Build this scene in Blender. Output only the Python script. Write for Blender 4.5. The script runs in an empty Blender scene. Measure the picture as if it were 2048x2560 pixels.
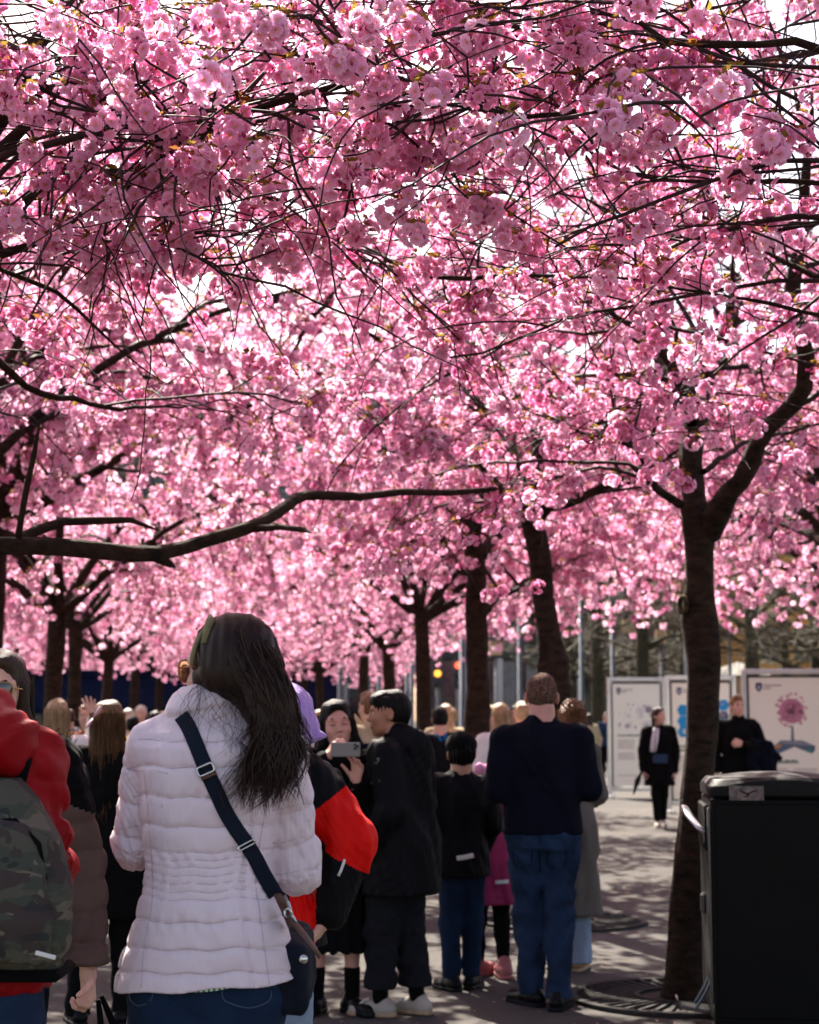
import bpy, math, random
import numpy as np
from mathutils import Vector, Matrix, Euler

# ---------------------------------------------------------------- camera, sky, sun, exposure
SC = bpy.context.scene
COL = SC.collection
F_PX = 4267.0
PITCH = math.atan(520.0 / F_PX)
CAM_Z = 1.5
cam_data = bpy.data.cameras.new('camera')
cam = bpy.data.objects.new('camera', cam_data)
COL.objects.link(cam)
cam.location = (0, 0, CAM_Z)
cam.rotation_euler = (math.radians(90) + PITCH, 0, 0)
cam_data.sensor_fit = 'VERTICAL'
cam_data.sensor_height = 30.0
cam_data.sensor_width = 24.0
cam_data.lens = 50.0
cam_data.clip_end = 2000
cam_data.clip_start = 0.05
cam_data.dof.use_dof = True
cam_data.dof.focus_distance = 4.7
cam_data.dof.aperture_fstop = 4.2
SC.camera = cam

SUN_AZ = math.radians(-18)      # measured from +Y (straight ahead), negative = to the left
SUN_EL = math.radians(46)
world = bpy.data.worlds.new('World')
SC.world = world
world.use_nodes = True
wn = world.node_tree
bg = wn.nodes['Background']
skyn = wn.nodes.new('ShaderNodeTexSky')
skyn.sky_type = 'NISHITA'
skyn.sun_disc = False
skyn.sun_elevation = SUN_EL
skyn.sun_rotation = SUN_AZ
skyn.dust_density = 1.6
skyn.air_density = 0.8
skyn.ozone_density = 0.4
wb = wn.nodes.new('ShaderNodeMix'); wb.data_type = 'RGBA'; wb.blend_type = 'MULTIPLY'; wb.inputs[0].default_value = 1.0
wb.inputs[7].default_value = (1.22, 1.0, 0.86, 1)      # camera white balance set for daylight shade
wn.links.new(skyn.outputs[0], wb.inputs[6])
wn.links.new(wb.outputs[2], bg.inputs[0])
bg.inputs[1].default_value = 0.08
sun_data = bpy.data.lights.new('sun', 'SUN')
sun_data.energy = 5.0
sun_data.angle = math.radians(0.55)
sun_data.color = (1.0, 0.925, 0.81)
sun = bpy.data.objects.new('sun', sun_data)
COL.objects.link(sun)
SUN_V = Vector((math.sin(SUN_AZ) * math.cos(SUN_EL), math.cos(SUN_AZ) * math.cos(SUN_EL), math.sin(SUN_EL)))
sun.rotation_euler = SUN_V.to_track_quat('Z', 'Y').to_euler()
sun.location = (0, 0, 30)
SC.view_settings.view_transform = 'Standard'
SC.view_settings.look = 'None'
SC.view_settings.gamma = 1.0
SC.view_settings.use_curve_mapping = False
SC.view_settings.exposure = 2.15
SC.render.engine = 'CYCLES'
cy = SC.cycles
cy.use_denoising = True
cy.use_adaptive_sampling = True
cy.adaptive_threshold = 0.015
cy.max_bounces = 8
cy.diffuse_bounces = 6
cy.glossy_bounces = 3
cy.transmission_bounces = 5
cy.transparent_max_bounces = 6
cy.caustics_reflective = False
cy.caustics_refractive = False
cy.sample_clamp_indirect = 6.0

CT, ST = math.cos(PITCH), math.sin(PITCH)
def at(px, py, Y):
    u = (px - 1024.0) / F_PX
    v = (1280.0 - py) / F_PX
    dy = CT - v * ST
    dz = ST + v * CT
    t = Y / dy
    return Vector((u * t, Y, CAM_Z + dz * t))
def ground_at(px, py):
    v = (1280.0 - py) / F_PX
    return at(px, py, -CAM_Z * (CT - v * ST) / (ST + v * CT))
def pxm(px, Y):                  # a pixel width of the 2048-wide frame, in metres at distance Y
    return px * Y / F_PX
def project(p):
    x, y, z = p[0], p[1], p[2] - CAM_Z
    d = y * CT + z * ST
    w = -y * ST + z * CT
    if d <= 0.05:
        return None
    return (1024 + F_PX * x / d, 1280 - F_PX * w / d, d)

# ---------------------------------------------------------------- materials
MATS = {}
def srgb(r, g, b):
    f = lambda c: (c / 255 / 12.92) if c / 255 <= 0.04045 else ((c / 255 + 0.055) / 1.055) ** 2.4
    return (f(r), f(g), f(b))
def mat(name, col, rough=0.75, var=0.25, scale=12.0, bump=0.0, bscale=60.0, metal=0.0, spec=0.4, sheen=0.0,
        stretch=(1, 1, 1), col2=None, coat=0.0, detail=4.0):
    if name in MATS:
        return MATS[name]
    m = bpy.data.materials.new(name)
    m.use_nodes = True
    nt = m.node_tree
    b = nt.nodes['Principled BSDF']
    b.inputs['Roughness'].default_value = rough
    b.inputs['Metallic'].default_value = metal
    b.inputs['Specular IOR Level'].default_value = spec
    b.inputs['Sheen Weight'].default_value = sheen
    b.inputs['Coat Weight'].default_value = coat
    tc = nt.nodes.new('ShaderNodeTexCoord')
    mp = nt.nodes.new('ShaderNodeMapping')
    mp.inputs['Scale'].default_value = stretch
    nt.links.new(tc.outputs['Object'], mp.inputs[0])
    no = nt.nodes.new('ShaderNodeTexNoise')
    no.inputs['Scale'].default_value = scale
    no.inputs['Detail'].default_value = detail
    nt.links.new(mp.outputs[0], no.inputs['Vector'])
    rp = nt.nodes.new('ShaderNodeValToRGB')
    c1 = [max(0, c * (1 - var)) for c in col]
    c2 = col2 if col2 else [min(1, c * (1 + var)) for c in col]
    rp.color_ramp.elements[0].position = 0.3
    rp.color_ramp.elements[1].position = 0.7
    rp.color_ramp.elements[0].color = (*c1, 1)
    rp.color_ramp.elements[1].color = (*c2, 1)
    nt.links.new(no.outputs['Fac'], rp.inputs[0])
    nt.links.new(rp.outputs[0], b.inputs['Base Color'])
    if bump:
        n2 = nt.nodes.new('ShaderNodeTexNoise')
        n2.inputs['Scale'].default_value = bscale
        n2.inputs['Detail'].default_value = 5.0
        nt.links.new(mp.outputs[0], n2.inputs['Vector'])
        bp = nt.nodes.new('ShaderNodeBump')
        bp.inputs['Strength'].default_value = bump
        bp.inputs['Distance'].default_value = 0.01
        nt.links.new(n2.outputs['Fac'], bp.inputs['Height'])
        nt.links.new(bp.outputs[0], b.inputs['Normal'])
    MATS[name] = m
    return m

# ---------------------------------------------------------------- object helpers
def mesh_from(name, V, Fc, smooth=True):
    me = bpy.data.meshes.new(name)
    me.from_pydata([tuple(v) for v in V] if not isinstance(V, np.ndarray) else V.tolist(), [], Fc if not isinstance(Fc, np.ndarray) else Fc.tolist())
    if smooth:
        me.polygons.foreach_set('use_smooth', [True] * len(me.polygons))
    me.update()
    return me
def link(name, me, mats=None, parent=None, loc=None, rot=None):
    o = bpy.data.objects.new(name, me)
    COL.objects.link(o)
    if mats is not None and me is not None and not me.materials:
        for m in (mats if isinstance(mats, (list, tuple)) else [mats]):
            me.materials.append(m)
    if parent is not None:
        o.parent = parent
    if loc is not None:
        o.location = loc
    if rot is not None:
        o.rotation_euler = rot
    return o
def tag(o, label=None, cat=None, group=None, kind=None):
    if label: o['label'] = label
    if cat: o['category'] = cat
    if group: o['group'] = group
    if kind: o['kind'] = kind
    return o
def empty(name, loc=(0, 0, 0), rz=0.0, label=None, cat=None, group=None):
    o = bpy.data.objects.new(name, None)
    COL.objects.link(o)
    o.empty_display_size = 0.1
    o.location = loc
    o.rotation_euler = (0, 0, rz)
    return tag(o, label, cat, group)

class MB:
    """collects shapes into one mesh"""
    def __init__(s):
        s.v = []; s.f = []; s.mi = []; s.cur = 0
    def add(s, vs, fs):
        n = len(s.v)
        s.v.extend([tuple(v) for v in vs])
        s.f.extend([tuple(i + n for i in f) for f in fs])
        s.mi.extend([s.cur] * len(fs))
        return s
    def box(s, c, h, R=None, bev=0.0):
        c = Vector(c); hx, hy, hz = h
        b = min(bev, hx * .9, hy * .9, hz * .9)
        vs = []
        if b <= 0:
            for x in (-hx, hx):
                for y in (-hy, hy):
                    for z in (-hz, hz):
                        vs.append(Vector((x, y, z)))
            fs = [(0, 1, 3, 2), (4, 6, 7, 5), (0, 4, 5, 1), (2, 3, 7, 6), (0, 2, 6, 4), (1, 5, 7, 3)]
        else:
            idx = {}
            for sx in (-1, 1):
                for sy in (-1, 1):
                    for sz in (-1, 1):
                        for a, p in (('x', (sx * hx, sy * (hy - b), sz * (hz - b))), ('y', (sx * (hx - b), sy * hy, sz * (hz - b))), ('z', (sx * (hx - b), sy * (hy - b), sz * hz))):
                            idx[(sx, sy, sz, a)] = len(vs); vs.append(Vector(p))
            fs = []
            for sg in (-1, 1):
                for a, e in (('x', lambda p, q: (sg, p, q)), ('y', lambda p, q: (p, sg, q)), ('z', lambda p, q: (p, q, sg))):
                    q = [idx[(*e(p1, p2), a)] for p1, p2 in ((-1, -1), (1, -1), (1, 1), (-1, 1))]
                    flip = (sg < 0) if a in 'xz' else (sg > 0)
                    fs.append(tuple(q[::-1] if flip else q))
            I = lambda *k: idx[k]
            for s1 in (-1, 1):
                for s2 in (-1, 1):
                    fs.append((I(s1, s2, -1, 'x'), I(s1, s2, 1, 'x'), I(s1, s2, 1, 'y'), I(s1, s2, -1, 'y')) if s1 * s2 < 0 else (I(s1, s2, -1, 'y'), I(s1, s2, 1, 'y'), I(s1, s2, 1, 'x'), I(s1, s2, -1, 'x')))
                    fs.append((I(s1, -1, s2, 'z'), I(s1, 1, s2, 'z'), I(s1, 1, s2, 'x'), I(s1, -1, s2, 'x')) if s1 * s2 < 0 else (I(s1, -1, s2, 'x'), I(s1, 1, s2, 'x'), I(s1, 1, s2, 'z'), I(s1, -1, s2, 'z')))
                    fs.append((I(-1, s1, s2, 'y'), I(1, s1, s2, 'y'), I(1, s1, s2, 'z'), I(-1, s1, s2, 'z')) if s1 * s2 < 0 else (I(-1, s1, s2, 'z'), I(1, s1, s2, 'z'), I(1, s1, s2, 'y'), I(-1, s1, s2, 'y')))
                    for s3 in (-1, 1):
                        t = (I(s1, s2, s3, 'x'), I(s1, s2, s3, 'y'), I(s1, s2, s3, 'z'))
                        fs.append(t if s1 * s2 * s3 > 0 else t[::-1])
        if R is not None:
            vs = [R @ v for v in vs]
        return s.add([v + c for v in vs], fs)
    def tube(s, pts, rad, n=8, cap=True, flat=None):
        pts = [Vector(p) for p in pts]
        if not isinstance(rad, (list, tuple)):
            rad = [rad] * len(pts)
        rings = []
        up = None
        for i, p in enumerate(pts):
            d = (pts[min(i + 1, len(pts) - 1)] - pts[max(i - 1, 0)])
            if d.length < 1e-9: d = Vector((0, 0, 1))
            d.normalize()
            if up is None:
                up = Vector((0, 0, 1)) if abs(d.z) < 0.9 else Vector((0, 1, 0))
                up = (up - d * up.dot(d)).normalized()
            else:
                up = up - d * up.dot(d)
                up = up.normalized() if up.length > 1e-6 else d.orthogonal().normalized()
            sd = d.cross(up)
            fl = flat if flat else 1.0
            rings.append([p + (sd * math.cos(a) + up * math.sin(a) * fl) * rad[i] for a in [2 * math.pi * k / n for k in range(n)]])
        vs = [v for r in rings for v in r]
        fs = []
        for i in range(len(rings) - 1):
            for k in range(n):
                a, b = i * n + k, i * n + (k + 1) % n
                fs.append((a, b, b + n, a + n))
        if cap:
            fs.append(tuple(range(n))[::-1]); fs.append(tuple(range(len(vs) - n, len(vs))))
        return s.add(vs, fs)
    def lathe(s, prof, c=(0, 0, 0), n=24, R=None):
        c = Vector(c); vs = []
        for r, z in prof:
            for k in range(n):
                a = 2 * math.pi * k / n
                v = Vector((r * math.cos(a), r * math.sin(a), z))
                vs.append(c + (R @ v if R is not None else v))
        fs = []
        for i in range(len(prof) - 1):
            for k in range(n):
                a, b = i * n + k, i * n + (k + 1) % n
                fs.append((a, b, b + n, a + n))
        fs.append(tuple(range(n))[::-1]); fs.append(tuple(range(len(vs) - n, len(vs))))
        return s.add(vs, fs)
    def prism(s, poly, y0, y1, fn=None):
        """polygon in (x,z), extruded along y"""
        n = len(poly)
        vs = [(x, y0, z) for x, z in poly] + [(x, y1, z) for x, z in poly]
        fs = [tuple(range(n)), tuple(range(n, 2 * n))[::-1]] + [(i + n, (i + 1) % n + n, (i + 1) % n, i) for i in range(n)]
        if fn: vs = [fn(Vector(v)) for v in vs]
        return s.add(vs, fs)
    def mesh(s, name, smooth=False):
        me = bpy.data.meshes.new(name)
        me.from_pydata(s.v, [], s.f)
        if max(s.mi, default=0) > 0:
            me.polygons.foreach_set('material_index', s.mi)
        me.polygons.foreach_set('use_smooth', [smooth] * len(me.polygons))
        me.update()
        return me
    def build(s, name, m, parent=None, smooth=False, loc=None, rot=None):
        return link(name, s.mesh(name, smooth), m, parent, loc, rot)

# ---------------------------------------------------------------- ground and sky setting
def ground_material():
    m = bpy.data.materials.new('asphalt'); m.use_nodes = True
    nt = m.node_tree; b = nt.nodes['Principled BSDF']
    tc = nt.nodes.new('ShaderNodeTexCoord')
    def noise(sc, det, rough=.6):
        n = nt.nodes.new('ShaderNodeTexNoise'); n.inputs['Scale'].default_value = sc; n.inputs['Detail'].default_value = det
        n.inputs['Roughness'].default_value = rough
        nt.links.new(tc.outputs['Object'], n.inputs['Vector']); return n
    n1, n2, n3 = noise(.45, 6), noise(9, 4), noise(160, 3)
    def ramp(a, b_, src, p0=.3, p1=.7):
        r = nt.nodes.new('ShaderNodeValToRGB'); r.color_ramp.elements[0].color = (*a, 1); r.color_ramp.elements[1].color = (*b_, 1)
        r.color_ramp.elements[0].position = p0; r.color_ramp.elements[1].position = p1
        nt.links.new(src.outputs['Fac'], r.inputs[0]); return r
    r1 = ramp((.056, .051, .047), (.092, .084, .077), n1)
    r3 = ramp((.72, .72, .72), (1.2, 1.2, 1.2), n3)
    mx = nt.nodes.new('ShaderNodeMix'); mx.data_type = 'RGBA'; mx.blend_type = 'MULTIPLY'; mx.inputs[0].default_value = 1
    nt.links.new(r1.outputs[0], mx.inputs[6]); nt.links.new(r3.outputs[0], mx.inputs[7])
    r2 = ramp((.86, .86, .86), (1.08, 1.08, 1.08), n2)
    mx2 = nt.nodes.new('ShaderNodeMix'); mx2.data_type = 'RGBA'; mx2.blend_type = 'MULTIPLY'; mx2.inputs[0].default_value = 1
    nt.links.new(mx.outputs[2], mx2.inputs[6]); nt.links.new(r2.outputs[0], mx2.inputs[7])
    nt.links.new(mx2.outputs[2], b.inputs['Base Color'])
    b.inputs['Roughness'].default_value = .95; b.inputs['Specular IOR Level'].default_value = .12
    bp = nt.nodes.new('ShaderNodeBump'); bp.inputs['Strength'].default_value = .5; bp.inputs['Distance'].default_value = .006
    nt.links.new(n3.outputs['Fac'], bp.inputs['Height']); nt.links.new(bp.outputs[0], b.inputs['Normal'])
    return m
gm = MB()
gm.add([(-900, -200, 0), (900, -200, 0), (900, 1500, 0), (-900, 1500, 0)], [(0, 1, 2, 3)])
ground = gm.build('ground', ground_material())
tag(ground, 'grey asphalt promenade dappled with blossom shade', None, None, 'structure')

# ---------------------------------------------------------------- cherry trees
def petal_material():
    m = bpy.data.materials.new('petal'); m.use_nodes = True
    nt = m.node_tree; nt.nodes.clear()
    out = nt.nodes.new('ShaderNodeOutputMaterial')
    at_ = nt.nodes.new('ShaderNodeAttribute'); at_.attribute_name = 'tip'
    oi = nt.nodes.new('ShaderNodeObjectInfo')
    def ramp(stops):
        r = nt.nodes.new('ShaderNodeValToRGB')
        e = r.color_ramp.elements
        e[0].position, e[0].color = stops[0][0], (*stops[0][1], 1)
        e[1].position, e[1].color = stops[-1][0], (*stops[-1][1], 1)
        for p, c in stops[1:-1]:
            k = e.new(p); k.color = (*c, 1)
        return r
    base = ramp([(0, (.96, .72, .58)), (.25, (.96, .645, .785)), (1, (.97, .71, .865))])
    nt.links.new(at_.outputs['Fac'], base.inputs[0])
    tint = ramp([(0, (.85, .55, .70)), (.3, (.96, .83, .90)), (.75, (1.0, .97, 1.0)), (1, (1.01, 1.10, 1.05))])
    nt.links.new(oi.outputs['Random'], tint.inputs[0])
    mx = nt.nodes.new('ShaderNodeMix'); mx.data_type = 'RGBA'; mx.blend_type = 'MULTIPLY'; mx.inputs[0].default_value = 1
    nt.links.new(base.outputs[0], mx.inputs[6]); nt.links.new(tint.outputs[0], mx.inputs[7])
    hs = nt.nodes.new('ShaderNodeHueSaturation'); hs.inputs['Saturation'].default_value = 1.12; hs.inputs['Value'].default_value = 1.0
    nt.links.new(mx.outputs[2], hs.inputs['Color'])
    df = nt.nodes.new('ShaderNodeBsdfDiffuse'); tr = nt.nodes.new('ShaderNodeBsdfTranslucent')
    nt.links.new(mx.outputs[2], df.inputs['Color']); nt.links.new(hs.outputs[0], tr.inputs['Color'])
    ms = nt.nodes.new('ShaderNodeMixShader'); ms.inputs[0].default_value = .70
    nt.links.new(df.outputs[0], ms.inputs[1]); nt.links.new(tr.outputs[0], ms.inputs[2])
    nt.links.new(ms.outputs[0], out.inputs[0])
    return m
def leaf_like(name, c1, c2, tw):
    m = bpy.data.materials.new(name); m.use_nodes = True
    nt = m.node_tree; nt.nodes.clear()
    out = nt.nodes.new('ShaderNodeOutputMaterial')
    oi = nt.nodes.new('ShaderNodeObjectInfo')
    r = nt.nodes.new('ShaderNodeValToRGB'); r.color_ramp.elements[0].color = (*c1, 1); r.color_ramp.elements[1].color = (*c2, 1)
    nt.links.new(oi.outputs['Random'], r.inputs[0])
    df = nt.nodes.new('ShaderNodeBsdfDiffuse'); tr = nt.nodes.new('ShaderNodeBsdfTranslucent')
    nt.links.new(r.outputs[0], df.inputs[0]); nt.links.new(r.outputs[0], tr.inputs[0])
    ms = nt.nodes.new('ShaderNodeMixShader'); ms.inputs[0].default_value = tw
    nt.links.new(df.outputs[0], ms.inputs[1]); nt.links.new(tr.outputs[0], ms.inputs[2]); nt.links.new(ms.outputs[0], out.inputs[0])
    return m
M_PETAL = petal_material()
M_BUD = leaf_like('bud', (.42, .05, .17), (.58, .10, .28), .3)
M_LEAF = leaf_like('young_leaf', (.22, .085, .025), (.26, .19, .035), .5)
M_CENTRE = leaf_like('stamen', (.62, .34, .08), (.75, .42, .22), .2)
def bark_material(name, c1, c2):
    m = bpy.data.materials.new(name); m.use_nodes = True
    nt = m.node_tree; b = nt.nodes['Principled BSDF']
    tc = nt.nodes.new('ShaderNodeTexCoord')
    mp = nt.nodes.new('ShaderNodeMapping'); mp.inputs['Scale'].default_value = (1, 1, 2.0)
    nt.links.new(tc.outputs['Object'], mp.inputs[0])
    n = nt.nodes.new('ShaderNodeTexNoise'); n.inputs['Scale'].default_value = 10; n.inputs['Detail'].default_value = 9; n.inputs['Roughness'].default_value = .7
    nt.links.new(mp.outputs[0], n.inputs['Vector'])
    r = nt.nodes.new('ShaderNodeValToRGB')
    r.color_ramp.elements[0].position = .35; r.color_ramp.elements[1].position = .72
    r.color_ramp.elements[0].color = (*c1, 1); r.color_ramp.elements[1].color = (*c2, 1)
    nt.links.new(n.outputs['Fac'], r.inputs[0]); nt.links.new(r.outputs[0], b.inputs['Base Color'])
    b.inputs['Roughness'].default_value = .9
    b.inputs['Specular IOR Level'].default_value = .15
    bp = nt.nodes.new('ShaderNodeBump'); bp.inputs['Strength'].default_value = 1.0; bp.inputs['Distance'].default_value = .05
    nt.links.new(n.outputs['Fac'], bp.inputs['Height']); nt.links.new(bp.outputs[0], b.inputs['Normal'])
    return m
M_BARK = bark_material('cherry_bark', (.010, .0062, .0042), (.062, .036, .021))
M_TWIG = mat('twig_bark', (.034, .020, .019), .7, .4, 30, spec=.12)

def make_cluster(rng, n_fl, n_bud, n_leaf, simple=False):
    """A hanging bunch of double cherry flowers; origin where its stalks leave the twig."""
    V, Fc, MI, T = [], [], [], []
    def add(vs, fs, mi, ts):
        n = len(V); V.extend(vs); Fc.extend([tuple(i + n for i in f) for f in fs]); MI.extend([mi] * len(fs)); T.extend(ts)
    def frame(d):
        d = d.normalized(); a = d.orthogonal().normalized(); return a, d.cross(a), d
    cen = Vector((0, 0, -.042))
    dirs = []
    for i in range(n_fl):
        for _ in range(30):
            d = Vector((rng.gauss(0, 1), rng.gauss(0, 1), rng.gauss(-.25, .85))).normalized()
            if all(d.dot(e) < .72 for e in dirs): break
        dirs.append(d)
    for d in dirs:
        a, b, w = frame(d)
        c = cen + Vector((d.x * .036, d.y * .036, d.z * .030)) * rng.uniform(.8, 1.1)
        R = rng.uniform(.0175, .0225)
        add([Vector((0, 0, 0)), c - w * .006 + a * .0012, c - w * .006 - a * .0012], [(0, 1, 2)], 2, [0, 0, 0])
        layers = ((7, 1.0, .32, 0.), (6, .74, .72, .4)) if not simple else ((6, 1.0, .35, 0.),)
        for (k, rr, lift, off) in layers:
            r0 = rng.random() * 6.28
            for j in range(k):
                t = r0 + off + 2 * math.pi * (j + rng.uniform(-.18, .18)) / k
                u = a * math.cos(t) + b * math.sin(t); s = b * math.cos(t) - a * math.sin(t)
                L = R * rr * rng.uniform(.88, 1.08); W = L * rng.uniform(.50, .60); lf = lift + rng.uniform(-.15, .18)
                P = lambda x, y, z: c + u * (x * L) + s * (y * W) + w * (z * L)
                vs = [P(.06, 0, 0), P(.58, -.92, lf * .55 + .10), P(.58, .92, lf * .55 + .10), P(.62, 0, lf * .42), P(1.0, -.42, lf + rng.uniform(-.08, .16)), P(1.0, .42, lf + rng.uniform(-.08, .16)), P(.90, 0, lf * .85)]
                add(vs, [(0, 1, 3), (0, 3, 2), (1, 4, 6, 3), (3, 6, 5, 2)], 0, [0, .7, .7, .5, 1, 1, .9])
        if not simple:
            vs = [c + w * .009] + [c + (a * math.cos(q) + b * math.sin(q)) * .0042 + w * .002 for q in (0, 1.26, 2.5, 3.77, 5.03)]
            add(vs, [(0, 1 + q, 1 + (q + 1) % 5) for q in range(5)], 3, [0] * 6)
    for i in range(n_bud):
        d = Vector((rng.gauss(0, .6), rng.gauss(0, .6), -1)).normalized()
        a, b, w = frame(d)
        L = rng.uniform(.035, .06); c = d * L
        add([Vector((0, 0, 0)), c + a * .0011, c - a * .0011], [(0, 1, 2)], 1, [0] * 3)
        r = rng.uniform(.0042, .0062); h = r * 2.9
        ring = lambda q, z: [c + w * z + (a * math.cos(t) + b * math.sin(t)) * q for t in (0, 1.57, 3.14, 4.71)]
        vs = [c - w * .001] + ring(r * .85, h * .3) + ring(r * .8, h * .62) + [c + w * h]
        fs = [(0, 1 + q, 1 + (q + 1) % 4) for q in range(4)] + [(1 + q, 5 + q, 5 + (q + 1) % 4, 1 + (q + 1) % 4) for q in range(4)] + [(5 + q, 9, 5 + (q + 1) % 4) for q in range(4)]
        add(vs, fs, 1, [0] * 10)
    for i in range(n_leaf):
        d = Vector((rng.gauss(0, 1), rng.gauss(0, 1), rng.gauss(.5, .5))).normalized()
        a, b, w = frame(d)
        L = rng.uniform(.022, .042); Wd = L * .24
        vs = [Vector((0, 0, .002)), d * L * .45 + a * Wd, d * L * .45 - a * Wd, d * L + Vector((0, 0, -L * .2)), d * L * .5 - b * Wd * .5]
        add(vs, [(0, 1, 4), (0, 4, 2), (1, 3, 4), (4, 3, 2)], 2, [0] * 5)
    me = bpy.data.meshes.new('blossom_cluster')
    me.from_pydata([tuple(v) for v in V], [], Fc)
    me.polygons.foreach_set('material_index', MI)
    me.polygons.foreach_set('use_smooth', [True] * len(me.polygons))
    at_ = me.attributes.new('tip', 'FLOAT', 'POINT'); at_.data.foreach_set('value', T)
    for m in (M_PETAL, M_BUD, M_LEAF, M_CENTRE): me.materials.append(m)
    me.update()
    return me
_r = random.Random(5)
CLUSTERS = [make_cluster(_r, 9, 4, 4), make_cluster(_r, 8, 5, 5), make_cluster(_r, 11, 2, 4), make_cluster(_r, 7, 6, 5), make_cluster(_r, 6, 8, 6), make_cluster(_r, 10, 3, 5), make_cluster(_r, 2, 12, 6)]
CL_W = [5, 4, 5, 3, 3, 4, 2]
FAR_CLUSTERS = [make_cluster(_r, 8, 5, 4, True), make_cluster(_r, 7, 6, 5, True), make_cluster(_r, 9, 5, 4, True), make_cluster(_r, 3, 10, 6, True)]
def proto_collection(name, meshes):
    c = bpy.data.collections.new(name)
    for me in meshes:
        c.objects.link(bpy.data.objects.new('blossom_cluster', me))
    return c
PROTO = proto_collection('blossom_kinds', [m for m, w in zip(CLUSTERS, CL_W) for _ in range(w)])
PROTO_FAR = proto_collection('far_blossom_kinds', [FAR_CLUSTERS[i] for i in (0, 1, 2, 0, 1, 2, 3)])
def scatter_group(name, coll):
    g = bpy.data.node_groups.new(name, 'GeometryNodeTree')
    g.interface.new_socket('Geometry', in_out='INPUT', socket_type='NodeSocketGeometry')
    g.interface.new_socket('Geometry', in_out='OUTPUT', socket_type='NodeSocketGeometry')
    N, L = g.nodes, g.links
    gi, go = N.new('NodeGroupInput'), N.new('NodeGroupOutput')
    ci = N.new('GeometryNodeCollectionInfo'); ci.inputs['Collection'].default_value = coll
    ci.inputs['Separate Children'].default_value = True; ci.inputs['Reset Children'].default_value = True
    ip = N.new('GeometryNodeInstanceOnPoints'); ip.inputs['Pick Instance'].default_value = True
    ra = N.new('GeometryNodeInputNamedAttribute'); ra.data_type = 'FLOAT_VECTOR'; ra.inputs[0].default_value = 'rot'
    sa = N.new('GeometryNodeInputNamedAttribute'); sa.data_type = 'FLOAT'; sa.inputs[0].default_value = 'scl'
    er = N.new('FunctionNodeEulerToRotation')
    rv = N.new('FunctionNodeRandomValue'); rv.data_type = 'INT'; rv.inputs['Min'].default_value = 0; rv.inputs['Max'].default_value = 500
    so = [o for o in ra.outputs if o.enabled][0]; ss = [o for o in sa.outputs if o.enabled][0]
    L.new(gi.outputs[0], ip.inputs['Points']); L.new(ci.outputs[0], ip.inputs['Instance'])
    L.new(so, er.inputs[0]); L.new(er.outputs[0], ip.inputs['Rotation']); L.new(ss, ip.inputs['Scale'])
    L.new([o for o in rv.outputs if o.enabled][0], ip.inputs['Instance Index'])
    L.new(ip.outputs[0], go.inputs[0])
    return g
GN_NEAR = scatter_group('scatter_blossom', PROTO)
GN_FAR = scatter_group('scatter_far_blossom', PROTO_FAR)
def blossom_points(name, pts, rots, scls, grp, parent):
    me = bpy.data.meshes.new(name)
    me.vertices.add(len(pts))
    me.vertices.foreach_set('co', np.asarray(pts, dtype=np.float32).ravel())
    a = me.attributes.new('rot', 'FLOAT_VECTOR', 'POINT'); a.data.foreach_set('vector', np.asarray(rots, dtype=np.float32).ravel())
    a = me.attributes.new('scl', 'FLOAT', 'POINT'); a.data.foreach_set('value', np.asarray(scls, dtype=np.float32))
    me.update()
    o = link(name, me, None, parent)
    md = o.modifiers.new('scatter', 'NODES'); md.node_group = grp
    o['kind'] = 'stuff'
    return o

def tubes_np(paths, n):
    """many thin tubes at once: paths = list of (points Kx3, radii K)"""
    VS, FS, base = [], [], 0
    ang = np.arange(n) * 2 * np.pi / n
    ca, sa = np.cos(ang), np.sin(ang)
    quads = {}
    for P, R in paths:
        P = np.asarray(P, dtype=np.float64); R = np.asarray(R, dtype=np.float64); K = len(P)
        D = np.gradient(P, axis=0); D /= np.linalg.norm(D, axis=1, keepdims=True) + 1e-12
        ref = np.array((0.31, 0.17, 0.93)) if abs(D[0, 2]) < .85 else np.array((0.9, 0.4, 0.1))
        U = np.cross(D, ref); U /= np.linalg.norm(U, axis=1, keepdims=True) + 1e-12
        W = np.cross(D, U)
        ring = P[:, None, :] + R[:, None, None] * (U[:, None, :] * ca[None, :, None] + W[:, None, :] * sa[None, :, None])
        VS.append(ring.reshape(-1, 3))
        if K not in quads:
            i = np.arange(K - 1)[:, None] * n; k = np.arange(n)[None, :]; k2 = (k + 1) % n
            quads[K] = np.stack([i + k, i + k2, i + n + k2, i + n + k], axis=-1).reshape(-1, 4)
        FS.append(quads[K] + base); base += K * n
    return np.concatenate(VS), np.concatenate(FS)
def mesh_np(name, V, Q, smooth=True):
    me = bpy.data.meshes.new(name)
    k = Q.shape[1]
    me.vertices.add(len(V)); me.vertices.foreach_set('co', np.asarray(V, dtype=np.float32).ravel())
    me.loops.add(Q.size); me.loops.foreach_set('vertex_index', Q.astype(np.int32).ravel())
    me.polygons.add(len(Q)); me.polygons.foreach_set('loop_start', np.arange(len(Q), dtype=np.int32) * k)
    if smooth: me.polygons.foreach_set('use_smooth', np.ones(len(Q), dtype=bool))
    me.update(calc_edges=True)
    return me

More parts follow.
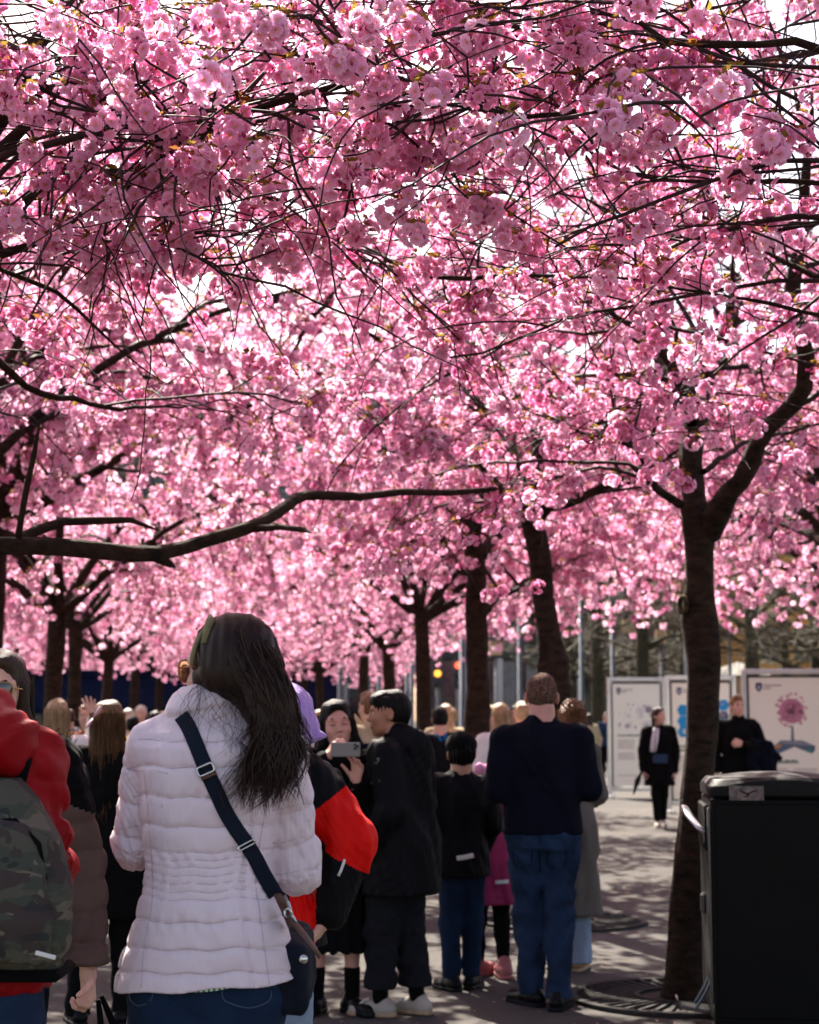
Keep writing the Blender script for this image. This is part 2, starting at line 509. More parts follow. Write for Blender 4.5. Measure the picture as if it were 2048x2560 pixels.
def resample(pts, rads, step):
    """Catmull-Rom through the points"""
    P = [np.array(p, dtype=float) for p in pts]
    out, ro = [], []
    for i in range(len(P) - 1):
        p0 = P[i - 1] if i else P[0] * 2 - P[1]; p1, p2 = P[i], P[i + 1]
        p3 = P[i + 2] if i + 2 < len(P) else p2 * 2 - p1
        n = max(1, int(np.linalg.norm(p2 - p1) / step))
        for k in range(n):
            t = k / n
            out.append(.5 * (2 * p1 + (p2 - p0) * t + (2 * p0 - 5 * p1 + 4 * p2 - p3) * t * t + (3 * p1 - p0 - 3 * p2 + p3) * t ** 3))
            ro.append(rads[i] * (1 - t) + rads[i + 1] * t)
    out.append(P[-1]); ro.append(rads[-1])
    return np.array(out), np.array(ro)
def knobbly(P, R, n, rng, amp):
    """a thick limb: tube with an uneven, knotted outline"""
    K = len(P)
    D = np.gradient(P, axis=0); D /= np.linalg.norm(D, axis=1, keepdims=True) + 1e-12
    U = np.zeros_like(P); u = np.cross(D[0], (0.2, 0.9, 0.1)); 
    for i in range(K):
        u = u - D[i] * np.dot(u, D[i]); u /= np.linalg.norm(u) + 1e-9; U[i] = u
    W = np.cross(D, U)
    a = np.arange(n) * 2 * np.pi / n
    s = np.cumsum(np.r_[0, np.linalg.norm(np.diff(P, axis=0), axis=1)])
    ph = [rng.uniform(0, 6.28) for _ in range(8)]
    rr = 1 + amp * (.5 * np.sin(a[None] * 2 + s[:, None] * 5 + ph[0]) + .35 * np.sin(a[None] * 3 - s[:, None] * 11 + ph[1]) + .22 * np.sin(s[:, None] * 13 + a[None] * 2 + ph[2] + 2 * np.sin(s[:, None] * 3.1 + ph[5])) + .10 * np.sin(s[:, None] * 37 + a[None] * 4 + ph[3] + 3 * np.sin(s[:, None] * 7)) + .16 * np.sin(a[None] * 5 + s[:, None] * 23 + ph[4]) + .12 * np.sin(a[None] * 9 - s[:, None] * 6 + ph[6]))
    ring = P[:, None] + (R[:, None] * rr)[..., None] * (U[:, None] * np.cos(a)[None, :, None] + W[:, None] * np.sin(a)[None, :, None])
    i = np.arange(K - 1)[:, None] * n; k = np.arange(n)[None]; k2 = (k + 1) % n
    Q = np.stack([i + k, i + k2, i + n + k2, i + n + k], -1).reshape(-1, 4)
    return ring.reshape(-1, 3), Q

def bend_path(rng, p, d, L, n, droop, wander, up=0.0):
    pts = [np.array(p)]
    d = np.array(d, dtype=float); d /= np.linalg.norm(d)
    st = L / n
    for i in range(n):
        d = d + np.array((rng.gauss(0, wander), rng.gauss(0, wander), rng.gauss(0, wander * .8) - droop * (i + 1) / n + up))
        d /= np.linalg.norm(d)
        pts.append(pts[-1] + d * st)
    return np.array(pts)

def grow(seed, limbs, radius=3.6, zmin=2.2, zmax=5.6, n_sec=9, n_twig=11, extra=(), keep=None, dens=.55, droop=.10):
    """limbs: list of (points, radii) in the tree's own frame. Returns twig paths and blossom points."""
    rng = random.Random(seed)
    cx, cy = limbs[0][0][0][0], limbs[0][0][0][1]
    twigs, pts, rots, scl = [], [], [], []
    def flowers(path, r_in, spacing):
        seg = np.linalg.norm(np.diff(path, axis=0), axis=1); tot = seg.sum()
        n = max(1, int(tot * (1 - r_in) / spacing * dens))
        cs = np.r_[0, np.cumsum(seg)]
        for k in range(n):
            s = tot * (r_in + (1 - r_in) * (k + rng.random() * .8) / n)
            i = min(int(np.searchsorted(cs, s)) - 1, len(seg) - 1); i = max(i, 0)
            p = path[i] + (path[i + 1] - path[i]) * ((s - cs[i]) / max(seg[i], 1e-6))
            if p[2] < zmin + .25 * rng.random(): continue
            for _ in range(rng.choice((1, 1, 2, 3))):
                p2 = p + np.array((rng.gauss(0, .026), rng.gauss(0, .026), -.004 + rng.gauss(0, .016)))
                if keep is not None and not keep(p2): continue
                pts.append(p2); rots.append((rng.gauss(0, .35), rng.gauss(0, .35), rng.uniform(0, 6.28))); scl.append(min(1.25, max(.62, rng.gauss(.97, .18))))
    secs = []
    for li, (LP, LR) in enumerate(limbs):
        nL = max(3, int(n_sec * (.6 + .5 * rng.random())))
        for k in range(nL):
            t = (.22 + .78 * (k + rng.random()) / nL)
            i = min(int(t * (len(LP) - 1)), len(LP) - 2)
            p = LP[i] + (LP[i + 1] - LP[i]) * (t * (len(LP) - 1) - i)
            dl = LP[i + 1] - LP[i]; dl = dl / (np.linalg.norm(dl) + 1e-9)
            out = np.array((p[0] - cx, p[1] - cy, 0)); out /= np.linalg.norm(out) + .3
            a = rng.uniform(0, 6.283)
            d = dl * .5 + out * .4 + np.array((math.cos(a), math.sin(a), rng.uniform(-.25, .65))) * .95
            L = rng.uniform(.9, 1.9) * (radius / 3.6)
            r0 = min(LR[i] * .7, .021) * rng.uniform(.6, 1.0)
            P = bend_path(rng, p, d, L, 12, droop, .17, .02)
            if P[:, 2].min() < zmin - .12: continue
            secs.append((P, np.linspace(r0, .0045, len(P))))
        secs.append((LP[len(LP) * 2 // 3:], None))
    for P, R in secs:
        if R is not None: twigs.append((P, R))
        m = max(2, int(n_twig * (.7 + .5 * rng.random())))
        for k in range(m):
            t = .12 + .88 * (k + rng.random()) / m
            i = min(int(t * (len(P) - 1)), len(P) - 2)
            p = P[i] + (P[i + 1] - P[i]) * (t * (len(P) - 1) - i)
            dl = P[i + 1] - P[i]; dl = dl / (np.linalg.norm(dl) + 1e-9)
            a = rng.uniform(0, 6.283)
            d = dl * .75 + np.array((math.cos(a), math.sin(a), rng.uniform(-.7, .75))) * .8
            L = rng.uniform(.45, 1.05)
            T = bend_path(rng, p, d, L, 8, droop * 1.3, .19)
            if p[2] > zmax or p[2] < zmin - .1: continue
            if T[:, 2].min() < zmin - .22: continue
            twigs.append((T, np.linspace(.0046, .0018, len(T)) * rng.uniform(.8, 1.25)))
            flowers(T, .12, .145)
        if R is not None: flowers(P, .35, .28)
    for T, R in extra:
        twigs.append((T, R)); flowers(T, .3, .3)
    return twigs, np.array(pts), np.array(rots), np.array(scl)

def default_limbs(rng, fork, n=5, radius=3.4, z0=2.3):
    out = []
    a0 = rng.uniform(0, 6.28)
    for i in range(n):
        a = a0 + 6.283 * i / n + rng.uniform(-.3, .3)
        up = rng.uniform(.45, .9) if i % 2 else rng.uniform(1.2, 2.4)
        P = bend_path(rng, fork, (math.cos(a), math.sin(a), up), radius * rng.uniform(.8, 1.1), 12, .12 * up, .07)
        out.append((P, np.linspace(rng.uniform(.05, .075), .014, len(P))))
    return out
TREES = []
def build_tree(name_loc, trunk, limbs, data, label, grp_far=False, parts=300, seed=0, twig_sides=4):
    rng = random.Random(seed + 77)
    root = empty('cherry_tree', name_loc, 0, label, 'cherry tree', 'pink cherry trees along the promenade')
    off = np.array(name_loc)
    P, R = trunk
    V, Q = knobbly(P - off, R, 28, rng, .11)
    link('trunk', mesh_np('trunk', V, Q), M_BARK, root)
    for LP, LR in limbs:
        P2, R2 = resample(LP, LR, .10)
        V, Q = knobbly(P2 - off, R2, 10, rng, .10)
        link('limb', mesh_np('limb', V, Q), M_BARK, root)
    twigs, pts, rots, scl = data
    V, Q = tubes_np([(a - off, b) for a, b in twigs], twig_sides)
    tw = link('twigs', mesh_np('twigs', V, Q), M_TWIG, root); tw['kind'] = 'stuff'
    pts = pts - off
    if parts:
        pr = []
        for i, p in enumerate(pts):
            q = project(p + off)
            if q and -20 < q[0] < 2068 and -20 < q[1] < 2000: pr.append((q[2], i))
        pr.sort(); pick = [i for _, i in pr[:parts]]
        for i in pick:
            o = bpy.data.objects.new('blossom_cluster', rng.choices(CLUSTERS, CL_W)[0])
            o.location = pts[i]; o.rotation_euler = rots[i]; o.scale = (scl[i],) * 3; o.parent = root
            COL.objects.link(o)
        mk = np.ones(len(pts), bool); mk[pick] = False
        pts, rots, scl = pts[mk], rots[mk], scl[mk]
    blossom_points('blossom', pts, rots, scl, GN_FAR if grp_far else GN_NEAR, root)
    TREES.append(root)
    return root

def pxpath(lst, Y0, Y1=None):
    """lst of (px, py, half width px): a branch drawn at a distance running from Y0 to Y1"""
    Y1 = Y0 if Y1 is None else Y1
    P, R = [], []
    for i, (x, y, w) in enumerate(lst):
        Y = Y0 + (Y1 - Y0) * i / (len(lst) - 1)
        P.append(np.array(at(x, y, Y))); R.append(pxm(w, Y))
    return P, R
def gnarl(P, R, taper=True):
    s = np.cumsum(np.r_[0, np.linalg.norm(np.diff(P, axis=0), axis=1)]); ph = P[0, 0] * 7 + P[-1, 2] * 5
    a = np.minimum(.020, R * .55) * np.minimum(1, s / .25)
    P = P + a[:, None] * np.stack([np.sin(s * 9 + ph) * .6, np.sin(s * 7 + ph * 2), np.sin(s * 13 + ph) + .6 * np.sin(s * 29 + ph * 3)], 1)
    if taper:
        t = s / max(s[-1], 1e-6); R = R * np.where(t > .7, 1 - .72 * ((t - .7) / .3) ** 1.3, 1)
    return P, R * (1 + .10 * np.sin(s * 23 + ph) * np.sin(s * 9.7))
def limb_px(lst, Y0, Y1=None, step=.09):
    P, R = resample(*pxpath(lst, Y0, Y1), step)
    return gnarl(P, R) if lst[0][2] < 36 else (P, R)
def not_too_near(p):
    q = project(p)
    if p[1] < .2: return False
    if q is None: return True
    if q[2] > 4.4: return True
    if -150 < q[0] < 2200 and -150 < q[1] < 2700: return q[2] > 3.5
    return q[2] > 2.6 or abs(p[0]) > 1.5

# --- A: the forked tree beside the litter bin
rng = random.Random(11)
YA = 9.5
trA = limb_px([(1708, 2496, 56), (1712, 2440, 48), (1722, 2250, 43), (1738, 2040, 41), (1756, 1800, 39), (1760, 1660, 40), (1748, 1550, 45), (1750, 1460, 36), (1748, 1390, 38), (1745, 1310, 44), (1736, 1260, 34)], YA, YA)
limA = [limb_px([(1736, 1290, 34), (1732, 1200, 31), (1733, 1080, 29), (1742, 1000, 26), (1765, 930, 20), (1800, 850, 16), (1830, 740, 12), (1835, 600, 7)], YA, YA + .6),
        limb_px([(1768, 1330, 34), (1795, 1285, 30), (1845, 1200, 25), (1900, 1110, 24), (1985, 1005, 23), (2010, 900, 21), (1985, 720, 21), (2005, 560, 17), (2025, 350, 13), (2030, 150, 8)], YA, YA - 1.2),
        limb_px([(1735, 1020, 20), (1700, 960, 16), (1660, 880, 12), (1560, 800, 9), (1430, 740, 6)], YA + .2, YA - 1.6),
        limb_px([(1700, 1260, 12), (1640, 1220, 10), (1610, 1150, 8), (1560, 1105, 6), (1440, 1080, 5)], YA, YA - .8),
        limb_px([(1760, 1180, 8), (1860, 1110, 6), (1990, 1075, 5), (2150, 1020, 4)], YA, YA + 1.8),
        limb_px([(1745, 1010, 16), (1800, 900, 14), (1900, 700, 10), (2100, 560, 7)], YA, YA + 2.4),
        limb_px([(1730, 1060, 15), (1650, 900, 13), (1560, 700, 10), (1500, 470, 6)], YA, YA + 2.2)]
dA = grow(21, limA, keep=not_too_near, dens=.50, zmax=5.4)
build_tree(tuple(np.r_[trA[0][0][:2], 0]), trA, limA, dA, 'cherry tree with forked trunk standing beside the black litter bin', seed=1)
kn = MB(); c_ = at(1706, 1512, YA - .04) - TREES[-1].location
kn.tube([c_ + Vector((.004 + .030 * math.cos(t) * .5, -.03 * math.cos(t), .045 * math.sin(t))) for t in [2 * math.pi * k / 12 for k in range(13)]], .014, 8, False)
kn.build('knot', bark_material('knot_bark', (.05, .035, .02), (.16, .11, .05)), TREES[-1], True)
# --- B: the leaning trunk with a burl behind the balding man
YB = 13.0
trB = limb_px([(1408, 2278, 50), (1398, 2200, 42), (1390, 1900, 38), (1384, 1740, 40), (1384, 1660, 41), (1374, 1600, 31), (1360, 1500, 26), (1350, 1400, 28), (1330, 1290, 30), (1322, 1240, 24)], YB)
limB = [limb_px([(1325, 1290, 26), (1330, 1190, 22), (1350, 1110, 15), (1370, 1000, 10), (1380, 820, 6)], YB, YB + .5),
        limb_px([(1335, 1290, 22), (1390, 1262, 15), (1480, 1235, 11), (1560, 1185, 9), (1640, 1160, 7), (1760, 1080, 5)], YB, YB - 1.3),
        limb_px([(1320, 1290, 20), (1290, 1265, 13), (1265, 1240, 9), (1180, 1150, 7), (1050, 1060, 5)], YB, YB - 1.8),
        limb_px([(1335, 1230, 16), (1420, 1120, 12), (1500, 960, 9), (1560, 780, 6)], YB, YB + 2.3),
        limb_px([(1330, 1200, 14), (1240, 1060, 11), (1130, 930, 8), (1060, 800, 5)], YB, YB + 2.2),
        limb_px([(1340, 1200, 14), (1440, 1080, 11), (1640, 990, 8), (1860, 930, 5)], YB, YB + .4)]
dB = grow(22, limB, keep=not_too_near, dens=.62, zmin=2.45, zmax=6.5)
build_tree(tuple(np.r_[trB[0][0][:2], 0]), trB, limB, dB, 'cherry tree with a swollen leaning trunk behind the balding man', seed=2)
# --- C: the forked tree behind the boy in the cap
YC = 17.3
trC = limb_px([(1198, 2148, 44), (1196, 2050, 36), (1194, 1900, 33), (1194, 1740, 31), (1192, 1600, 27), (1190, 1480, 25), (1188, 1400, 28), (1180, 1350, 24)], YC)
limC = [limb_px([(1182, 1390, 22), (1172, 1330, 19), (1155, 1260, 15), (1140, 1190, 11), (1120, 1060, 6)], YC, YC + .4),
        limb_px([(1200, 1390, 18), (1235, 1345, 14), (1300, 1305, 11), (1370, 1240, 8), (1460, 1200, 5)], YC, YC + 1),
        limb_px([(1195, 1480, 8), (1165, 1440, 10), (1130, 1390, 9), (1060, 1300, 6), (980, 1250, 4)], YC, YC - 1.8),
        limb_px([(1205, 1540, 12), (1250, 1490, 9), (1330, 1450, 7), (1420, 1400, 4)], YC, YC + 1),
        limb_px([(1180, 1360, 14), (1230, 1220, 11), (1290, 1080, 8), (1330, 960, 5)], YC, YC - 2.3),
        limb_px([(1175, 1330, 14), (1080, 1220, 10), (960, 1120, 7), (840, 1080, 5)], YC, YC + 2.0)]
dC = grow(23, limC, keep=not_too_near, n_sec=11, dens=.8, zmin=2.75, zmax=7, droop=.14)
build_tree(tuple(np.r_[trC[0][0][:2], 0]), trC, limC, dC, 'slim forked cherry trunk behind the boy in the black cap', seed=3, parts=220)

# --- near tree beyond the left edge, its long limb sweeping across the avenue
bL = np.array((-3.3, 5.9, 0))
P = [bL, bL + (0.02, 0, .6), bL + (0.06, .02, 1.3), bL + (.02, .05, 2.0), bL + (.0, .1, 2.35)]
trL = resample(P, [.15, .12, .11, .12, .12], .1)
fk = bL + np.array((0, .1, 2.05))
bp, br = pxpath([(0, 1364, 22), (200, 1372, 22), (390, 1384, 21), (520, 1350, 18), (650, 1308, 16), (720, 1262, 15), (765, 1238, 13), (900, 1242, 11), (1000, 1230, 9), (1120, 1232, 8), (1240, 1222, 6)], 6.5, 8.6)
long_limb = resample([fk, fk + (.9, .15, .06)] + bp, [.06, .045] + br, .10)
limL = [long_limb,
        limb_px([(40, 1355, 16), (95, 1325, 14), (160, 1303, 12), (250, 1300, 11), (330, 1302, 9), (400, 1330, 5)], 6.55, 6.9),
        limb_px([(45, 1345, 9), (62, 1250, 8), (85, 1140, 7), (100, 1040, 5)], 6.55, 6.2),
        limb_px([(390, 1392, 14), (425, 1408, 10), (440, 1418, 6)], 7.1, 7.1),
        limb_px([(640, 1322, 9), (700, 1318, 8), (760, 1320, 7), (780, 1332, 5)], 7.3, 7.0)]
def from_fork(fk, pxl, Y0, Y1, r0, mid=None):
    P2, R2 = pxpath(pxl, Y0, Y1)
    return gnarl(*resample([np.array(fk)] + P2, [r0] + R2, .09))
limL += [from_fork(fk, [(-60, 330, 36), (30, 190, 30), (110, 75, 26), (190, -30, 22), (330, -260, 14)], 5.4, 5.9, .075),
         from_fork(fk, [(-150, 480, 22), (180, 280, 8), (330, 312, 8), (430, 372, 7), (560, 430, 5)], 5.2, 4.9, .05),
         from_fork(fk, [(-200, 600, 20), (0, 625, 16), (110, 610, 10), (230, 525, 6), (380, 470, 4)], 5.6, 5.3, .05),
         from_fork(fk, [(-150, 640, 16), (0, 680, 9), (140, 728, 8), (290, 870, 6), (420, 960, 4)], 5.5, 5.8, .05),
         from_fork(fk, [(-300, 700, 20), (300, 420, 12), (600, 480, 11), (700, 535, 11), (735, 570, 7), (860, 600, 4)], 6.2, 6.8, .055),
         from_fork(fk, [(-200, 900, 16), (100, 980, 9), (300, 1020, 7), (520, 1010, 5)], 6.8, 8.2, .05),
         from_fork(fk, [(-400, 300, 24), (100, 100, 14), (420, -100, 9), (760, -200, 5)], 6.4, 7.4, .06)]
ex = []
def near_twigs(rng, n, x0, x1, y0, y1, Ya, Yb):
    o = []
    for _ in range(n):
        p = np.array(at(rng.uniform(x0, x1), rng.uniform(y0, y1), rng.uniform(Ya, Yb)))
        a = rng.choice((0, math.pi)) + rng.gauss(0, .7)
        T = bend_path(rng, p, (math.cos(a), math.sin(a) * .6, rng.gauss(0, .35)), rng.uniform(.5, 1.2), 14, .06, .17)
        r = rng.uniform(.0022, .0042)
        o.append((T, np.linspace(r, r * .5, len(T))))
    return o
ex = near_twigs(rng, 50, -100, 1200, -50, 620, 4.3, 6.8)
dL = grow(24, limL, keep=not_too_near, n_sec=8, extra=ex, dens=.36, zmin=2.8, zmax=4.8)
build_tree(tuple(bL), trL, limL, dL, 'cherry tree beyond the left edge whose long dark limb sweeps across', seed=4, twig_sides=5)
# --- near tree beyond the right edge
bN = np.array((2.75, 4.6, 0))
trN = resample([bN, bN + (-.03, 0, .8), bN + (.02, .03, 1.6), bN + (0, .05, 2.4)], [.15, .12, .115, .12], .1)
fk = bN + np.array((0, .05, 2.2))
limN = [from_fork(fk, [(2300, 330, 14), (2080, 128, 11), (1900, 112, 11), (1660, 97, 10), (1600, 62, 8), (1510, 36, 7), (1420, 36, 6), (1300, 66, 6), (1140, 78, 5), (1030, 102, 3)], 4.6, 4.9, .05),
        limb_px([(1662, 98, 9), (1645, 150, 8), (1600, 215, 8), (1500, 266, 8), (1400, 288, 7), (1300, 292, 7), (1215, 270, 6), (1135, 238, 5), (1060, 190, 3)], 4.75, 4.9),
        from_fork(fk, [(2400, 560, 16), (2060, 456, 7), (1800, 462, 7), (1700, 450, 6), (1560, 430, 6), (1495, 388, 5), (1400, 350, 3)], 5.0, 5.6, .05),
        from_fork(fk, [(2200, 820, 6), (1700, 720, 4), (1500, 692, 4), (1300, 690, 5), (1060, 692, 8), (1000, 660, 9), (920, 622, 8), (820, 570, 4)], 5.6, 7.2, .03),
        limb_px([(960, 150, 8), (880, 200, 10), (720, 250, 10), (560, 300, 8), (500, 335, 5), (400, 350, 3)], 5.1, 4.9),
        from_fork(fk, [(2300, 0, 14), (1900, -200, 10), (1500, -300, 6)], 5.2, 6.0, .05),
        from_fork(fk, [(2500, 500, 16), (2100, 700, 9), (1800, 560, 6), (1620, 520, 4)], 5.6, 7.0, .05)]
ex = near_twigs(rng, 60, 900, 2150, -60, 600, 4.4, 7.0)
dN = grow(25, limN, keep=not_too_near, n_sec=10, extra=ex, dens=.52, zmin=2.8, zmax=4.8)
build_tree(tuple(bN), trN, limN, dN, 'cherry tree beyond the right edge with curved bare branches at the top', seed=5, twig_sides=5)

# --- further trees: two grown kinds, set out along both rows, each turned its own way
def tree_kind(seed, hgt, ln, zlow=1.8, zmax=8, dens=.9, lr=1.0):
    rng = random.Random(seed)
    T = resample([np.array(p) for p in ((0, 0, 0), (.02, .0, .25), (ln * .3, .02, .9), (ln * .75, -.02, 1.6), (ln, .0, hgt))], [.16, .12, .105, .10, .11], .12)
    fk = np.array((ln, 0, hgt - .12))
    L = default_limbs(rng, fk, 9, 3.5)
    tw, p, r, s = grow(seed, L, n_sec=10, n_twig=11, zmin=zlow, zmax=zmax, dens=dens, droop=.24)
    V, Q = knobbly(*T, 14, rng, .1)
    tm = mesh_np('trunk', V, Q); tm.materials.append(M_BARK)
    lm = []
    for a, b in L:
        V, Q = knobbly(a, b * lr, 8, rng, .1); me = mesh_np('limb', V, Q); me.materials.append(M_BARK); lm.append(me)
    V, Q = tubes_np([(a, b * 1.5) for a, b in tw], 3); wm = mesh_np('twigs', V, Q); wm.materials.append(M_TWIG)
    bo = blossom_points('blossom', p, r, s, GN_FAR, None)
    bm = bo.data; bpy.data.objects.remove(bo)
    return tm, lm, wm, bm
KINDS_T = [tree_kind(41, 2.35, .12), tree_kind(42, 2.1, -.2), tree_kind(43, 2.5, .05), tree_kind(44, 3.0, -.15, 2.55), tree_kind(45, 2.8, .25, 2.4), tree_kind(46, 2.7, .1, 2.4, 5.3, 1.25, .6)]
def place_tree(k, x, y, rz, label, sc=1.0):
    tm, lm, wm, bm = KINDS_T[k]
    r = empty('cherry_tree', (x, y, 0), rz, label, 'cherry tree', 'pink cherry trees along the promenade')
    r.scale = (sc,) * 3
    link('trunk', tm, None, r)
    for me in lm: link('limb', me, None, r)
    o = link('twigs', wm, None, r); o['kind'] = 'stuff'
    o = link('blossom', bm, None, r); o['kind'] = 'stuff'
    md = o.modifiers.new('scatter', 'NODES'); md.node_group = GN_FAR
    return r
def px_x(px, Y): return (px - 1024) * Y / F_PX
for k, px, Y, rz, sc, lb in (
        (3, 1078, 24.0, .4, 1.0, 'cherry trunk right of the black haired man, behind his shoulder'),
        (4, 988, 30.0, 2.1, 1.0, 'cherry trunk rising straight behind the black haired man'),
        (3, 900, 37.0, 4.0, 1.02, 'slanting cherry trunk above the woman holding up a phone'),
        (4, 822, 45.0, 3.0, 1.0, 'far cherry trunk left of the slanting one above the phone'),
        (3, 768, 54.0, 1.0, 1.0, 'farthest cherry trunk of the row, just right of the long dark hair'),
        (5, -160, 12.4, 2.3, 1.15, 'cherry tree hidden beyond the left edge behind the long limb'),
        (3, -60, 16.6, 3.3, 1.15, 'second cherry tree hidden beyond the left edge of the avenue'),
        (4, 112, 20.0, 5.6, 1.0, 'cherry tree with spreading forks above the blonde in white'),
        (3, 176, 27.0, 2.4, 1.0, 'cherry trunk just right of the spreading forks at left'),
        (4, 245, 35.0, .3, 1.0, 'thin cherry trunk above the hair clip with the pink bow'),
        (3, 330, 44.0, 3.9, 1.05, 'far cherry tree over the dark blue awning'),
        (4, 400, 53.0, 5.0, 1.05, 'farthest cherry tree left of the white puffer jacket'),
        (2, -420, 33.0, 2.0, 1.05, 'cherry tree of the outer row beyond the left edge'),
        (4, 20, 46.0, 1.5, 1.1, 'far cherry tree of the outer left row'),
        (3, 640, 66.0, 1.9, 1.1, 'farthest cherry tree closing the avenue'),
        (3, 2170, 16.5, .7, 1.0, 'cherry tree of the outer row beyond the right edge'),
        (4, 2190, 23.0, 2.6, 1.1, 'cherry tree of the outer row just past the right edge behind the boards'),
        (3, 150, 66.0, .9, 1.1, 'far cherry tree low over the crowd at the left'),
        (4, 480, 74.0, 2.9, 1.1, 'far cherry tree behind the blue awning'),
        (3, 290, 82.0, 5.2, 1.15, 'farthest cherry tree over the crowd at the left'),
        (4, 700, 84.0, 4.4, 1.15, 'farthest cherry tree seen right of the long dark hair'),
        (0, -40, 70.0, .2, 1.15, 'far cherry tree at the very left of the avenue'),
        (4, 880, 70.0, 3.5, 1.1, 'far cherry tree behind the phone'),
        (3, 1010, 86.0, 1.4, 1.1, 'farthest cherry tree behind the black haired man')):
    place_tree(k, px_x(px, Y), Y, rz, lb, sc)

# ---------------------------------------------------------------- buildings round the square
def stucco(name, c, var=.12): return mat(name, c, .9, var, 1.2, .3, 25, spec=.15, detail=8)
M_GLASSD = mat('dark_pane', (.012, .015, .02), .08, .2, 3, spec=.6)
def building(label, x0, x1, Y, h, m_wall, cols, storeys, depth=14.0, win=(1.2, 1.9), arch=False, m_trim=None, z0=4.6, ang=0.0, wh=3.3):
    r = empty('building', ((x0 + x1) / 2, Y, 0), ang, label, 'building')
    w = (x1 - x0)
    MB().box((0, depth / 2, h / 2), (w / 2, depth / 2, h / 2)).build('wall', m_wall, r)
    MB().box((0, -.12, h - .25), (w / 2 + .2, .25, .25), bev=.05).build('cornice', m_trim or m_wall, r)
    MB().box((0, -.06, z0 - .75), (w / 2 + .05, .10, .14), bev=.03).build('string_course', m_trim or m_wall, r)
    pitch = w / cols
    fm, pm = None, None
    ww, hh = win
    mbf = MB()
    for dx, dz, a, b in ((0, hh / 2, ww / 2 + .1, .07), (0, -hh / 2, ww / 2 + .16, .06), (-ww / 2, 0, .06, hh / 2), (ww / 2, 0, .06, hh / 2), (0, 0, .03, hh / 2), (0, hh * .2, ww / 2, .025)):
        mbf.box((dx, -.03, dz), (a, .055, b))
    fm = mbf.mesh('window'); fm.materials.append(m_trim or m_wall)
    pm = MB().box((0, .015, 0), (ww / 2, .02, hh / 2)).mesh('pane'); pm.materials.append(M_GLASSD)
    for s in range(storeys):
        for c in range(cols):
            f = link('window', fm, None, r, (-w / 2 + pitch * (c + .5), 0, z0 + hh / 2 + s * wh))
            link('pane', pm, None, f)
    # ground floor openings
    gm_ = MB(); n = 10; ow = pitch * .30; oh = 2.3
    if arch:
        poly = [(-ow, 0), (ow, 0)] + [(ow * math.cos(math.pi * k / n), oh + ow * math.sin(math.pi * k / n)) for k in range(n + 1)]
        gm_.prism(poly, -.03, .05)
    else:
        gm_.box((0, .0, 1.5), (pitch * .38, .03, 1.4))
    me = gm_.mesh('doorway'); me.materials.append(M_GLASSD)
    for c in range(cols): link('doorway', me, None, r, (-w / 2 + pitch * (c + .5), 0, .02))
    return r
M_OCHRE = stucco('ochre_stucco', (.62, .30, .075))
M_TRIMO = stucco('pale_ochre_trim', (.60, .36, .14))
M_GREYS = stucco('grey_stone', (.16, .14, .125), .3)
M_BRICK = stucco('brown_brick', (.13, .085, .06), .3)
M_DKST = stucco('dark_stone', (.06, .058, .056), .3)
building('sunny ochre building with arched ground floor behind the right display board', px_x(1880, 92), px_x(2560, 92), 92, 21, M_OCHRE, 8, 4, arch=True, m_trim=M_TRIMO)
building('brown brick building behind the bare limes left of the ochre one', px_x(1500, 104), px_x(1872, 104), 104, 22, M_BRICK, 5, 5, m_trim=M_GREYS)
building('grey stone building behind the trunks with white columns in front', px_x(1040, 112), px_x(1490, 112), 112, 22, M_GREYS, 7, 5, m_trim=M_DKST)
building('dark stone building at the far end of the avenue', px_x(520, 108), px_x(1030, 108), 108, 22, M_DKST, 9, 5, m_trim=M_GREYS)
building('grey stone building far behind the left row of cherries', px_x(-500, 104), px_x(510, 104), 104, 22, M_GREYS, 14, 5, m_trim=M_DKST)
building('brown brick building beyond the right edge of the square', px_x(2600, 84), px_x(3700, 84), 84, 20, M_BRICK, 8, 4, m_trim=M_GREYS)
# low dark pavilion with a blue awning at left
pv = empty('pavilion', (px_x(455, 58), 58, 0), 0, 'low pavilion with a dark blue awning beyond the crowd at left', 'pavilion')
M_AWN = mat('navy_awning', (.006, .010, .026), 1.0, .2, 4, spec=.02)
MB().box((0, 2.6, 1.45), (5.2, 2.4, 1.4)).build('wall', M_DKST, pv)
MB().box((0, 2.0, 3.0), (5.6, 3.4, .14), bev=.04).build('roof', M_AWN, pv)
aw = MB(); 
aw.add([(-5.5, -1.4, 2.86), (5.5, -1.4, 2.86), (5.5, -2.4, 1.9), (-5.5, -2.4, 1.9), (-5.5, -2.4, 1.7), (5.5, -2.4, 1.7), (-5.5, -1.4, 2.82), (5.5, -1.4, 2.82), (5.5, -2.36, 1.86), (-5.5, -2.36, 1.86)], [(0, 1, 2, 3), (3, 2, 5, 4), (6, 9, 8, 7)])
aw.build('awning', M_AWN, pv)
for i in range(6): MB().box((-4.6 + i * 1.84, .17, 1.4), (.78, .03, 1.0)).build('window', M_GLASSD, pv)
for i in range(5): MB().tube([(-5.2 + i * 2.6, -2.3, 0), (-5.2 + i * 2.6, -2.3, 1.75)], .045, 8).build('post', M_DKST, pv)
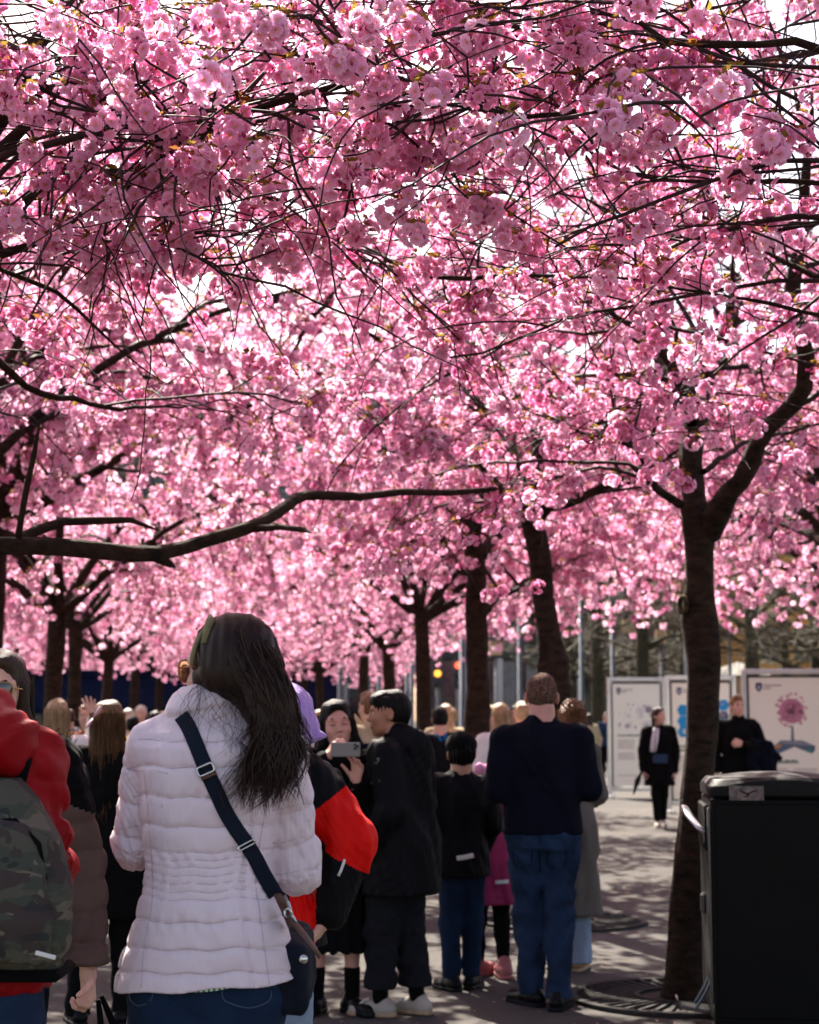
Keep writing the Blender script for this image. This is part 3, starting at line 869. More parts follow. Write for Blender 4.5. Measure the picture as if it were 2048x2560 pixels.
# pale kiosk columns between the trunks: a glass front with white pillars
M_WHITEP = mat('white_paint', (.50, .48, .45), .5, .08, 6)
M_STEELP = mat('pole_grey', (.20, .21, .22), .4, .15, 6, metal=.4)
gl = empty('glass_kiosk', (px_x(1262, 64), 64, 0), 0, 'glass kiosk with white pillars behind the leaning cherry trunks', 'kiosk')
MB().box((0, 1.5, 3.9), (3.6, 1.6, .16), bev=.04).build('roof', M_DKST, gl)
MB().box((0, 1.6, 1.9), (3.3, 1.2, 1.85)).build('glazing', M_GLASSD, gl)
for x, w in ((-2.9, .10), (-1.55, .10), (-.25, .16), (.55, .07), (1.6, .12), (2.8, .12)):
    MB().box((x, -.02, 1.9), (w, .10, 1.88), bev=.02).build('pillar', M_WHITEP, gl)
for x in (.15, 1.1): MB().box((x, .30, 2.6), (.30, .05, 1.1)).build('screen', M_STEELP, gl)
# street lamps with box lanterns
M_LANT = mat('lantern_glass', (.55, .38, .20), .5, .1, 5)
M_LANT.node_tree.nodes['Principled BSDF'].inputs['Transmission Weight'].default_value = .3
def lamp(px, py, w, h, Y, label):
    p = at(px, py, Y); r = empty('street_lamp', (p.x, Y, 0), 0, label, 'street lamp', 'box lantern street lamps')
    ww, hh = pxm(w, Y) / 2, pxm(h, Y) / 2; z = p.z
    MB().lathe([(.09, 0), (.09, .5), (.055, .55), (.045, z - hh)], (0, 0, 0), 10).build('pole', M_STEELP, r, True)
    MB().box((0, 0, z), (ww, ww, hh), bev=.03).build('lantern', M_LANT, r)
    MB().box((0, 0, z + hh + .05), (ww * 1.08, ww * 1.08, .05), bev=.02).build('cap', M_DKST, r)
    MB().box((0, 0, z - hh - .05), (ww * 1.08, ww * 1.08, .05), bev=.02).build('base', M_DKST, r)
lamp(1240, 1620, 30, 36, 56, 'street lamp with box lantern just right of the slim forked trunk')
lamp(1328, 1638, 26, 30, 66, 'street lamp with box lantern left of the burl on the leaning trunk')
lamp(1571, 1566, 28, 36, 60, 'street lamp with the upper of two box lanterns left of the big forked trunk')
lamp(1652, 1592, 26, 38, 52, 'street lamp with box lantern over the middle display board')
lamp(1822, 1532, 50, 56, 44, 'street lamp with the largest box lantern right of the big forked trunk')
lamp(1712, 1480, 30, 56, 48, 'street lamp whose lantern peeks out behind the big forked trunk')
# slim poles and signal lights seen between the trunks
M_POLE = mat('pale_pole', (.065, .08, .10), .4, .12, 6, metal=.3)
def glow(name, c, e):
    m = bpy.data.materials.new(name); m.use_nodes = True; b = m.node_tree.nodes['Principled BSDF']
    b.inputs['Base Color'].default_value = (*c, 1); b.inputs['Emission Color'].default_value = (*c, 1); b.inputs['Emission Strength'].default_value = e
    return m
for px, Y, h, w, lb in ((1156, 40, 6.0, .075, 'pale blue grey pole against the left side of the slim forked trunk'), (1030, 52, 5.2, .07, 'pale pole between the black haired man and the slim forked trunk'), (1018, 62, 5.2, .07, 'thinner pale pole behind the black haired man'), (948, 50, 5.0, .06, 'pale pole left of the trunk behind the black haired man'), (922, 60, 5.0, .07, 'pale pole right of the slanting far trunk'),
        (852, 48, 5.0, .07, 'pale pole above the phone'), (868, 58, 5.0, .06, 'farther pale pole above the phone'), (800, 46, 5.0, .06, 'pale pole above the lavender hat'), (1452, 44, 5.2, .05, 'slim pole right of the curly haired woman'), (1530, 50, 5.0, .06, 'slim pole left of the first display board'), (1298, 50, 4.6, .06, 'slim pole left of the burl')):
    p = empty('pole', (px_x(px, Y), Y, 0), 0, lb, 'pole', 'slim poles behind the trunks')
    MB().lathe([(w * 1.8, 0), (w * 1.8, .06), (w * 1.05, .08), (w, h)], (0, 0, 0), 10).build('shaft', M_POLE, p, True)
    MB().lathe([(w * 1.25, h), (w * 1.25, h + .05), (w * .5, h + .12)], (0, 0, 0), 10).build('finial', M_STEELP, p, True)
for px, py, Y, c, lb in ((1094, 1684, 50, (1.0, .42, .05), 'signal light glowing amber right of the straight far trunk'), (1145, 1686, 50, (1.0, .12, .05), 'signal light glowing red left of the slim forked trunk')):
    z = at(px, py, Y).z; p = empty('signal_light', (px_x(px, Y), Y, 0), 0, lb, 'signal light')
    MB().lathe([(.06, 0), (.05, z + .3)], (0, .12, 0), 8).build('post', M_STEELP, p, True)
    MB().box((0, 0, z), (.17, .10, .42), bev=.03).build('housing', M_DKST, p)
    for i, dz in enumerate((.26, 0, -.26)):
        MB().lathe([(.10, 0), (.09, .02), (.001, .035)], (0, -.101, z + dz), 14, Matrix.Rotation(math.pi / 2, 3, 'X')).build('lamp', glow('lamp_%d_%d' % (px, i), c, .6) if dz == (0 if px == 1094 else .26) else M_GLASSD, p, True)
# bare limes
M_LIME = bark_material('lime_bark', (.030, .027, .016), (.085, .078, .042))
M_LTW = mat('lime_twigs', (.075, .058, .034), .8, .3, 20)
def lime_kind(seed):
    rng = random.Random(seed)
    T = resample([np.array(p) for p in ((0, 0, 0), (.02, 0, .4), (.05, .02, 2.2), (.02, 0, 4.6), (0, .05, 7.5))], [.27, .21, .19, .16, .08], .3)
    L = []
    for i in range(16):
        z = rng.uniform(2.6, 6.8); a = rng.uniform(0, 6.28)
        P = bend_path(rng, (0, 0, z), (math.cos(a), math.sin(a), rng.uniform(.2, .9)), rng.uniform(2.2, 3.6), 10, .02, .10)
        L.append((P, np.linspace(.06, .015, len(P))))
    tw, p, r, s = grow(seed, L, n_sec=9, n_twig=8, zmin=2.2, zmax=12, dens=0.0)
    V, Q = knobbly(*T, 12, rng, .06); tm = mesh_np('trunk', V, Q); tm.materials.append(M_LIME)
    lm = []
    for a, b in L:
        V, Q = knobbly(a, b, 7, rng, .05); me = mesh_np('limb', V, Q); me.materials.append(M_LIME); lm.append(me)
    V, Q = tubes_np([(a, b * 1.6) for a, b in tw], 3); wm = mesh_np('twigs', V, Q); wm.materials.append(M_LTW)
    return tm, lm, wm
LIMES = [lime_kind(61), lime_kind(62)]
for i, (px, Y, rz, lb) in enumerate(((1489, 52, .3, 'bare lime tree left of the display boards'), (1606, 47, 1.5, 'bare lime tree behind the left display board'), (1712, 58, 2.2, 'bare lime tree hidden behind the big forked trunk'),
        (1882, 42, 2.9, 'bare lime tree with mossy trunk at the gap between the boards'), (2042, 44, 4.1, 'bare lime tree at the right edge before the ochre building'), (1960, 70, .8, 'slender bare lime tree in front of the ochre building'),
        (1420, 60, 5.0, 'bare lime tree right of the leaning trunk'), (1330, 70, .4, 'bare lime tree behind the glass kiosk'), (1790, 72, 3.3, 'farthest bare lime tree behind the middle board'), (1150, 74, 2.0, 'bare lime tree between the two forked trunks'),
        (2200, 36, 2.6, 'bare lime tree beyond the right edge'))):
    tm, lm, wm = LIMES[i % 2]
    r = empty('lime_tree', (px_x(px, Y), Y, 0), rz, lb, 'lime tree', 'bare lime trees round the square')
    link('trunk', tm, None, r)
    for me in lm: link('limb', me, None, r)
    o = link('twigs', wm, None, r); o['kind'] = 'stuff'
# pale cafe parasol behind the boards
ps = empty('parasol', tuple(Vector((px_x(1842, 50), 50, 0))), 0, 'pale cafe parasol above the gap between the boards', 'parasol')
MB().lathe([(1.0, 2.78), (.55, 3.0), (.02, 3.18)], (0, 0, 0), 8).build('canopy', mat('parasol_cloth', (.24, .22, .19), .9), ps)
MB().lathe([(.03, 0), (.03, 3.1)], (0, 0, 0), 8).build('pole', M_STEELP, ps)

# ---------------------------------------------------------------- display boards
M_ALU = mat('aluminium', (.42, .43, .44), .35, .08, 8, metal=.85)
def banner_mat():
    m = bpy.data.materials.new('banner_cloth'); m.use_nodes = True; nt = m.node_tree; nt.nodes.clear()
    out = nt.nodes.new('ShaderNodeOutputMaterial'); df = nt.nodes.new('ShaderNodeBsdfDiffuse'); tr = nt.nodes.new('ShaderNodeBsdfTranslucent')
    df.inputs[0].default_value = (.74, .73, .67, 1); tr.inputs[0].default_value = (.74, .72, .64, 1)
    ms = nt.nodes.new('ShaderNodeMixShader'); ms.inputs[0].default_value = .13
    nt.links.new(df.outputs[0], ms.inputs[1]); nt.links.new(tr.outputs[0], ms.inputs[2]); nt.links.new(ms.outputs[0], out.inputs[0])
    return m
M_BAN = banner_mat()
def ink(name, c): return mat('ink_' + name, c, .8, .1, 20, spec=.2)
I_DK, I_GR, I_TXT, I_BLUE, I_LB, I_PINK, I_TEAL, I_OR, I_STEEL = ink('navy', (.03, .035, .07)), ink('green', (.02, .10, .07)), ink('grey', (.36, .33, .30)), ink('blue', (.02, .26, .55)), ink('pale_blue', (.45, .50, .62)), ink('pink', (.50, .22, .30)), ink('teal', (.03, .30, .28)), ink('orange', (.55, .26, .08)), ink('steel', (.10, .14, .19))
def board(label, pxl, pxr, Y, top_py, ang, art):
    xl, xr = px_x(pxl, Y), px_x(pxr, Y); w = (xr - xl) / 2; h = at(1024, top_py, Y).z
    r = empty('display_board', ((xl + xr) / 2, Y, 0), ang, label, 'display board', 'display boards on the promenade')
    for s in (-1, 1):
        MB().box((s * (w - .03), 0, h / 2), (.035, .035, h / 2), bev=.008).build('post', M_ALU, r)
        MB().box((s * (w - .03), 0, .03), (.05, .30, .03), bev=.01).build('foot', M_ALU, r)
    MB().box((0, -.003, h - .035), (w - .066, .035, .038), bev=.008).build('top_rail', M_ALU, r)
    MB().box((0, 0, .16), (w - .066, .03, .035), bev=.008).build('bottom_rail', M_ALU, r)
    MB().box((0, .0, (h + .12) / 2), (w - .10, .006, (h - .36) / 2)).build('banner', M_BAN, r)
    M_FR = mat('banner_edge', (.03, .028, .028), .7)
    for s in (-1, 1): MB().box((s * (w - .085), 0, (h + .12) / 2), (.014, .012, (h - .33) / 2)).build('banner_edge', M_FR, r)
    MB().box((0, 0, h - .10), (w - .10, .012, .016)).build('banner_edge', M_FR, r)
    W, H0, H1 = w - .10, .30, h - .12
    F = lambda u, v: (u * W, H0 + (H1 - H0) * v)          # u -1..1, v 0..1 up
    def flat(name, polys, m, d=.0085):
        mb = MB()
        for p in polys: mb.prism([F(*q) for q in p], -d, -d + .002)
        o = mb.build(name, m, r); return o
    def disc(u, v, ru, n=14, asp=None):
        a = asp or (H1 - H0) / (2 * W) ; rv = ru / a / 2 * 1.0
        return [(u + ru * math.cos(2 * math.pi * k / n), v + rv * math.sin(2 * math.pi * k / n)) for k in range(n)]
    # crest and the two small lines beside it
    cu, cv, cw, ch = -.74, .925, .085, .040
    flat('crest', [[(cu - cw, cv + ch * .6), (cu - cw * .5, cv + ch), (cu, cv + ch * .7), (cu + cw * .5, cv + ch), (cu + cw, cv + ch * .6), (cu + cw, cv - ch * .3), (cu, cv - ch), (cu - cw, cv - ch * .3)]], I_DK)
    flat('crest_emblem', [[(cu - cw * .42, cv + ch * .3), (cu + cw * .42, cv + ch * .3), (cu + cw * .3, cv - ch * .3), (cu, cv - ch * .6), (cu - cw * .3, cv - ch * .3)]], I_LB, .011)
    flat('small_print', [[(-.62, .945), (-.15, .945), (-.15, .933), (-.62, .933)], [(-.62, .922), (-.42, .922), (-.42, .910), (-.62, .910)]], I_TXT)
    art(flat, disc)
    return r
def text_block(rg, u0, u1, v0, v1, n):
    out = []; dv = (v0 - v1) / n
    for i in range(n):
        v = v0 - i * dv; e = u1 - rg.uniform(0, .12) * (u1 - u0)
        u = u0
        while u < e:
            w = rg.uniform(.03, .12); out.append([(u, v), (min(u + w, e), v), (min(u + w, e), v - dv * .5), (u, v - dv * .5)]); u += w + .02
    return out
def heading(rg, u0, u1, v, h):
    out = []; u = u0
    while u < u1:
        w = rg.uniform(.022, .05); t = h * (1 if rg.random() < .3 else .7); out.append([(u, v + t), (u + w, v + t), (u + w, v), (u, v)]); u += w + .012
    return out
def art_map(flat, disc):
    rg = random.Random(4)
    flat('map_patch', [disc(rg.uniform(-.6, .6), rg.uniform(.55, .78), rg.uniform(.06, .2), 7) for _ in range(10)], ink('mist', (.60, .57, .58)), .0075)
    flat('map_symbol', [disc(rg.uniform(-.8, .8), rg.uniform(.53, .80), rg.uniform(.015, .045), 7) for _ in range(26)], I_STEEL, .010)
    flat('heading', heading(rg, -.8, .30, .465, .022), I_GR)
    o = flat('text', text_block(rg, -.8, -.05, .43, .33, 6) + text_block(rg, -.8, -.05, .30, .22, 4), I_TXT); o['kind'] = 'stuff'
    flat('foot_line', text_block(rg, -.8, .8, .075, .055, 1), I_TXT)
def art_hex(flat, disc):
    rg = random.Random(5)
    hx_ = lambda u, v, s: disc(u, v, s, 6)
    pos = [(-.62, .755), (-.12, .76), (.40, .76), (-.62, .655), (-.12, .65), (.40, .66), (-.62, .56), (-.12, .56), (.40, .56), (.78, .80), (.78, .70)]
    flat('hexagon_blue', [hx_(*pos[i], .21) for i in (0, 1, 3, 6, 9)], I_BLUE)
    flat('hexagon_photo', [hx_(*pos[i], .20) for i in (2, 4, 5, 7, 8, 10)], I_STEEL)
    flat('hexagon_detail', [hx_(pos[i][0] + rg.uniform(-.06, .06), pos[i][1] + rg.uniform(-.012, .012), .10) for i in (1, 2, 4, 5, 6, 7, 8)], I_LB, .011)
    flat('hexagon_mark', [hx_(pos[i][0] - .04, pos[i][1] + .01, .05) for i in (9, 10, 8)], I_PINK, .0125)
    flat('heading', heading(rg, -.75, -.2, .42, .022) + heading(rg, -.75, -.05, .385, .022), I_GR)
    o = flat('text', text_block(rg, -.75, .7, .35, .20, 9), I_TXT); o['kind'] = 'stuff'
def art_tree(flat, disc):
    rg = random.Random(6)
    cl = []
    for _ in range(170):
        a = rg.uniform(0, 6.28); q = min(1.0, abs(rg.gauss(0, .55))); cl.append(disc(.10 + .40 * q * math.cos(a), .735 + .135 * q * math.sin(a) * (1.05 if math.sin(a) > 0 else .9), rg.uniform(.02, .05), 6))
    flat('tree_crown', [disc(.10, .735, .33, 18)], I_PINK)
    o = flat('tree_crown_speckle', cl, I_PINK, .0105); o['kind'] = 'stuff'
    flat('tree_stem', [[(.09, .62), (.13, .62), (.15, .50), (.07, .50)]], I_STEEL)
    flat('ground_block', [[(-.20, .505), (.36, .505), (.70, .46), (.68, .425), (.60, .40), (.15, .455), (-.30, .395), (-.44, .425), (-.42, .45)]], I_STEEL)
    flat('ground_top', [[(-.18, .50), (.34, .50), (.62, .462), (.14, .472), (-.20, .48)]], ink('slate', (.22, .25, .28)), .0105)
    flat('ground_orange', [[(-.42, .447), (-.22, .478), (-.18, .462), (-.38, .43)]], I_OR, .0115)
    flat('ground_teal', [[(.46, .437), (.58, .425), (.60, .408), (.47, .418)]], I_TEAL, .0115)
    flat('heading', heading(rg, -.62, .22, .325, .028), I_GR)
    o = flat('text', text_block(rg, -.75, .02, .285, .17, 8) + text_block(rg, .12, .80, .285, .17, 8), I_TXT); o['kind'] = 'stuff'
board('display board with a pale map and the woman in black before it', 1515, 1660, 33.5, 1694, .06, art_map)
board('display board with blue hexagons, half hidden by the forked trunk', 1660, 1835, 28.0, 1689, .02, art_hex)
board('display board with a pink tree growing from an isometric block', 1852, 2074, 24.6, 1673, -.10, art_tree)

# ---------------------------------------------------------------- solid modelling for people: signed distances turned into one skin
def _dcap(p, a, b, r0, r1):
    a = np.asarray(a, np.float32); ba = np.asarray(b, np.float32) - a
    q = p - a
    h = np.clip((q @ ba) / max(float(ba @ ba), 1e-9), 0, 1)
    return np.linalg.norm(q - h[..., None] * ba, axis=-1) - (r0 + (r1 - r0) * h)
def cap(a, b, r0, r1=None, k=.02, sub=False):
    r1 = r0 if r1 is None else r1
    a = np.array(a, float); b = np.array(b, float); m = max(r0, r1)
    return dict(f=lambda p: _dcap(p, a, b, r0, r1), lo=np.minimum(a, b) - m, hi=np.maximum(a, b) + m, k=k, sub=sub)
def ell(c, r, R=None, k=.02, sub=False):
    c = np.array(c, float); r = np.array(r, float)
    Rn = None if R is None else np.array(R, float)
    def f(p):
        q = p - c.astype(np.float32)
        if Rn is not None: q = q @ Rn.astype(np.float32)
        k0 = np.linalg.norm(q / r.astype(np.float32), axis=-1); k1 = np.linalg.norm(q / (r * r).astype(np.float32), axis=-1)
        return k0 * (k0 - 1) / np.maximum(k1, 1e-6)
    m = r if Rn is None else np.full(3, r.max())
    return dict(f=f, lo=c - m, hi=c + m, k=k, sub=sub)
def loft(secs, k=.02, pw=2.3, sub=False):
    """stack of super-ellipses (z, cx, cy, rx, ry)"""
    S = np.array(sorted(secs), float)
    def f(p):
        z = p[..., 2]
        zc = np.clip(z, S[0, 0], S[-1, 0])
        cx, cy, rx, ry = (np.interp(zc, S[:, 0], S[:, i]).astype(np.float32) for i in (1, 2, 3, 4))
        qx = np.abs((p[..., 0] - cx) / rx); qy = np.abs((p[..., 1] - cy) / ry)
        g = (qx ** pw + qy ** pw) ** (1 / pw)
        rr = np.sqrt((p[..., 0] - cx) ** 2 + (p[..., 1] - cy) ** 2)
        d = (g - 1) * np.where(g > 1e-4, rr / np.maximum(g, 1e-4), np.minimum(rx, ry))
        dz = np.abs(z - zc)
        return np.where(dz > 0, np.sqrt(np.maximum(d, 0) ** 2 + dz ** 2) + np.minimum(d, 0) * (dz <= 0), np.maximum(d, -np.minimum(z - S[0, 0], S[-1, 0] - z) - 0.0))
    rx = S[:, 3].max(); 
    lo = np.array((np.min(S[:, 1] - S[:, 3]), np.min(S[:, 2] - S[:, 4]), S[0, 0]))
    hi = np.array((np.max(S[:, 1] + S[:, 3]), np.max(S[:, 2] + S[:, 4]), S[-1, 0]))
    return dict(f=f, lo=lo, hi=hi, k=k, sub=sub)
def rbox(c, h, r=.01, R=None, k=.01, sub=False):
    c = np.array(c, float); h = np.array(h, float) - r
    Rn = None if R is None else np.array(R, float)
    def f(p):
        q = p - c.astype(np.float32)
        if Rn is not None: q = q @ Rn.astype(np.float32)
        q = np.abs(q) - h.astype(np.float32)
        return np.linalg.norm(np.maximum(q, 0), axis=-1) + np.minimum(q.max(-1), 0) - r
    m = h + r if Rn is None else np.full(3, np.linalg.norm(h + r))
    return dict(f=f, lo=c - m, hi=c + m, k=k, sub=sub)
def sdf_eval(prims, vox, pad=None, planes=()):
    lo = np.min([q['lo'] for q in prims if not q['sub']], 0) - 3 * vox; hi = np.max([q['hi'] for q in prims if not q['sub']], 0) + 3 * vox
    n = np.ceil((hi - lo) / vox).astype(int) + 1
    ax = [(lo[i] + vox * np.arange(n[i])).astype(np.float32) for i in range(3)]
    D = np.full(n, 1.0, np.float32)
    for q in prims:
        e = q['k'] * 1.3 + 3 * vox
        i0 = np.clip(np.floor((q['lo'] - e - lo) / vox).astype(int), 0, n); i1 = np.clip(np.ceil((q['hi'] + e - lo) / vox).astype(int) + 1, 0, n)
        if np.any(i1 <= i0): continue
        sl = tuple(slice(a, b) for a, b in zip(i0, i1))
        P = np.stack(np.meshgrid(*[ax[i][sl[i]] for i in range(3)], indexing='ij'), -1)
        d = q['f'](P).astype(np.float32); a = D[sl]; k = max(q['k'], 1e-5)
        if q['sub']:
            h = np.maximum(k - np.abs(a + d), 0) / k
            D[sl] = np.maximum(a, -d) + h * h * k * .25
        else:
            h = np.maximum(k - np.abs(a - d), 0) / k
            D[sl] = np.minimum(a, d) - h * h * k * .25
    for pt, nn in planes:
        nn = np.array(nn, float); nn /= np.linalg.norm(nn)
        s = (ax[0][:, None, None] - pt[0]) * nn[0] + (ax[1][None, :, None] - pt[1]) * nn[1] + (ax[2][None, None, :] - pt[2]) * nn[2]
        D = np.maximum(D, s.astype(np.float32))
    return D, ax
def surface_nets(D, ax, vox):
    nx, ny, nz = D.shape
    S = D < 0
    c = [S[i:nx - 1 + i, j:ny - 1 + j, k:nz - 1 + k] for i in (0, 1) for j in (0, 1) for k in (0, 1)]
    cnt = sum(a.astype(np.int8) for a in c)
    act = (cnt > 0) & (cnt < 8)
    idx = np.argwhere(act)
    vid = np.full(act.shape, -1, np.int32); vid[act] = np.arange(len(idx))
    I, J, K = idx.T
    dv = {(i, j, k): D[I + i, J + j, K + k] for i in (0, 1) for j in (0, 1) for k in (0, 1)}
    acc = np.zeros((len(idx), 3), np.float64); num = np.zeros(len(idx))
    for axn in range(3):
        for u in (0, 1):
            for w in (0, 1):
                o = [u, w]; o.insert(axn, 0); p = [u, w]; p.insert(axn, 1)
                a, b = dv[tuple(o)], dv[tuple(p)]
                m = (a < 0) != (b < 0)
                t = np.where(m, a / np.where(m, a - b, 1), 0)
                q = np.zeros((len(idx), 3)); q[:, :] = o; q[:, axn] += t
                acc += q * m[:, None]; num += m
    V = acc / num[:, None] + idx
    V = V * vox + np.array([ax[0][0], ax[1][0], ax[2][0]])
    Q = []
    for axn in range(3):
        sl0 = [slice(None)] * 3; sl1 = [slice(None)] * 3
        sl0[axn] = slice(0, -1); sl1[axn] = slice(1, None)
        A, B = S[tuple(sl0)], S[tuple(sl1)]
        e = np.argwhere(A != B)
        o1, o2 = [a for a in range(3) if a != axn]
        sh = act.shape
        ok = (e[:, o1] > 0) & (e[:, o2] > 0) & (e[:, o1] < sh[o1]) & (e[:, o2] < sh[o2])
        e = e[ok]
        if not len(e): continue
        def cell(d1, d2):
            q = e.copy(); q[:, o1] -= d1; q[:, o2] -= d2
            return vid[q[:, 0], q[:, 1], q[:, 2]]
        quad = np.stack([cell(0, 0), cell(1, 0), cell(1, 1), cell(0, 1)], 1)
        ins = A[e[:, 0], e[:, 1], e[:, 2]]
        flip = ins if axn != 1 else ~ins
        quad[~flip] = quad[~flip][:, ::-1]
        Q.append(quad)
    return V, np.concatenate(Q)
def wrinkle(amp, freq, seed, st=(1, 1, .45)):
    r = np.random.RandomState(seed)
    dirs = r.normal(size=(6, 3)) * np.array(st); ph = r.uniform(0, 6.28, 6); fr = freq * np.array((1, 1.37, 1.9, 2.6, 3.7, 5.1))
    def f(X, Y, Z):
        d = 0
        w = .03 * np.sin(X * 13 + Z * 7 + ph[0]) + .03 * np.sin(Y * 11 - Z * 9 + ph[1])
        for i in range(6):
            d = d + amp / (1 + .6 * i) * np.sin((X * dirs[i, 0] + Y * dirs[i, 1] + (Z + w) * dirs[i, 2]) * fr[i] + ph[i] + 2 * w * fr[i])
        return d
    return f
def solid(prims, vox, planes=(), post=None):
    D, ax = sdf_eval(prims, vox)
    if post is not None:
        D = D + post(ax[0][:, None, None], ax[1][None, :, None], ax[2][None, None, :]).astype(np.float32)
    for pt, nn in planes:
        nn = np.array(nn, float); nn /= np.linalg.norm(nn)
        s = (ax[0][:, None, None] - pt[0]) * nn[0] + (ax[1][None, :, None] - pt[1]) * nn[1] + (ax[2][None, None, :] - pt[2]) * nn[2]
        D = np.maximum(D, s.astype(np.float32))
    return surface_nets(D, ax, vox)
def join(parts):
    """parts: (V, Q, material index) -> one mesh's arrays"""
    Vs, Qs, mi, n = [], [], [], 0
    for V, Q, m in parts:
        Vs.append(V); Qs.append(Q + n); mi.append(np.full(len(Q), m, np.int32)); n += len(V)
    return np.concatenate(Vs), np.concatenate(Qs), np.concatenate(mi)
def joined(name, parts):
    V, Q, mi = join(parts)
    me = mesh_np(name, V, Q)
    me.polygons.foreach_set('material_index', mi)
    return me

# ---------------------------------------------------------------- heads, hands, people
SKINS = {}
def skin_mat(name, c):
    m = mat('skin_' + name, c, .55, .10, 30, .15, 220, spec=.4)
    b = m.node_tree.nodes['Principled BSDF']
    b.inputs['Subsurface Weight'].default_value = .12
    b.inputs['Subsurface Radius'].default_value = (.012, .004, .002)
    return m
M_FAIR = skin_mat('fair', (.58, .34, .25))
M_LIGHT = skin_mat('light', (.50, .29, .20))
M_TAN = skin_mat('tan', (.42, .235, .15))
M_LIP = mat('lips', (.42, .13, .11), .4, .1)
M_EYEW = mat('eye_white', (.75, .72, .68), .25, .03)
M_DARK = mat('brow_dark', (.022, .015, .012), .6, .2)
HEADS = {}
def head_arrays(male=False, mouth='closed', eyes='open', vox=.0042):
    key = (male, mouth, eyes)
    if key in HEADS: return HEADS[key]
    j = 1.07 if male else 1.0
    P = [ell((0, -.014, .036), (.073, .094, .080), k=.02), ell((0, .026, -.022), (.060, .066, .085), k=.035),
         ell((0, .036, -.070), (.044 * j, .048, .038), k=.03), ell((0, .066, -.096), (.020 * j, .017, .016 * j), k=.025),
         cap((-.034, .076, .028), (.034, .076, .028), .011, k=.025),
         cap((0, .084, .014), (0, .103, -.022), .008, .0105 * j, k=.014), ell((0, .104, -.027), (.0115 * j, .010, .009), k=.008),
         ell((-.011, .095, -.031), (.008, .010, .007), k=.006), ell((.011, .095, -.031), (.008, .010, .007), k=.006)]
    for s in (-1, 1):
        P += [ell((s * .038, .062, -.026), (.022, .022, .020), k=.025), ell((s * .031, .092, .008), (.017, .014, .010), k=.014, sub=True)]
        P += [ell((s * .077, -.010, -.004), (.009, .020, .031), R=Matrix.Rotation(s * .35, 3, 'Z'), k=.008), ell((s * .083, -.004, -.002), (.005, .010, .019), k=.006, sub=True)]
    if mouth == 'open':
        P += [ell((0, .088, -.062), (.026, .018, .017), k=.012), ell((0, .104, -.062), (.018, .016, .011), k=.006, sub=True)]
    elif mouth == 'smile':
        P += [cap((-.020, .080, -.056), (0, .091, -.062), .008, k=.012), cap((.020, .080, -.056), (0, .091, -.062), .008, k=.012), ell((0, .103, -.060), (.022, .010, .003), k=.004, sub=True)]
    else:
        P += [cap((-.018, .084, -.058), (.018, .084, -.058), .0085, k=.012), cap((-.020, .096, -.058), (.020, .096, -.058), .0022, k=.004, sub=True)]
    V, Q = solid(P, vox)
    parts = [(V, Q, 0)]
    lp = [cap((-.016, .0895, -.0545), (.016, .0895, -.0545), .0045, k=.004), cap((-.014, .0895, -.0645), (.014, .0895, -.0645), .0052, k=.002)] if mouth != 'open' else [cap((-.018, .092, -.049), (.018, .092, -.049), .005, k=.004), cap((-.016, .091, -.075), (.016, .091, -.075), .0058, k=.002)]
    V, Q = solid(lp, .003); parts.append((V, Q, 1))
    for s in (-1, 1):
        if eyes == 'open':
            V, Q = solid([ell((s * .031, .073, .007), (.0135, .0115, .0085), k=.001)], .003); parts.append((V, Q, 2))
            V, Q = solid([ell((s * .031, .0835, .007), (.0058, .003, .0060), k=.001)], .0022); parts.append((V, Q, 3))
            V, Q = solid([cap((s * .019, .083, .013), (s * .044, .076, .013), .0026, k=.001)], .0022); parts.append((V, Q, 3))
        else:
            V, Q = solid([ell((s * .031, .076, .008), (.0165, .0115, .0100), k=.001)], .003); parts.append((V, Q, 0))
            V, Q = solid([cap((s * .017, .084, .003), (s * .031, .0865, .0005), .0022, k=.001), cap((s * .045, .078, .004), (s * .031, .0865, .0005), .0022, k=.001)], .002); parts.append((V, Q, 3))
        V, Q = solid([cap((s * .016, .089, .029), (s * .034, .088, .033), .0038, k=.003), cap((s * .034, .088, .033), (s * .050, .073, .028), .0034, .002, k=.003)], .0025); parts.append((V, Q, 3))
    HEADS[key] = join(parts)
    return HEADS[key]
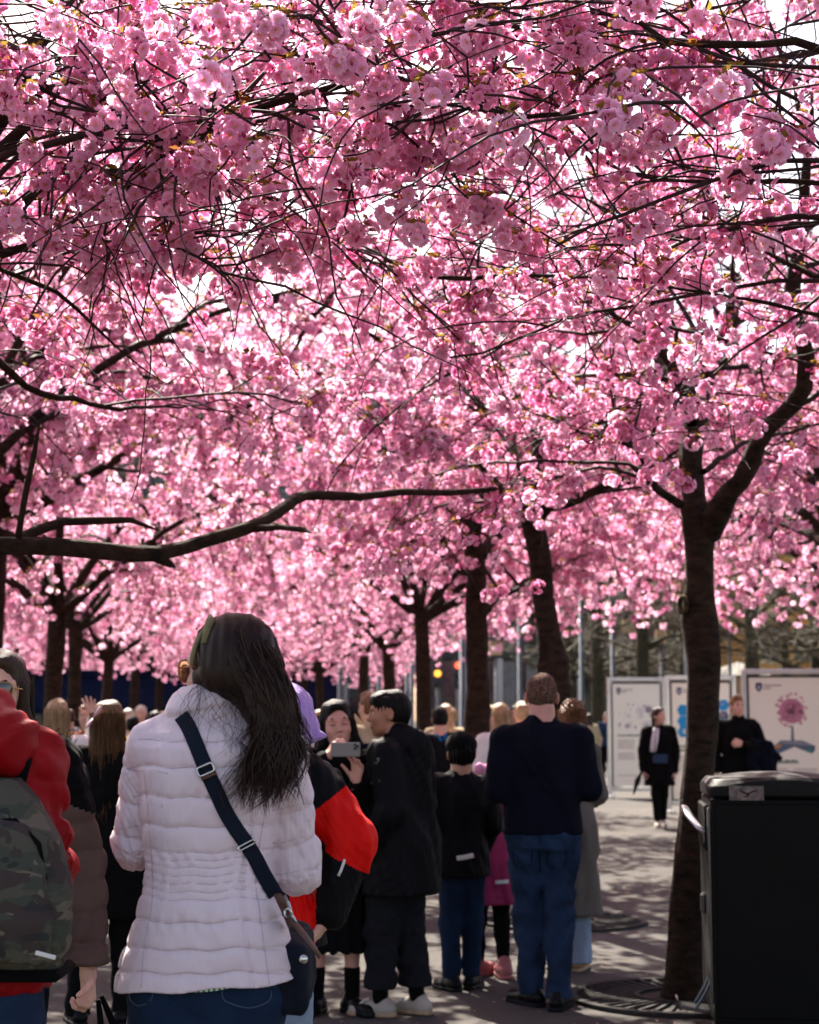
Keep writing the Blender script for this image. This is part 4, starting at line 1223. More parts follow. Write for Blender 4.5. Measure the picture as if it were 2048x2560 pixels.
def hand_prims(w, fwd, palm, thumb_side, curl=.5, spread=.12, s=1.0, fingers=None):
    """w wrist, fwd where the fingers point, palm the way the palm faces, thumb_side +1/-1 along fwd x palm"""
    w = np.array(w, float); f = np.array(fwd, float); f /= np.linalg.norm(f)
    n = np.array(palm, float); n -= f * np.dot(n, f); n /= np.linalg.norm(n)
    sd = np.cross(f, n) * thumb_side
    P = [cap(w - f * .03 * s, w + f * .012 * s, .025 * s, .024 * s, k=.015)]
    offs = (.030, .010, -.010, -.028); Ls = (.068, .076, .070, .055); kb = (.083, .087, .083, .075)
    for i in range(4):
        kn = w + f * kb[i] * s + sd * offs[i] * s
        P.append(cap(w + f * .01 * s + sd * offs[i] * .5 * s, kn, .0135 * s, .0115 * s, k=.014))
        d = f + sd * (offs[i] / .03) * spread; d /= np.linalg.norm(d)
        p = kn; c = (fingers[i] if fingers else curl)
        for q, fr in enumerate((.45, .31, .24)):
            a = c * (.55, 1.0, .75)[q]
            d = d * math.cos(a) + n * math.sin(a); nn = n - d * np.dot(n, d)
            ln = np.linalg.norm(nn); n_ = nn / ln if ln > 1e-3 else n
            e = p + d * Ls[i] * fr * s
            P.append(cap(p, e, (.0098 - .0012 * q) * s, (.0088 - .0012 * q) * s, k=.004))
            p = e; d0 = d
            n = n_ if q < 2 else n
        n = np.array(palm, float); n -= f * np.dot(n, f); n /= np.linalg.norm(n)
    t0 = w + f * .018 * s + sd * .022 * s
    d = f * .62 + sd * .62 + n * .35; d /= np.linalg.norm(d)
    t1 = t0 + d * .042 * s; d2 = d * .8 + f * .35 + n * (.2 + .4 * curl); d2 /= np.linalg.norm(d2)
    t2 = t1 + d2 * .033 * s; t3 = t2 + (d2 + n * .3 * curl) * .024 * s
    P += [cap(t0, t1, .0155 * s, .0112 * s, k=.012), cap(t1, t2, .0105 * s, .0098 * s, k=.004), cap(t2, t3, .0098 * s, .0080 * s, k=.004)]
    return P

def person(label, H, x, y, rz, skin=M_FAIR, male=False, headscale=1.0, head=(0, 0, 0), headoff=(0, 0, 0), arms=None, feet=None, lean=(0, 0), top=None, legs=None, shoes=None,
           hair=None, mouth='closed', eyes='open', hands=(), lod=1.0, wide=1.0, armr=1.0, group=None, neck=True, extra=None):
    """builds one person standing at (x, y) turned by rz (0 = back to the camera). All poses in fractions of H: x to the person's right, y forward."""
    root = empty('person', (x, y, 0), rz, label, 'person', group)
    A = dict(eR=(.150, -.01, .635), wR=(.150, .05, .50), eL=(-.150, -.01, .635), wL=(-.150, .05, .50))
    if arms: A.update(arms)
    Ft = dict(L=(-.055, 0), R=(.055, 0), kL=None, kR=None, zL=0.0, zR=0.0)
    if feet: Ft.update(feet)
    w = wide
    def p(v):      # lean the upper body
        t = max(0, (v[2] - .5) / .4)
        return np.array(((v[0]) * H + lean[0] * t * H, v[1] * H + lean[1] * t * H, v[2] * H))
    shR, shL = p((.098 * w, 0, .795)), p((-.098 * w, 0, .795))
    eR, wR, eL, wL = p(A['eR']), p(A['wR']), p(A['eL']), p(A['wL'])
    hipR, hipL = np.array((.048 * w * H, 0, .52 * H)), np.array((-.048 * w * H, 0, .52 * H))
    anR, anL = np.array((Ft['R'][0] * H, Ft['R'][1] * H, .045 * H + Ft['zR'] * H)), np.array((Ft['L'][0] * H, Ft['L'][1] * H, .045 * H + Ft['zL'] * H))
    def knee(h, a, kk):
        return np.array((kk[0] * H, kk[1] * H, kk[2] * H)) if kk is not None else (h * .47 + a * .53 + np.array((0, .018 * H, 0)))
    knR, knL = knee(hipR, anR, Ft['kR']), knee(hipL, anL, Ft['kL'])
    hc = p((0, .014, .920)) + np.array(headoff) * H
    Rh = np.array(Euler((head[1], head[2], head[0]), 'ZXY').to_matrix()) if False else np.array((Matrix.Rotation(head[0], 3, 'Z') @ Matrix.Rotation(head[1], 3, 'X') @ Matrix.Rotation(head[2], 3, 'Y')))
    hs = H / 1.75 * (1.0 if H > 1.5 else 1.12) * headscale
    # body
    tl = lambda secs, t=0.0: loft([(z * H, lean[0] * max(0, (z - .5) / .4) * H, (cy + lean[1] * max(0, (z - .5) / .4)) * H, rx * w * H + t, ry * H + t) for z, cy, rx, ry in secs], k=.03)
    torso = [(.47, 0, .085, .060), (.53, -.005, .092, .066), (.62, .002, .076, .056), (.72, .004, .090, .066), (.79, -.002, .085, .055), (.83, -.004, .045, .035)]
    nb = p((0, -.006, .825))
    B = [tl([(z, cy, rx * (.8 if armr < .6 else 1), ry * (.8 if armr < .6 else 1)) for z, cy, rx, ry in torso]), cap(nb, hc + Rh @ np.array((0, -.016, -.06)) * hs, .058 * hs * (1.16 if male else .95), .056 * hs * (1.14 if male else .92), k=.03)]
    for a, b, c, k_, d_, e_ in ((shR, eR, wR, hipR, knR, anR), (shL, eL, wL, hipL, knL, anL)):
        B += [cap(a, b, .026 * H * armr, .022 * H * armr, k=.02), cap(b, c, .022 * H * armr, .016 * H * armr, k=.02), cap(k_, d_, .046 * H, .030 * H, k=.02), cap(d_, e_, .030 * H, .019 * H, k=.02)]
    V, Q = solid(B, .014 * lod)
    parts = [(V, Q, 0)]
    hv, hq, hm = head_arrays(male, mouth, eyes)
    parts_v = (hv * hs) @ Rh.T + hc
    bodyV, bodyQ, bodyM = join(parts)
    n = len(bodyV)
    V_all = np.concatenate([bodyV, parts_v]); Q_all = np.concatenate([bodyQ, hq + n]); M_all = np.concatenate([bodyM, hm])
    for side, h in (hands or ()):
        wr, el = (wR, eR) if side == 'R' else (wL, eL)
        fw = h.get('fwd'); fw = (wr - el) if fw is None else np.array(fw)
        hp = hand_prims(wr + (wr - el) / np.linalg.norm(wr - el) * .02, fw, h['palm'], h['thumb'], h.get('curl', .5), h.get('spread', .12), H / 1.75 * 1.0, h.get('fingers'))
        V, Q = solid(hp, .0036 * max(1, lod * .8))
        n = len(V_all); V_all = np.concatenate([V_all, V]); Q_all = np.concatenate([Q_all, Q + n]); M_all = np.concatenate([M_all, np.zeros(len(Q), np.int32)])
    me = mesh_np('body', V_all, Q_all); me.polygons.foreach_set('material_index', M_all)
    link('body', me, [skin, M_LIP, M_EYEW, M_DARK], root)
    seed = int(abs(x * 100) + abs(y * 37)) % 1000
    # clothes
    if legs:
        t = legs.get('t', .012)
        if legs.get('skirt'):
            z0 = legs['skirt']; fl = legs.get('flare', .13)
            secs = [(z0, 0, fl, fl * .85), ((z0 + .5) / 2, 0, .115, .10), (.54, -.003, .094, .07), (.62, 0, .08, .06)]
            V, Q = solid([loft([(z * H, 0, cy * H, rx * H, ry * H) for z, cy, rx, ry in secs], k=.02)], .011 * lod,
                         post=lambda X, Y, Z: .010 * np.sin(np.arctan2(Y, X) * 15 + 2 * np.sin(Z * 4)) * np.clip((.62 * H - Z) * 2.2, 0, 1))
            link('skirt', mesh_np('skirt', V, Q), legs['mat'], root)
        else:
            zc = legs.get('cuff', .05) * H
            Lp = [tl([(.47, -.002, .088, .064), (.51, -.007, .094, .068), (.60, 0, .080, .058)], t * .7)]
            for k_, d_, e_ in ((hipR, knR, anR), (hipL, knL, anL)):
                b = legs.get('bell', 0.0)
                e2 = e_ + (e_ - d_) / np.linalg.norm(e_ - d_) * .05 * H
                Lp += [cap(k_, d_, .050 * H + t, .033 * H + t, k=.03), cap(d_, e2, .033 * H + t, .024 * H + t + b, k=.03)]
            wr = wrinkle(legs.get('wr', .0035), 26, seed, (1, 1, .9))
            V, Q = solid(Lp, .0095 * lod, post=wr, planes=[((0, 0, zc), (0, 0, -1)), ((0, 0, ((top or {}).get('hem', .52) + .03 if (top or {}).get('hem', .52) > .45 else .5) * H), (0, 0, 1))])
            link('trousers', mesh_np('trousers', V, Q), legs['mat'], root)
    if shoes:
        for an, kn, sx, zf in ((anR, knR, 1, Ft['zR']), (anL, knL, -1, Ft['zL'])):
            g = zf * H; toe = shoes.get('out', .12) * sx; s = H / 1.75 * shoes.get('s', 1.0)
            d = np.array((math.sin(toe), math.cos(toe), 0)); b = an.copy(); b[2] = g
            if shoes.get('turn') is not None:
                a_ = shoes['turn'][0 if sx > 0 else 1]; d = np.array((math.sin(a_), math.cos(a_), 0))
            u = np.array((0, 0, 1.0)); pr = b
            sp = [cap(pr - d * .055 * s + u * .045 * s, pr + d * .05 * s + u * .05 * s, .040 * s, .040 * s, k=.03), cap(pr + d * .05 * s + u * .042 * s, pr + d * .155 * s + u * .034 * s, .041 * s, .036 * s, k=.03),
                  cap(pr + u * .05 * s - d * .02, pr + u * shoes.get('h', .095) * s - d * .015, .040 * s, .042 * s, k=.03)]
            so = [cap(pr - d * .055 * s + u * .012, pr + d * .05 * s + u * .012, .044 * s, .044 * s, k=.02), cap(pr + d * .05 * s + u * .012, pr + d * .160 * s + u * .012, .044 * s, .041 * s, k=.02)]
            V, Q = solid(sp, .007 * lod, planes=[((0, 0, g + .012), (0, 0, -1))])
            V2, Q2 = solid(so, .007 * lod, planes=[((0, 0, g + .001), (0, 0, -1)), ((0, 0, g + .024 * shoes.get('sole', 1.0)), (0, 0, 1))])
            sh = link('shoe', mesh_np('shoe', V, Q), shoes['mat'], root)
            link('sole', mesh_np('sole', V2, Q2), shoes.get('sole_mat', shoes['mat']), sh)
            if shoes.get('sock'):
                V, Q = solid([cap(an, kn, .024 * H, .030 * H, k=.01)], .009 * lod, planes=[((0, 0, shoes.get('sock_z', .13) * H), (0, 0, 1))])
                link('sock', mesh_np('sock', V, Q), shoes['sock'], root)
    if top:
        t = top.get('t', .022); hem = top.get('hem', .47); fl = top.get('flare', 0.0)
        secs = [(hem, -.002, .100 + fl, .074 + fl * .8)]
        if hem < .50: secs.append((.53, -.004, .100 + fl * .55, .074 + fl * .4))
        ws = top.get('waist', .086)
        secs += [(.62, 0, ws, .064), (.72, .004, .092, .072), (.770, 0, .086, .066), (.800, -.003, .066, .052), (.828, -.004, .040, .038)]
        T = [tl(secs, t)]
        sr = top.get('sleeve', 1.0)
        for a, b, c in ((shR, eR, wR), (shL, eL, wL)):
            T += [cap(nb + (a - nb) * .2 - np.array((0, 0, .012 * H)), a, .030 * H + t * .5, .031 * H + t * .8, k=.05), cap(a, b, (.031 * H + t) * sr, (.027 * H + t) * sr, k=.035), cap(b, c, (.027 * H + t) * sr, (.020 * H + t * .8) * sr, k=.02)]
        if top.get('collar'):
            ch = top['collar']
            T += [cap(nb, nb + np.array((0, .004, ch)), .062 * hs * (1.28 if male else 1.1), .060 * hs * (1.24 if male else 1.1), k=.03)]
        if top.get('hood'):
            T += [ell(nb + np.array((0, -.075, -.01)) * hs, np.array((.12, .075, .085)) * hs, k=.04), ell(nb + np.array((0, -.02, .035)) * hs, np.array((.095, .08, .05)) * hs, k=.03)]
        w1 = wrinkle(top.get('wr', .005), top.get('wf', 17), seed + 5)
        if top.get('puff'):
            pp, pa = top['puff']
            post = lambda X, Y, Z: w1(X, Y, Z) + pa * (1 - np.sqrt(np.abs(np.sin((Z + .012 * np.sin(X * 9 + 1) + .01 * np.sin(Y * 14)) * math.pi / pp)) + .001)) 
        else:
            post = w1
        pl = [((0, 0, hem * H), (0, 0, -1))] if top.get('cut', True) else []
        V, Q = solid(T, top.get('vox', .009) * lod, post=post, planes=pl)
        if not top.get('split'):
            link(top.get('name', 'jacket'), mesh_np('jacket', V, Q), top['mat'], root)
        else:
            me = mesh_np('jacket', V, Q)
            cen = V[Q].mean(1)
            me.polygons.foreach_set('material_index', np.asarray(top['split'](cen / H), np.int32))
            link(top.get('name', 'jacket'), me, top['mat'], root)
    if hair:
        add_hair(root, hair, hc, Rh, hs, H, lod, seed)
    root['_'] = 0
    del root['_']
    return root, dict(hc=hc, Rh=Rh, hs=hs, nb=nb, wR=wR, wL=wL, eR=eR, eL=eL, shR=shR, shL=shL, H=H)

def hair_mat(name, c, c2=None, rough=.38):
    return mat('hair_' + name, c, rough, .45, 9, .5, 60, spec=.22, stretch=(9, 9, .7), col2=c2)
def add_hair(root, hair, hc, Rh, hs, H, lod, seed):
    T = lambda v: hc + Rh @ (np.array(v, float) * hs)
    sty = hair['style']; m = hair['mat']
    RE = Rh
    g = 1.0 if sty not in ('short', 'crop') else .9
    P = [ell(T((0, -.018, .042)), np.array((.080, .100, .085)) * hs * (1.0 if sty != 'crop' else .935), R=RE, k=.02)]
    if sty in ('short', 'cap'):
        P += [ell(T((0, -.03, .0)), np.array((.078, .082, .080)) * hs, R=RE, k=.02)]
        if hair.get('fringe'): P += [ell(T((0, .048, .080)), np.array((.068, .046, .034)) * hs, R=RE, k=.03)]
        if hair.get('tuft'): P += [ell(T((.01, .035, .105)), np.array((.06, .06, .03)) * hs, R=RE, k=.03)]
    if sty == 'crop':
        P += [ell(T((0, -.030, .012)), np.array((.0725, .078, .070)) * hs, R=RE, k=.02)]
    if sty in ('long', 'curly'):
        z0 = hc[2] - hair.get('len', .35); wd = hair.get('w', .085); bx, by = hair.get('off', (0, -.06))
        top_ = T((0, -.03, .03)); wv = hair.get('curl', 0)
        secs = []
        for i in range(8):
            t = i / 7
            z = top_[2] * (1 - t) + z0 * t
            q = top_[:2] * (1 - t) ** 1.5 + (np.array((top_[0], top_[1])) + (Rh @ np.array((bx, by, 0)))[:2]) * (1 - (1 - t) ** 1.5)
            taper = 1.0 if t < .7 else 1 - .5 * ((t - .7) / .3)
            secs.append((z, q[0], q[1], (.080 * (1 - t) + wd * t) * hs * taper, (.085 * (1 - t) + .045 * t) * hs * taper))
        P += [loft(secs, k=.03, pw=2.0)]
        if hair.get('front'):
            for s in (-1, 1):
                a = T((s * .078, .025, .02)); b = T((s * .090, .020, -.09)); c = b + np.array((0, 0, -hair['front']))
                P += [cap(a, b, .013 * hs, .019 * hs, k=.02), cap(b, c, .019 * hs, .014 * hs, k=.02)]
        P += [ell(T((0, .004, .088)), np.array((.066, .085, .040)) * hs, R=RE, k=.02)]
    if sty == 'bun':
        P += [ell(T((0, -.11, .06)), np.array((.04, .04, .04)) * hs, k=.02), ell(T((0, -.03, 0)), np.array((.077, .08, .07)) * hs, R=RE, k=.02)]
    face = [ell(T((0, .105, -.024 if sty in ('long', 'curly') else -.030)), np.array((.072 if sty in ('long', 'curly') else .090, .080, (.106 if sty in ('long', 'curly') else .098) if not hair.get('fringe') else .075)) * hs, R=RE, k=.012, sub=True)]
    if sty in ('short', 'crop'):
        face += [ell(T((s * .085, .030, -.055)), np.array((.03, .055, .055)) * hs, R=RE, k=.012, sub=True) for s in (-1, 1)]
        face += [ell(T((s * .085, -.008, -.004)), np.array((.03, .026, .032)) * hs, R=RE, k=.01, sub=True) for s in (-1, 1)]
    cx, cy = hc[0], hc[1]
    fq = 26; am = hair.get('ridge', .0045)
    if sty == 'curly':
        post = lambda X, Y, Z: .009 * np.sin(X * 150 + 3 * np.sin(Z * 60)) * np.sin(Z * 130 + 3 * np.sin(Y * 70 + X * 40))
    else:
        post = lambda X, Y, Z: am * np.sin(np.arctan2(Y - cy, X - cx) * fq + 1.5 * np.sin(Z * 9 + X * 20)) * np.clip((hc[2] + .09 - Z) * 12, .15, 1) + .004 * np.sin(X * 60 + Z * 14) * np.sin(Y * 55 - Z * 11)
    V, Q = solid(P + face, .0052 * lod, post=post)
    h = link('hair', mesh_np('hair', V, Q), m, root)
    # loose strands over the shell
    rg = random.Random(seed); paths = []
    for i in range(hair.get('strands', 0)):
        a = rg.uniform(0, 6.28)
        if sty in ('long', 'curly'):
            s0 = T((.074 * math.cos(a), -.018 + .09 * math.sin(a), .06))
            if math.sin(a) > .3: continue
            L = hair.get('len', .35) * rg.uniform(.7, 1.1) + .05
            dx, dy = (Rh @ np.array(hair.get('off', (0, -.06)) + (0,)))[:2]
            k = 8; pp = []
            ox, oy = (Rh @ np.array((math.cos(a) * .09, -.03 + math.sin(a) * .085, 0)))[:2]
            for q in range(k + 1):
                t = q / k
                pp.append((hc[0] + ox * (1 + .2 * t) * hs + dx * t + rg.gauss(0, .004), hc[1] + oy * (1 - .1 * t) * hs + dy * t + rg.gauss(0, .004) - .012, s0[2] - L * t))
            paths.append((np.array(pp), np.linspace(.0022, .0008, k + 1)))
        else:
            s0 = T((.07 * math.cos(a), -.02 + .085 * math.sin(a), .07 + rg.uniform(-.03, .035)))
            d = (s0 - hc); d /= np.linalg.norm(d)
            paths.append((np.array([s0, s0 + d * .015 + np.array((0, 0, .006)), s0 + d * .03 + np.array((rg.gauss(0, .01), rg.gauss(0, .01), -.004))]), np.array((.0016, .0012, .0006))))
    if paths:
        V, Q = tubes_np(paths, 3)
        o = link('loose_strands', mesh_np('loose_strands', V, Q), m, h); o['kind'] = 'stuff'
def to_local(root, w):
    """a world point in the frame of a thing"""
    return (Matrix.Translation(root.location) @ Matrix.Rotation(root.rotation_euler.z, 4, 'Z')).inverted() @ Vector(w)
def to_world(root, v):
    return Matrix.Translation(root.location) @ Matrix.Rotation(root.rotation_euler.z, 4, 'Z') @ Vector(v)

# ---------------------------------------------------------------- the people under the blossom
from mathutils.bvhtree import BVHTree
def bvh_of(root_obj, ob):
    me = ob.data
    M = Matrix.Translation(root_obj.location) @ Matrix.Rotation(root_obj.rotation_euler.z, 4, 'Z')
    vs = [M @ v.co for v in me.vertices]
    return BVHTree.FromPolygons(vs, [tuple(q.vertices) for q in me.polygons])
def laid_on(bvhs, px, py, lift=.004, default_Y=None):
    """the point of a garment that lies along this line of sight, lifted off the cloth"""
    o = cam.location; d = (at(px, py, 10.0) - o).normalized()
    best = None
    for b in bvhs:
        h = b.ray_cast(o, d)
        if h[0] is not None and (best is None or h[3] < best[1]): best = (h[0], h[3])
    if best is None: return None if default_Y is None else at(px, py, default_Y)
    return best[0] - d * lift
def cloth_strip(name, bvhs, centre, half, m, parent, lift=.005, thick=.003, across=5, defY=None, smooth_y=3):
    """a band of cloth or leather lying on a garment: centre = list of px points, half = half widths in px"""
    P = [np.array(c, float) for c in centre]
    ps, rs = resample([np.r_[c, 0] for c in P], list(half) if isinstance(half, (list, tuple)) else [half] * len(P), 9.0)
    rows = []
    for i in range(len(ps)):
        t = ps[min(i + 1, len(ps) - 1)] - ps[max(i - 1, 0)]; nrm = np.array((-t[1], t[0])); nrm /= np.linalg.norm(nrm) + 1e-9
        row = []
        for k in range(across):
            q = ps[i][:2] + nrm * rs[i] * (2 * k / (across - 1) - 1)
            h = laid_on(bvhs, q[0], q[1], lift, defY)
            row.append(h)
        ok = [h for h in row if h is not None]
        if not ok: continue
        ym = min(h.y for h in ok)
        out = []
        for k in range(across):
            q = ps[i][:2] + nrm * rs[i] * (2 * k / (across - 1) - 1)
            yk = row[k].y if row[k] is not None else ym
            out.append((q, min(yk, ym + .012)))
        rows.append(out)
    Ys = np.array([[c[1] for c in r] for r in rows])
    for _ in range(smooth_y):
        Z = Ys.copy(); Z[1:-1] = (Ys[:-2] + Ys[1:-1] * 2 + Ys[2:]) / 4; Ys = np.minimum(Z, Ys + .003)
    V, Fc = [], []
    n, a = len(rows), across
    for off in (0, thick):
        for i, r in enumerate(rows):
            for k in range(a):
                V.append(at(r[k][0][0], r[k][0][1], Ys[i, k] + off))
    for i in range(n - 1):
        for k in range(a - 1):
            q = (i * a + k, i * a + k + 1, (i + 1) * a + k + 1, (i + 1) * a + k)
            Fc.append(q); Fc.append(tuple(n * a + j for j in q[::-1]))
        for k, s in ((0, 1), (a - 1, -1)):
            q = (i * a + k, (i + 1) * a + k, n * a + (i + 1) * a + k, n * a + i * a + k); Fc.append(q[::s])
    for i, s in ((0, -1), (n - 1, 1)):
        for k in range(a - 1):
            q = (i * a + k, i * a + k + 1, n * a + i * a + k + 1, n * a + i * a + k); Fc.append(q[::s])
    rt = parent
    while rt.parent is not None: rt = rt.parent
    Mi = (Matrix.Translation(rt.location) @ Matrix.Rotation(rt.rotation_euler.z, 4, 'Z')).inverted()
    return link(name, mesh_from(name, [Mi @ v for v in V], Fc), m, parent)
def child_of(root, name): return next(c for c in root.children if c.name.split('.')[0] == name)

def cloth(name, c, rough=.8, bump=.25, bs=180, sheen=.0, var=.12): return mat(name, c, rough, var, 6, bump, bs, spec=.12, sheen=sheen)
M_NAVY = cloth('navy_wool', (.0028, .0036, .0095), .95)
M_BLACKC = cloth('black_cloth', (.0018, .0018, .0022), .9)
M_BLACKN = cloth('black_nylon', (.0022, .0022, .0034), .7)
M_DENIM = cloth('denim', (.014, .030, .068), .9, .5, 300, var=.45)
M_DENIMD = cloth('dark_denim', (.008, .019, .046), .9, .5, 300, var=.4)
M_DENIML = cloth('light_denim', (.20, .26, .35), .85, .4, 300)
M_GREYT = cloth('charcoal_twill', (.009, .0095, .013), .9)
M_PINK = cloth('pink_shell', (.30, .028, .10), .7)
M_COATG = cloth('grey_wool', (.105, .093, .082), .9)
M_WHITEC = cloth('white_knit', (.72, .69, .66), .9, .5, 90)
M_RED = cloth('red_nylon', (.60, .004, .002), .6, .2, 60)
M_SHOEW = cloth('white_leather', (.34, .31, .27), .6, .1, 40)
M_SHOEB = cloth('black_leather', (.004, .004, .005), .35, .1)
M_SHOEP = cloth('dusty_pink_suede', (.36, .13, .13), .8)
M_TANL = cloth('tan_leather', (.30, .16, .08), .5)
M_GUM = cloth('gum_sole', (.34, .24, .15), .7)
M_BEIGE = cloth('beige_cloth', (.40, .32, .20), .85)
M_BLUEB = cloth('blue_webbing', (.01, .13, .36), .6)
M_YEL = cloth('yellow_shell', (.62, .42, .02), .7)
M_LAV = cloth('lavender_fleece', (.40, .25, .60), .95, .9, 120, sheen=.3)
M_GREYJ = cloth('grey_jersey', (.20, .20, .21), .9)
M_REFL = mat('reflective_tape', (.62, .60, .57), .35, .08)
H_BLACK = mat('hair_black', (.0025, .002, .002), .42, .45, 9, .5, 60, spec=.12, stretch=(9, 9, .7), col2=(.006, .004, .0035))
H_BROWN = hair_mat('brown', (.014, .007, .004), (.045, .023, .012))
H_OMBRE = hair_mat('ombre', (.045, .020, .009), (.20, .095, .035))
H_BLOND = hair_mat('blond', (.33, .20, .09), (.62, .43, .24))
H_CURL = hair_mat('auburn', (.10, .042, .016), (.24, .11, .045))
H_GREY = mat('hair_greying', (.030, .021, .018), .9, .6, 90, .6, 300, spec=.1, col2=(.20, .115, .085))

# the balding man
r, j = person('balding man from behind in a navy jumper and blue jeans', 1.76, px_x(1353, 9.2), 9.2, 0, skin_mat('pink', (.50, .26, .21)), True, 1.07,
    arms=dict(eR=(.138, -.012, .645), wR=(.065, .135, .665), eL=(-.138, -.012, .645), wL=(-.065, .135, .665)), wide=1.10,
    feet=dict(L=(-.035, .045), R=(.038, -.03)), head=(0, -.10, 0),
    top=dict(mat=M_NAVY, t=.020, hem=.512, waist=.090, wr=.006, name='jumper', collar=.028, flare=.002),
    legs=dict(mat=M_DENIM, t=.020, wr=.006, cuff=.035), shoes=dict(mat=M_SHOEB, sole_mat=M_GREYT, turn=(.35, -.6)),
    hair=dict(style='crop', mat=H_GREY, strands=0, ridge=.0006), hands=(('R', dict(palm=(-1, 0, .3), thumb=1, curl=.8)), ('L', dict(palm=(1, 0, .3), thumb=-1, curl=.8))))
tag(r, group='people strolling under the blossom')
bv = [bvh_of(r, child_of(r, 'trousers'))]
for pts in ([(1283, 2112), (1286, 2160), (1306, 2172), (1328, 2160), (1330, 2112)], [(1368, 2112), (1370, 2160), (1392, 2172), (1414, 2160), (1416, 2112)], [(1349, 2082), (1350, 2180)]):
    cloth_strip('trouser_seam', bv, pts, 1.6, cloth('jeans_seam', (.004, .009, .022)), child_of(r, 'trousers'), lift=.003, across=3)
# curly haired woman in the long grey coat
r, j = person('woman with curly auburn hair in a long belted grey coat', 1.63, px_x(1408, 10.6), 10.6, -.25, M_FAIR, wide=.95,
    arms=dict(eR=(.118, .03, .64), wR=(.08, .13, .62), eL=(-.135, .0, .64), wL=(-.07, .13, .62)), feet=dict(L=(-.04, .02), R=(.045, -.03)), headoff=(.030, .01, .004), head=(.1, -.1, 0),
    top=dict(mat=M_COATG, t=.020, hem=.20, flare=.024, waist=.088, name='coat', wr=.008, wf=11, hood=False), legs=dict(mat=M_DENIML, t=.018, bell=.03, cuff=.03),
    shoes=dict(mat=M_TANL, sole_mat=M_GUM), hair=dict(style='curly', mat=H_CURL, len=.27, w=.105, strands=60))
bv = [bvh_of(r, child_of(r, 'coat'))]
cloth_strip('belt', bv, [(1405, 2032), (1425, 2031), (1445, 2028), (1462, 2024)], 9, M_COATG, r)
# boy in the cap
r, j = person('boy in a black cap and dark jacket with a reflective strip', 1.42, px_x(1153, 9.8), 9.8, .12, M_TAN, True, 1.06, wide=.94,
    arms=dict(eR=(.122, -.01, .64), wR=(.09, .09, .53), eL=(-.122, -.01, .64), wL=(-.09, .09, .53)), feet=dict(L=(-.045, -.01), R=(.04, .03)),
    top=dict(mat=M_BLACKN, t=.026, hem=.44, flare=.004, wr=.006, collar=.015), legs=dict(mat=M_DENIMD, t=.014, cuff=.05), shoes=dict(mat=M_SHOEB, out=.5),
    hair=dict(style='short', mat=H_BLACK, strands=0))
bv = [bvh_of(r, child_of(r, 'jacket'))]
cloth_strip('reflective_strip', bv, [(1142, 2146), (1164, 2143), (1184, 2138)], 6, M_REFL, child_of(r, 'jacket'), lift=.014)
hc, hs = j['hc'], j['hs']
V, Q = solid([ell(hc + np.array((0, -.012, .055)) * hs, np.array((.094, .108, .082)) * hs), ell(hc + np.array((0, .12, .055)) * hs, np.array((.07, .07, .010)) * hs, k=.01)], .006,
             planes=[(tuple(hc + np.array((0, 0, .012)) * hs), (0, .35, -1))])
link('cap', mesh_np('cap', V, Q), M_BLACKC, r)
# child in pink
r, j = person('child in a long pink coat and black leggings with dusty pink shoes', 1.24, px_x(1228, 10.3), 10.3, .35, M_FAIR,
    arms=dict(eR=(.145, -.01, .62), eL=(-.145, -.01, .62)), feet=dict(L=(-.06, .05), R=(.035, -.05)), headoff=(-.02, 0, -.01),
    top=dict(mat=M_PINK, t=.028, hem=.345, flare=.048, waist=.098, name='coat', wr=.007, hood=True), legs=dict(mat=M_BLACKC, t=.006, cuff=.05),
    shoes=dict(mat=M_SHOEP, sole_mat=M_SHOEP, s=1.35, turn=(.2, 1.0), sock=M_BLUEB, sock_z=.085), hair=dict(style='long', mat=H_BROWN, len=.22, w=.075, strands=30))
bv = [bvh_of(r, child_of(r, 'coat'))]
cloth_strip('reflective_strip', bv, [(1238, 2206), (1256, 2205), (1272, 2204)], 5, M_REFL, child_of(r, 'coat'), lift=.014)
hc, hs = j['hc'], j['hs']
V, Q = solid([ell(hc + np.array((0, -.02, .07)) * hs, np.array((.088, .10, .065)) * hs), ell(hc + np.array((-.065, -.03, .10)) * hs, (.042, .04, .04), k=.02), ell(hc + np.array((.03, -.05, .12)) * hs, (.036, .034, .034), k=.02)], .007, post=wrinkle(.003, 60, 3))
link('fleece_hat', mesh_np('fleece_hat', V, Q), cloth('pale_pink_fleece', (.66, .30, .46), .95, .9, 120), r)
# black haired man in profile
r, j = person('black haired man in profile wearing a long black coat and white trainers', 1.665, px_x(1004, 8.95), 8.95, math.radians(66), skin_mat('ruddy', (.36, .17, .105)), True, 1.06, wide=1.08,
    arms=dict(eL=(-.150, -.03, .63), wL=(-.115, .06, .51), eR=(.150, 0, .63), wR=(.10, .10, .52)), feet=dict(L=(-.035, .055), R=(.055, -.03)), head=(.40, -.04, 0), headoff=(0, .03, 0),
    top=dict(mat=M_BLACKN, t=.036, hem=.37, flare=.016, waist=.098, name='coat', wr=.008, wf=13, collar=.035, hood=True), legs=dict(mat=M_GREYT, t=.030, bell=.012, cuff=.085, wr=.006),
    shoes=dict(mat=M_SHOEW, sole_mat=M_GUM, sock=M_BLACKC, sock_z=.12, s=.94, h=.08), hair=dict(style='short', mat=H_BLACK, fringe=True, strands=40), mouth='smile')
bv = [bvh_of(r, child_of(r, 'coat'))]
cloth_strip('sleeve_mark', bv, [(926, 1960), (932, 1955), (942, 1956), (950, 1951)], 2.0, cloth('dim_print', (.10, .10, .13)), child_of(r, 'coat'), lift=.003)
cloth_strip('sleeve_patch', bv, [(938, 1909), (944, 1902), (946, 1894)], 4, cloth('dim_print', (.10, .10, .13)), child_of(r, 'coat'), lift=.003)
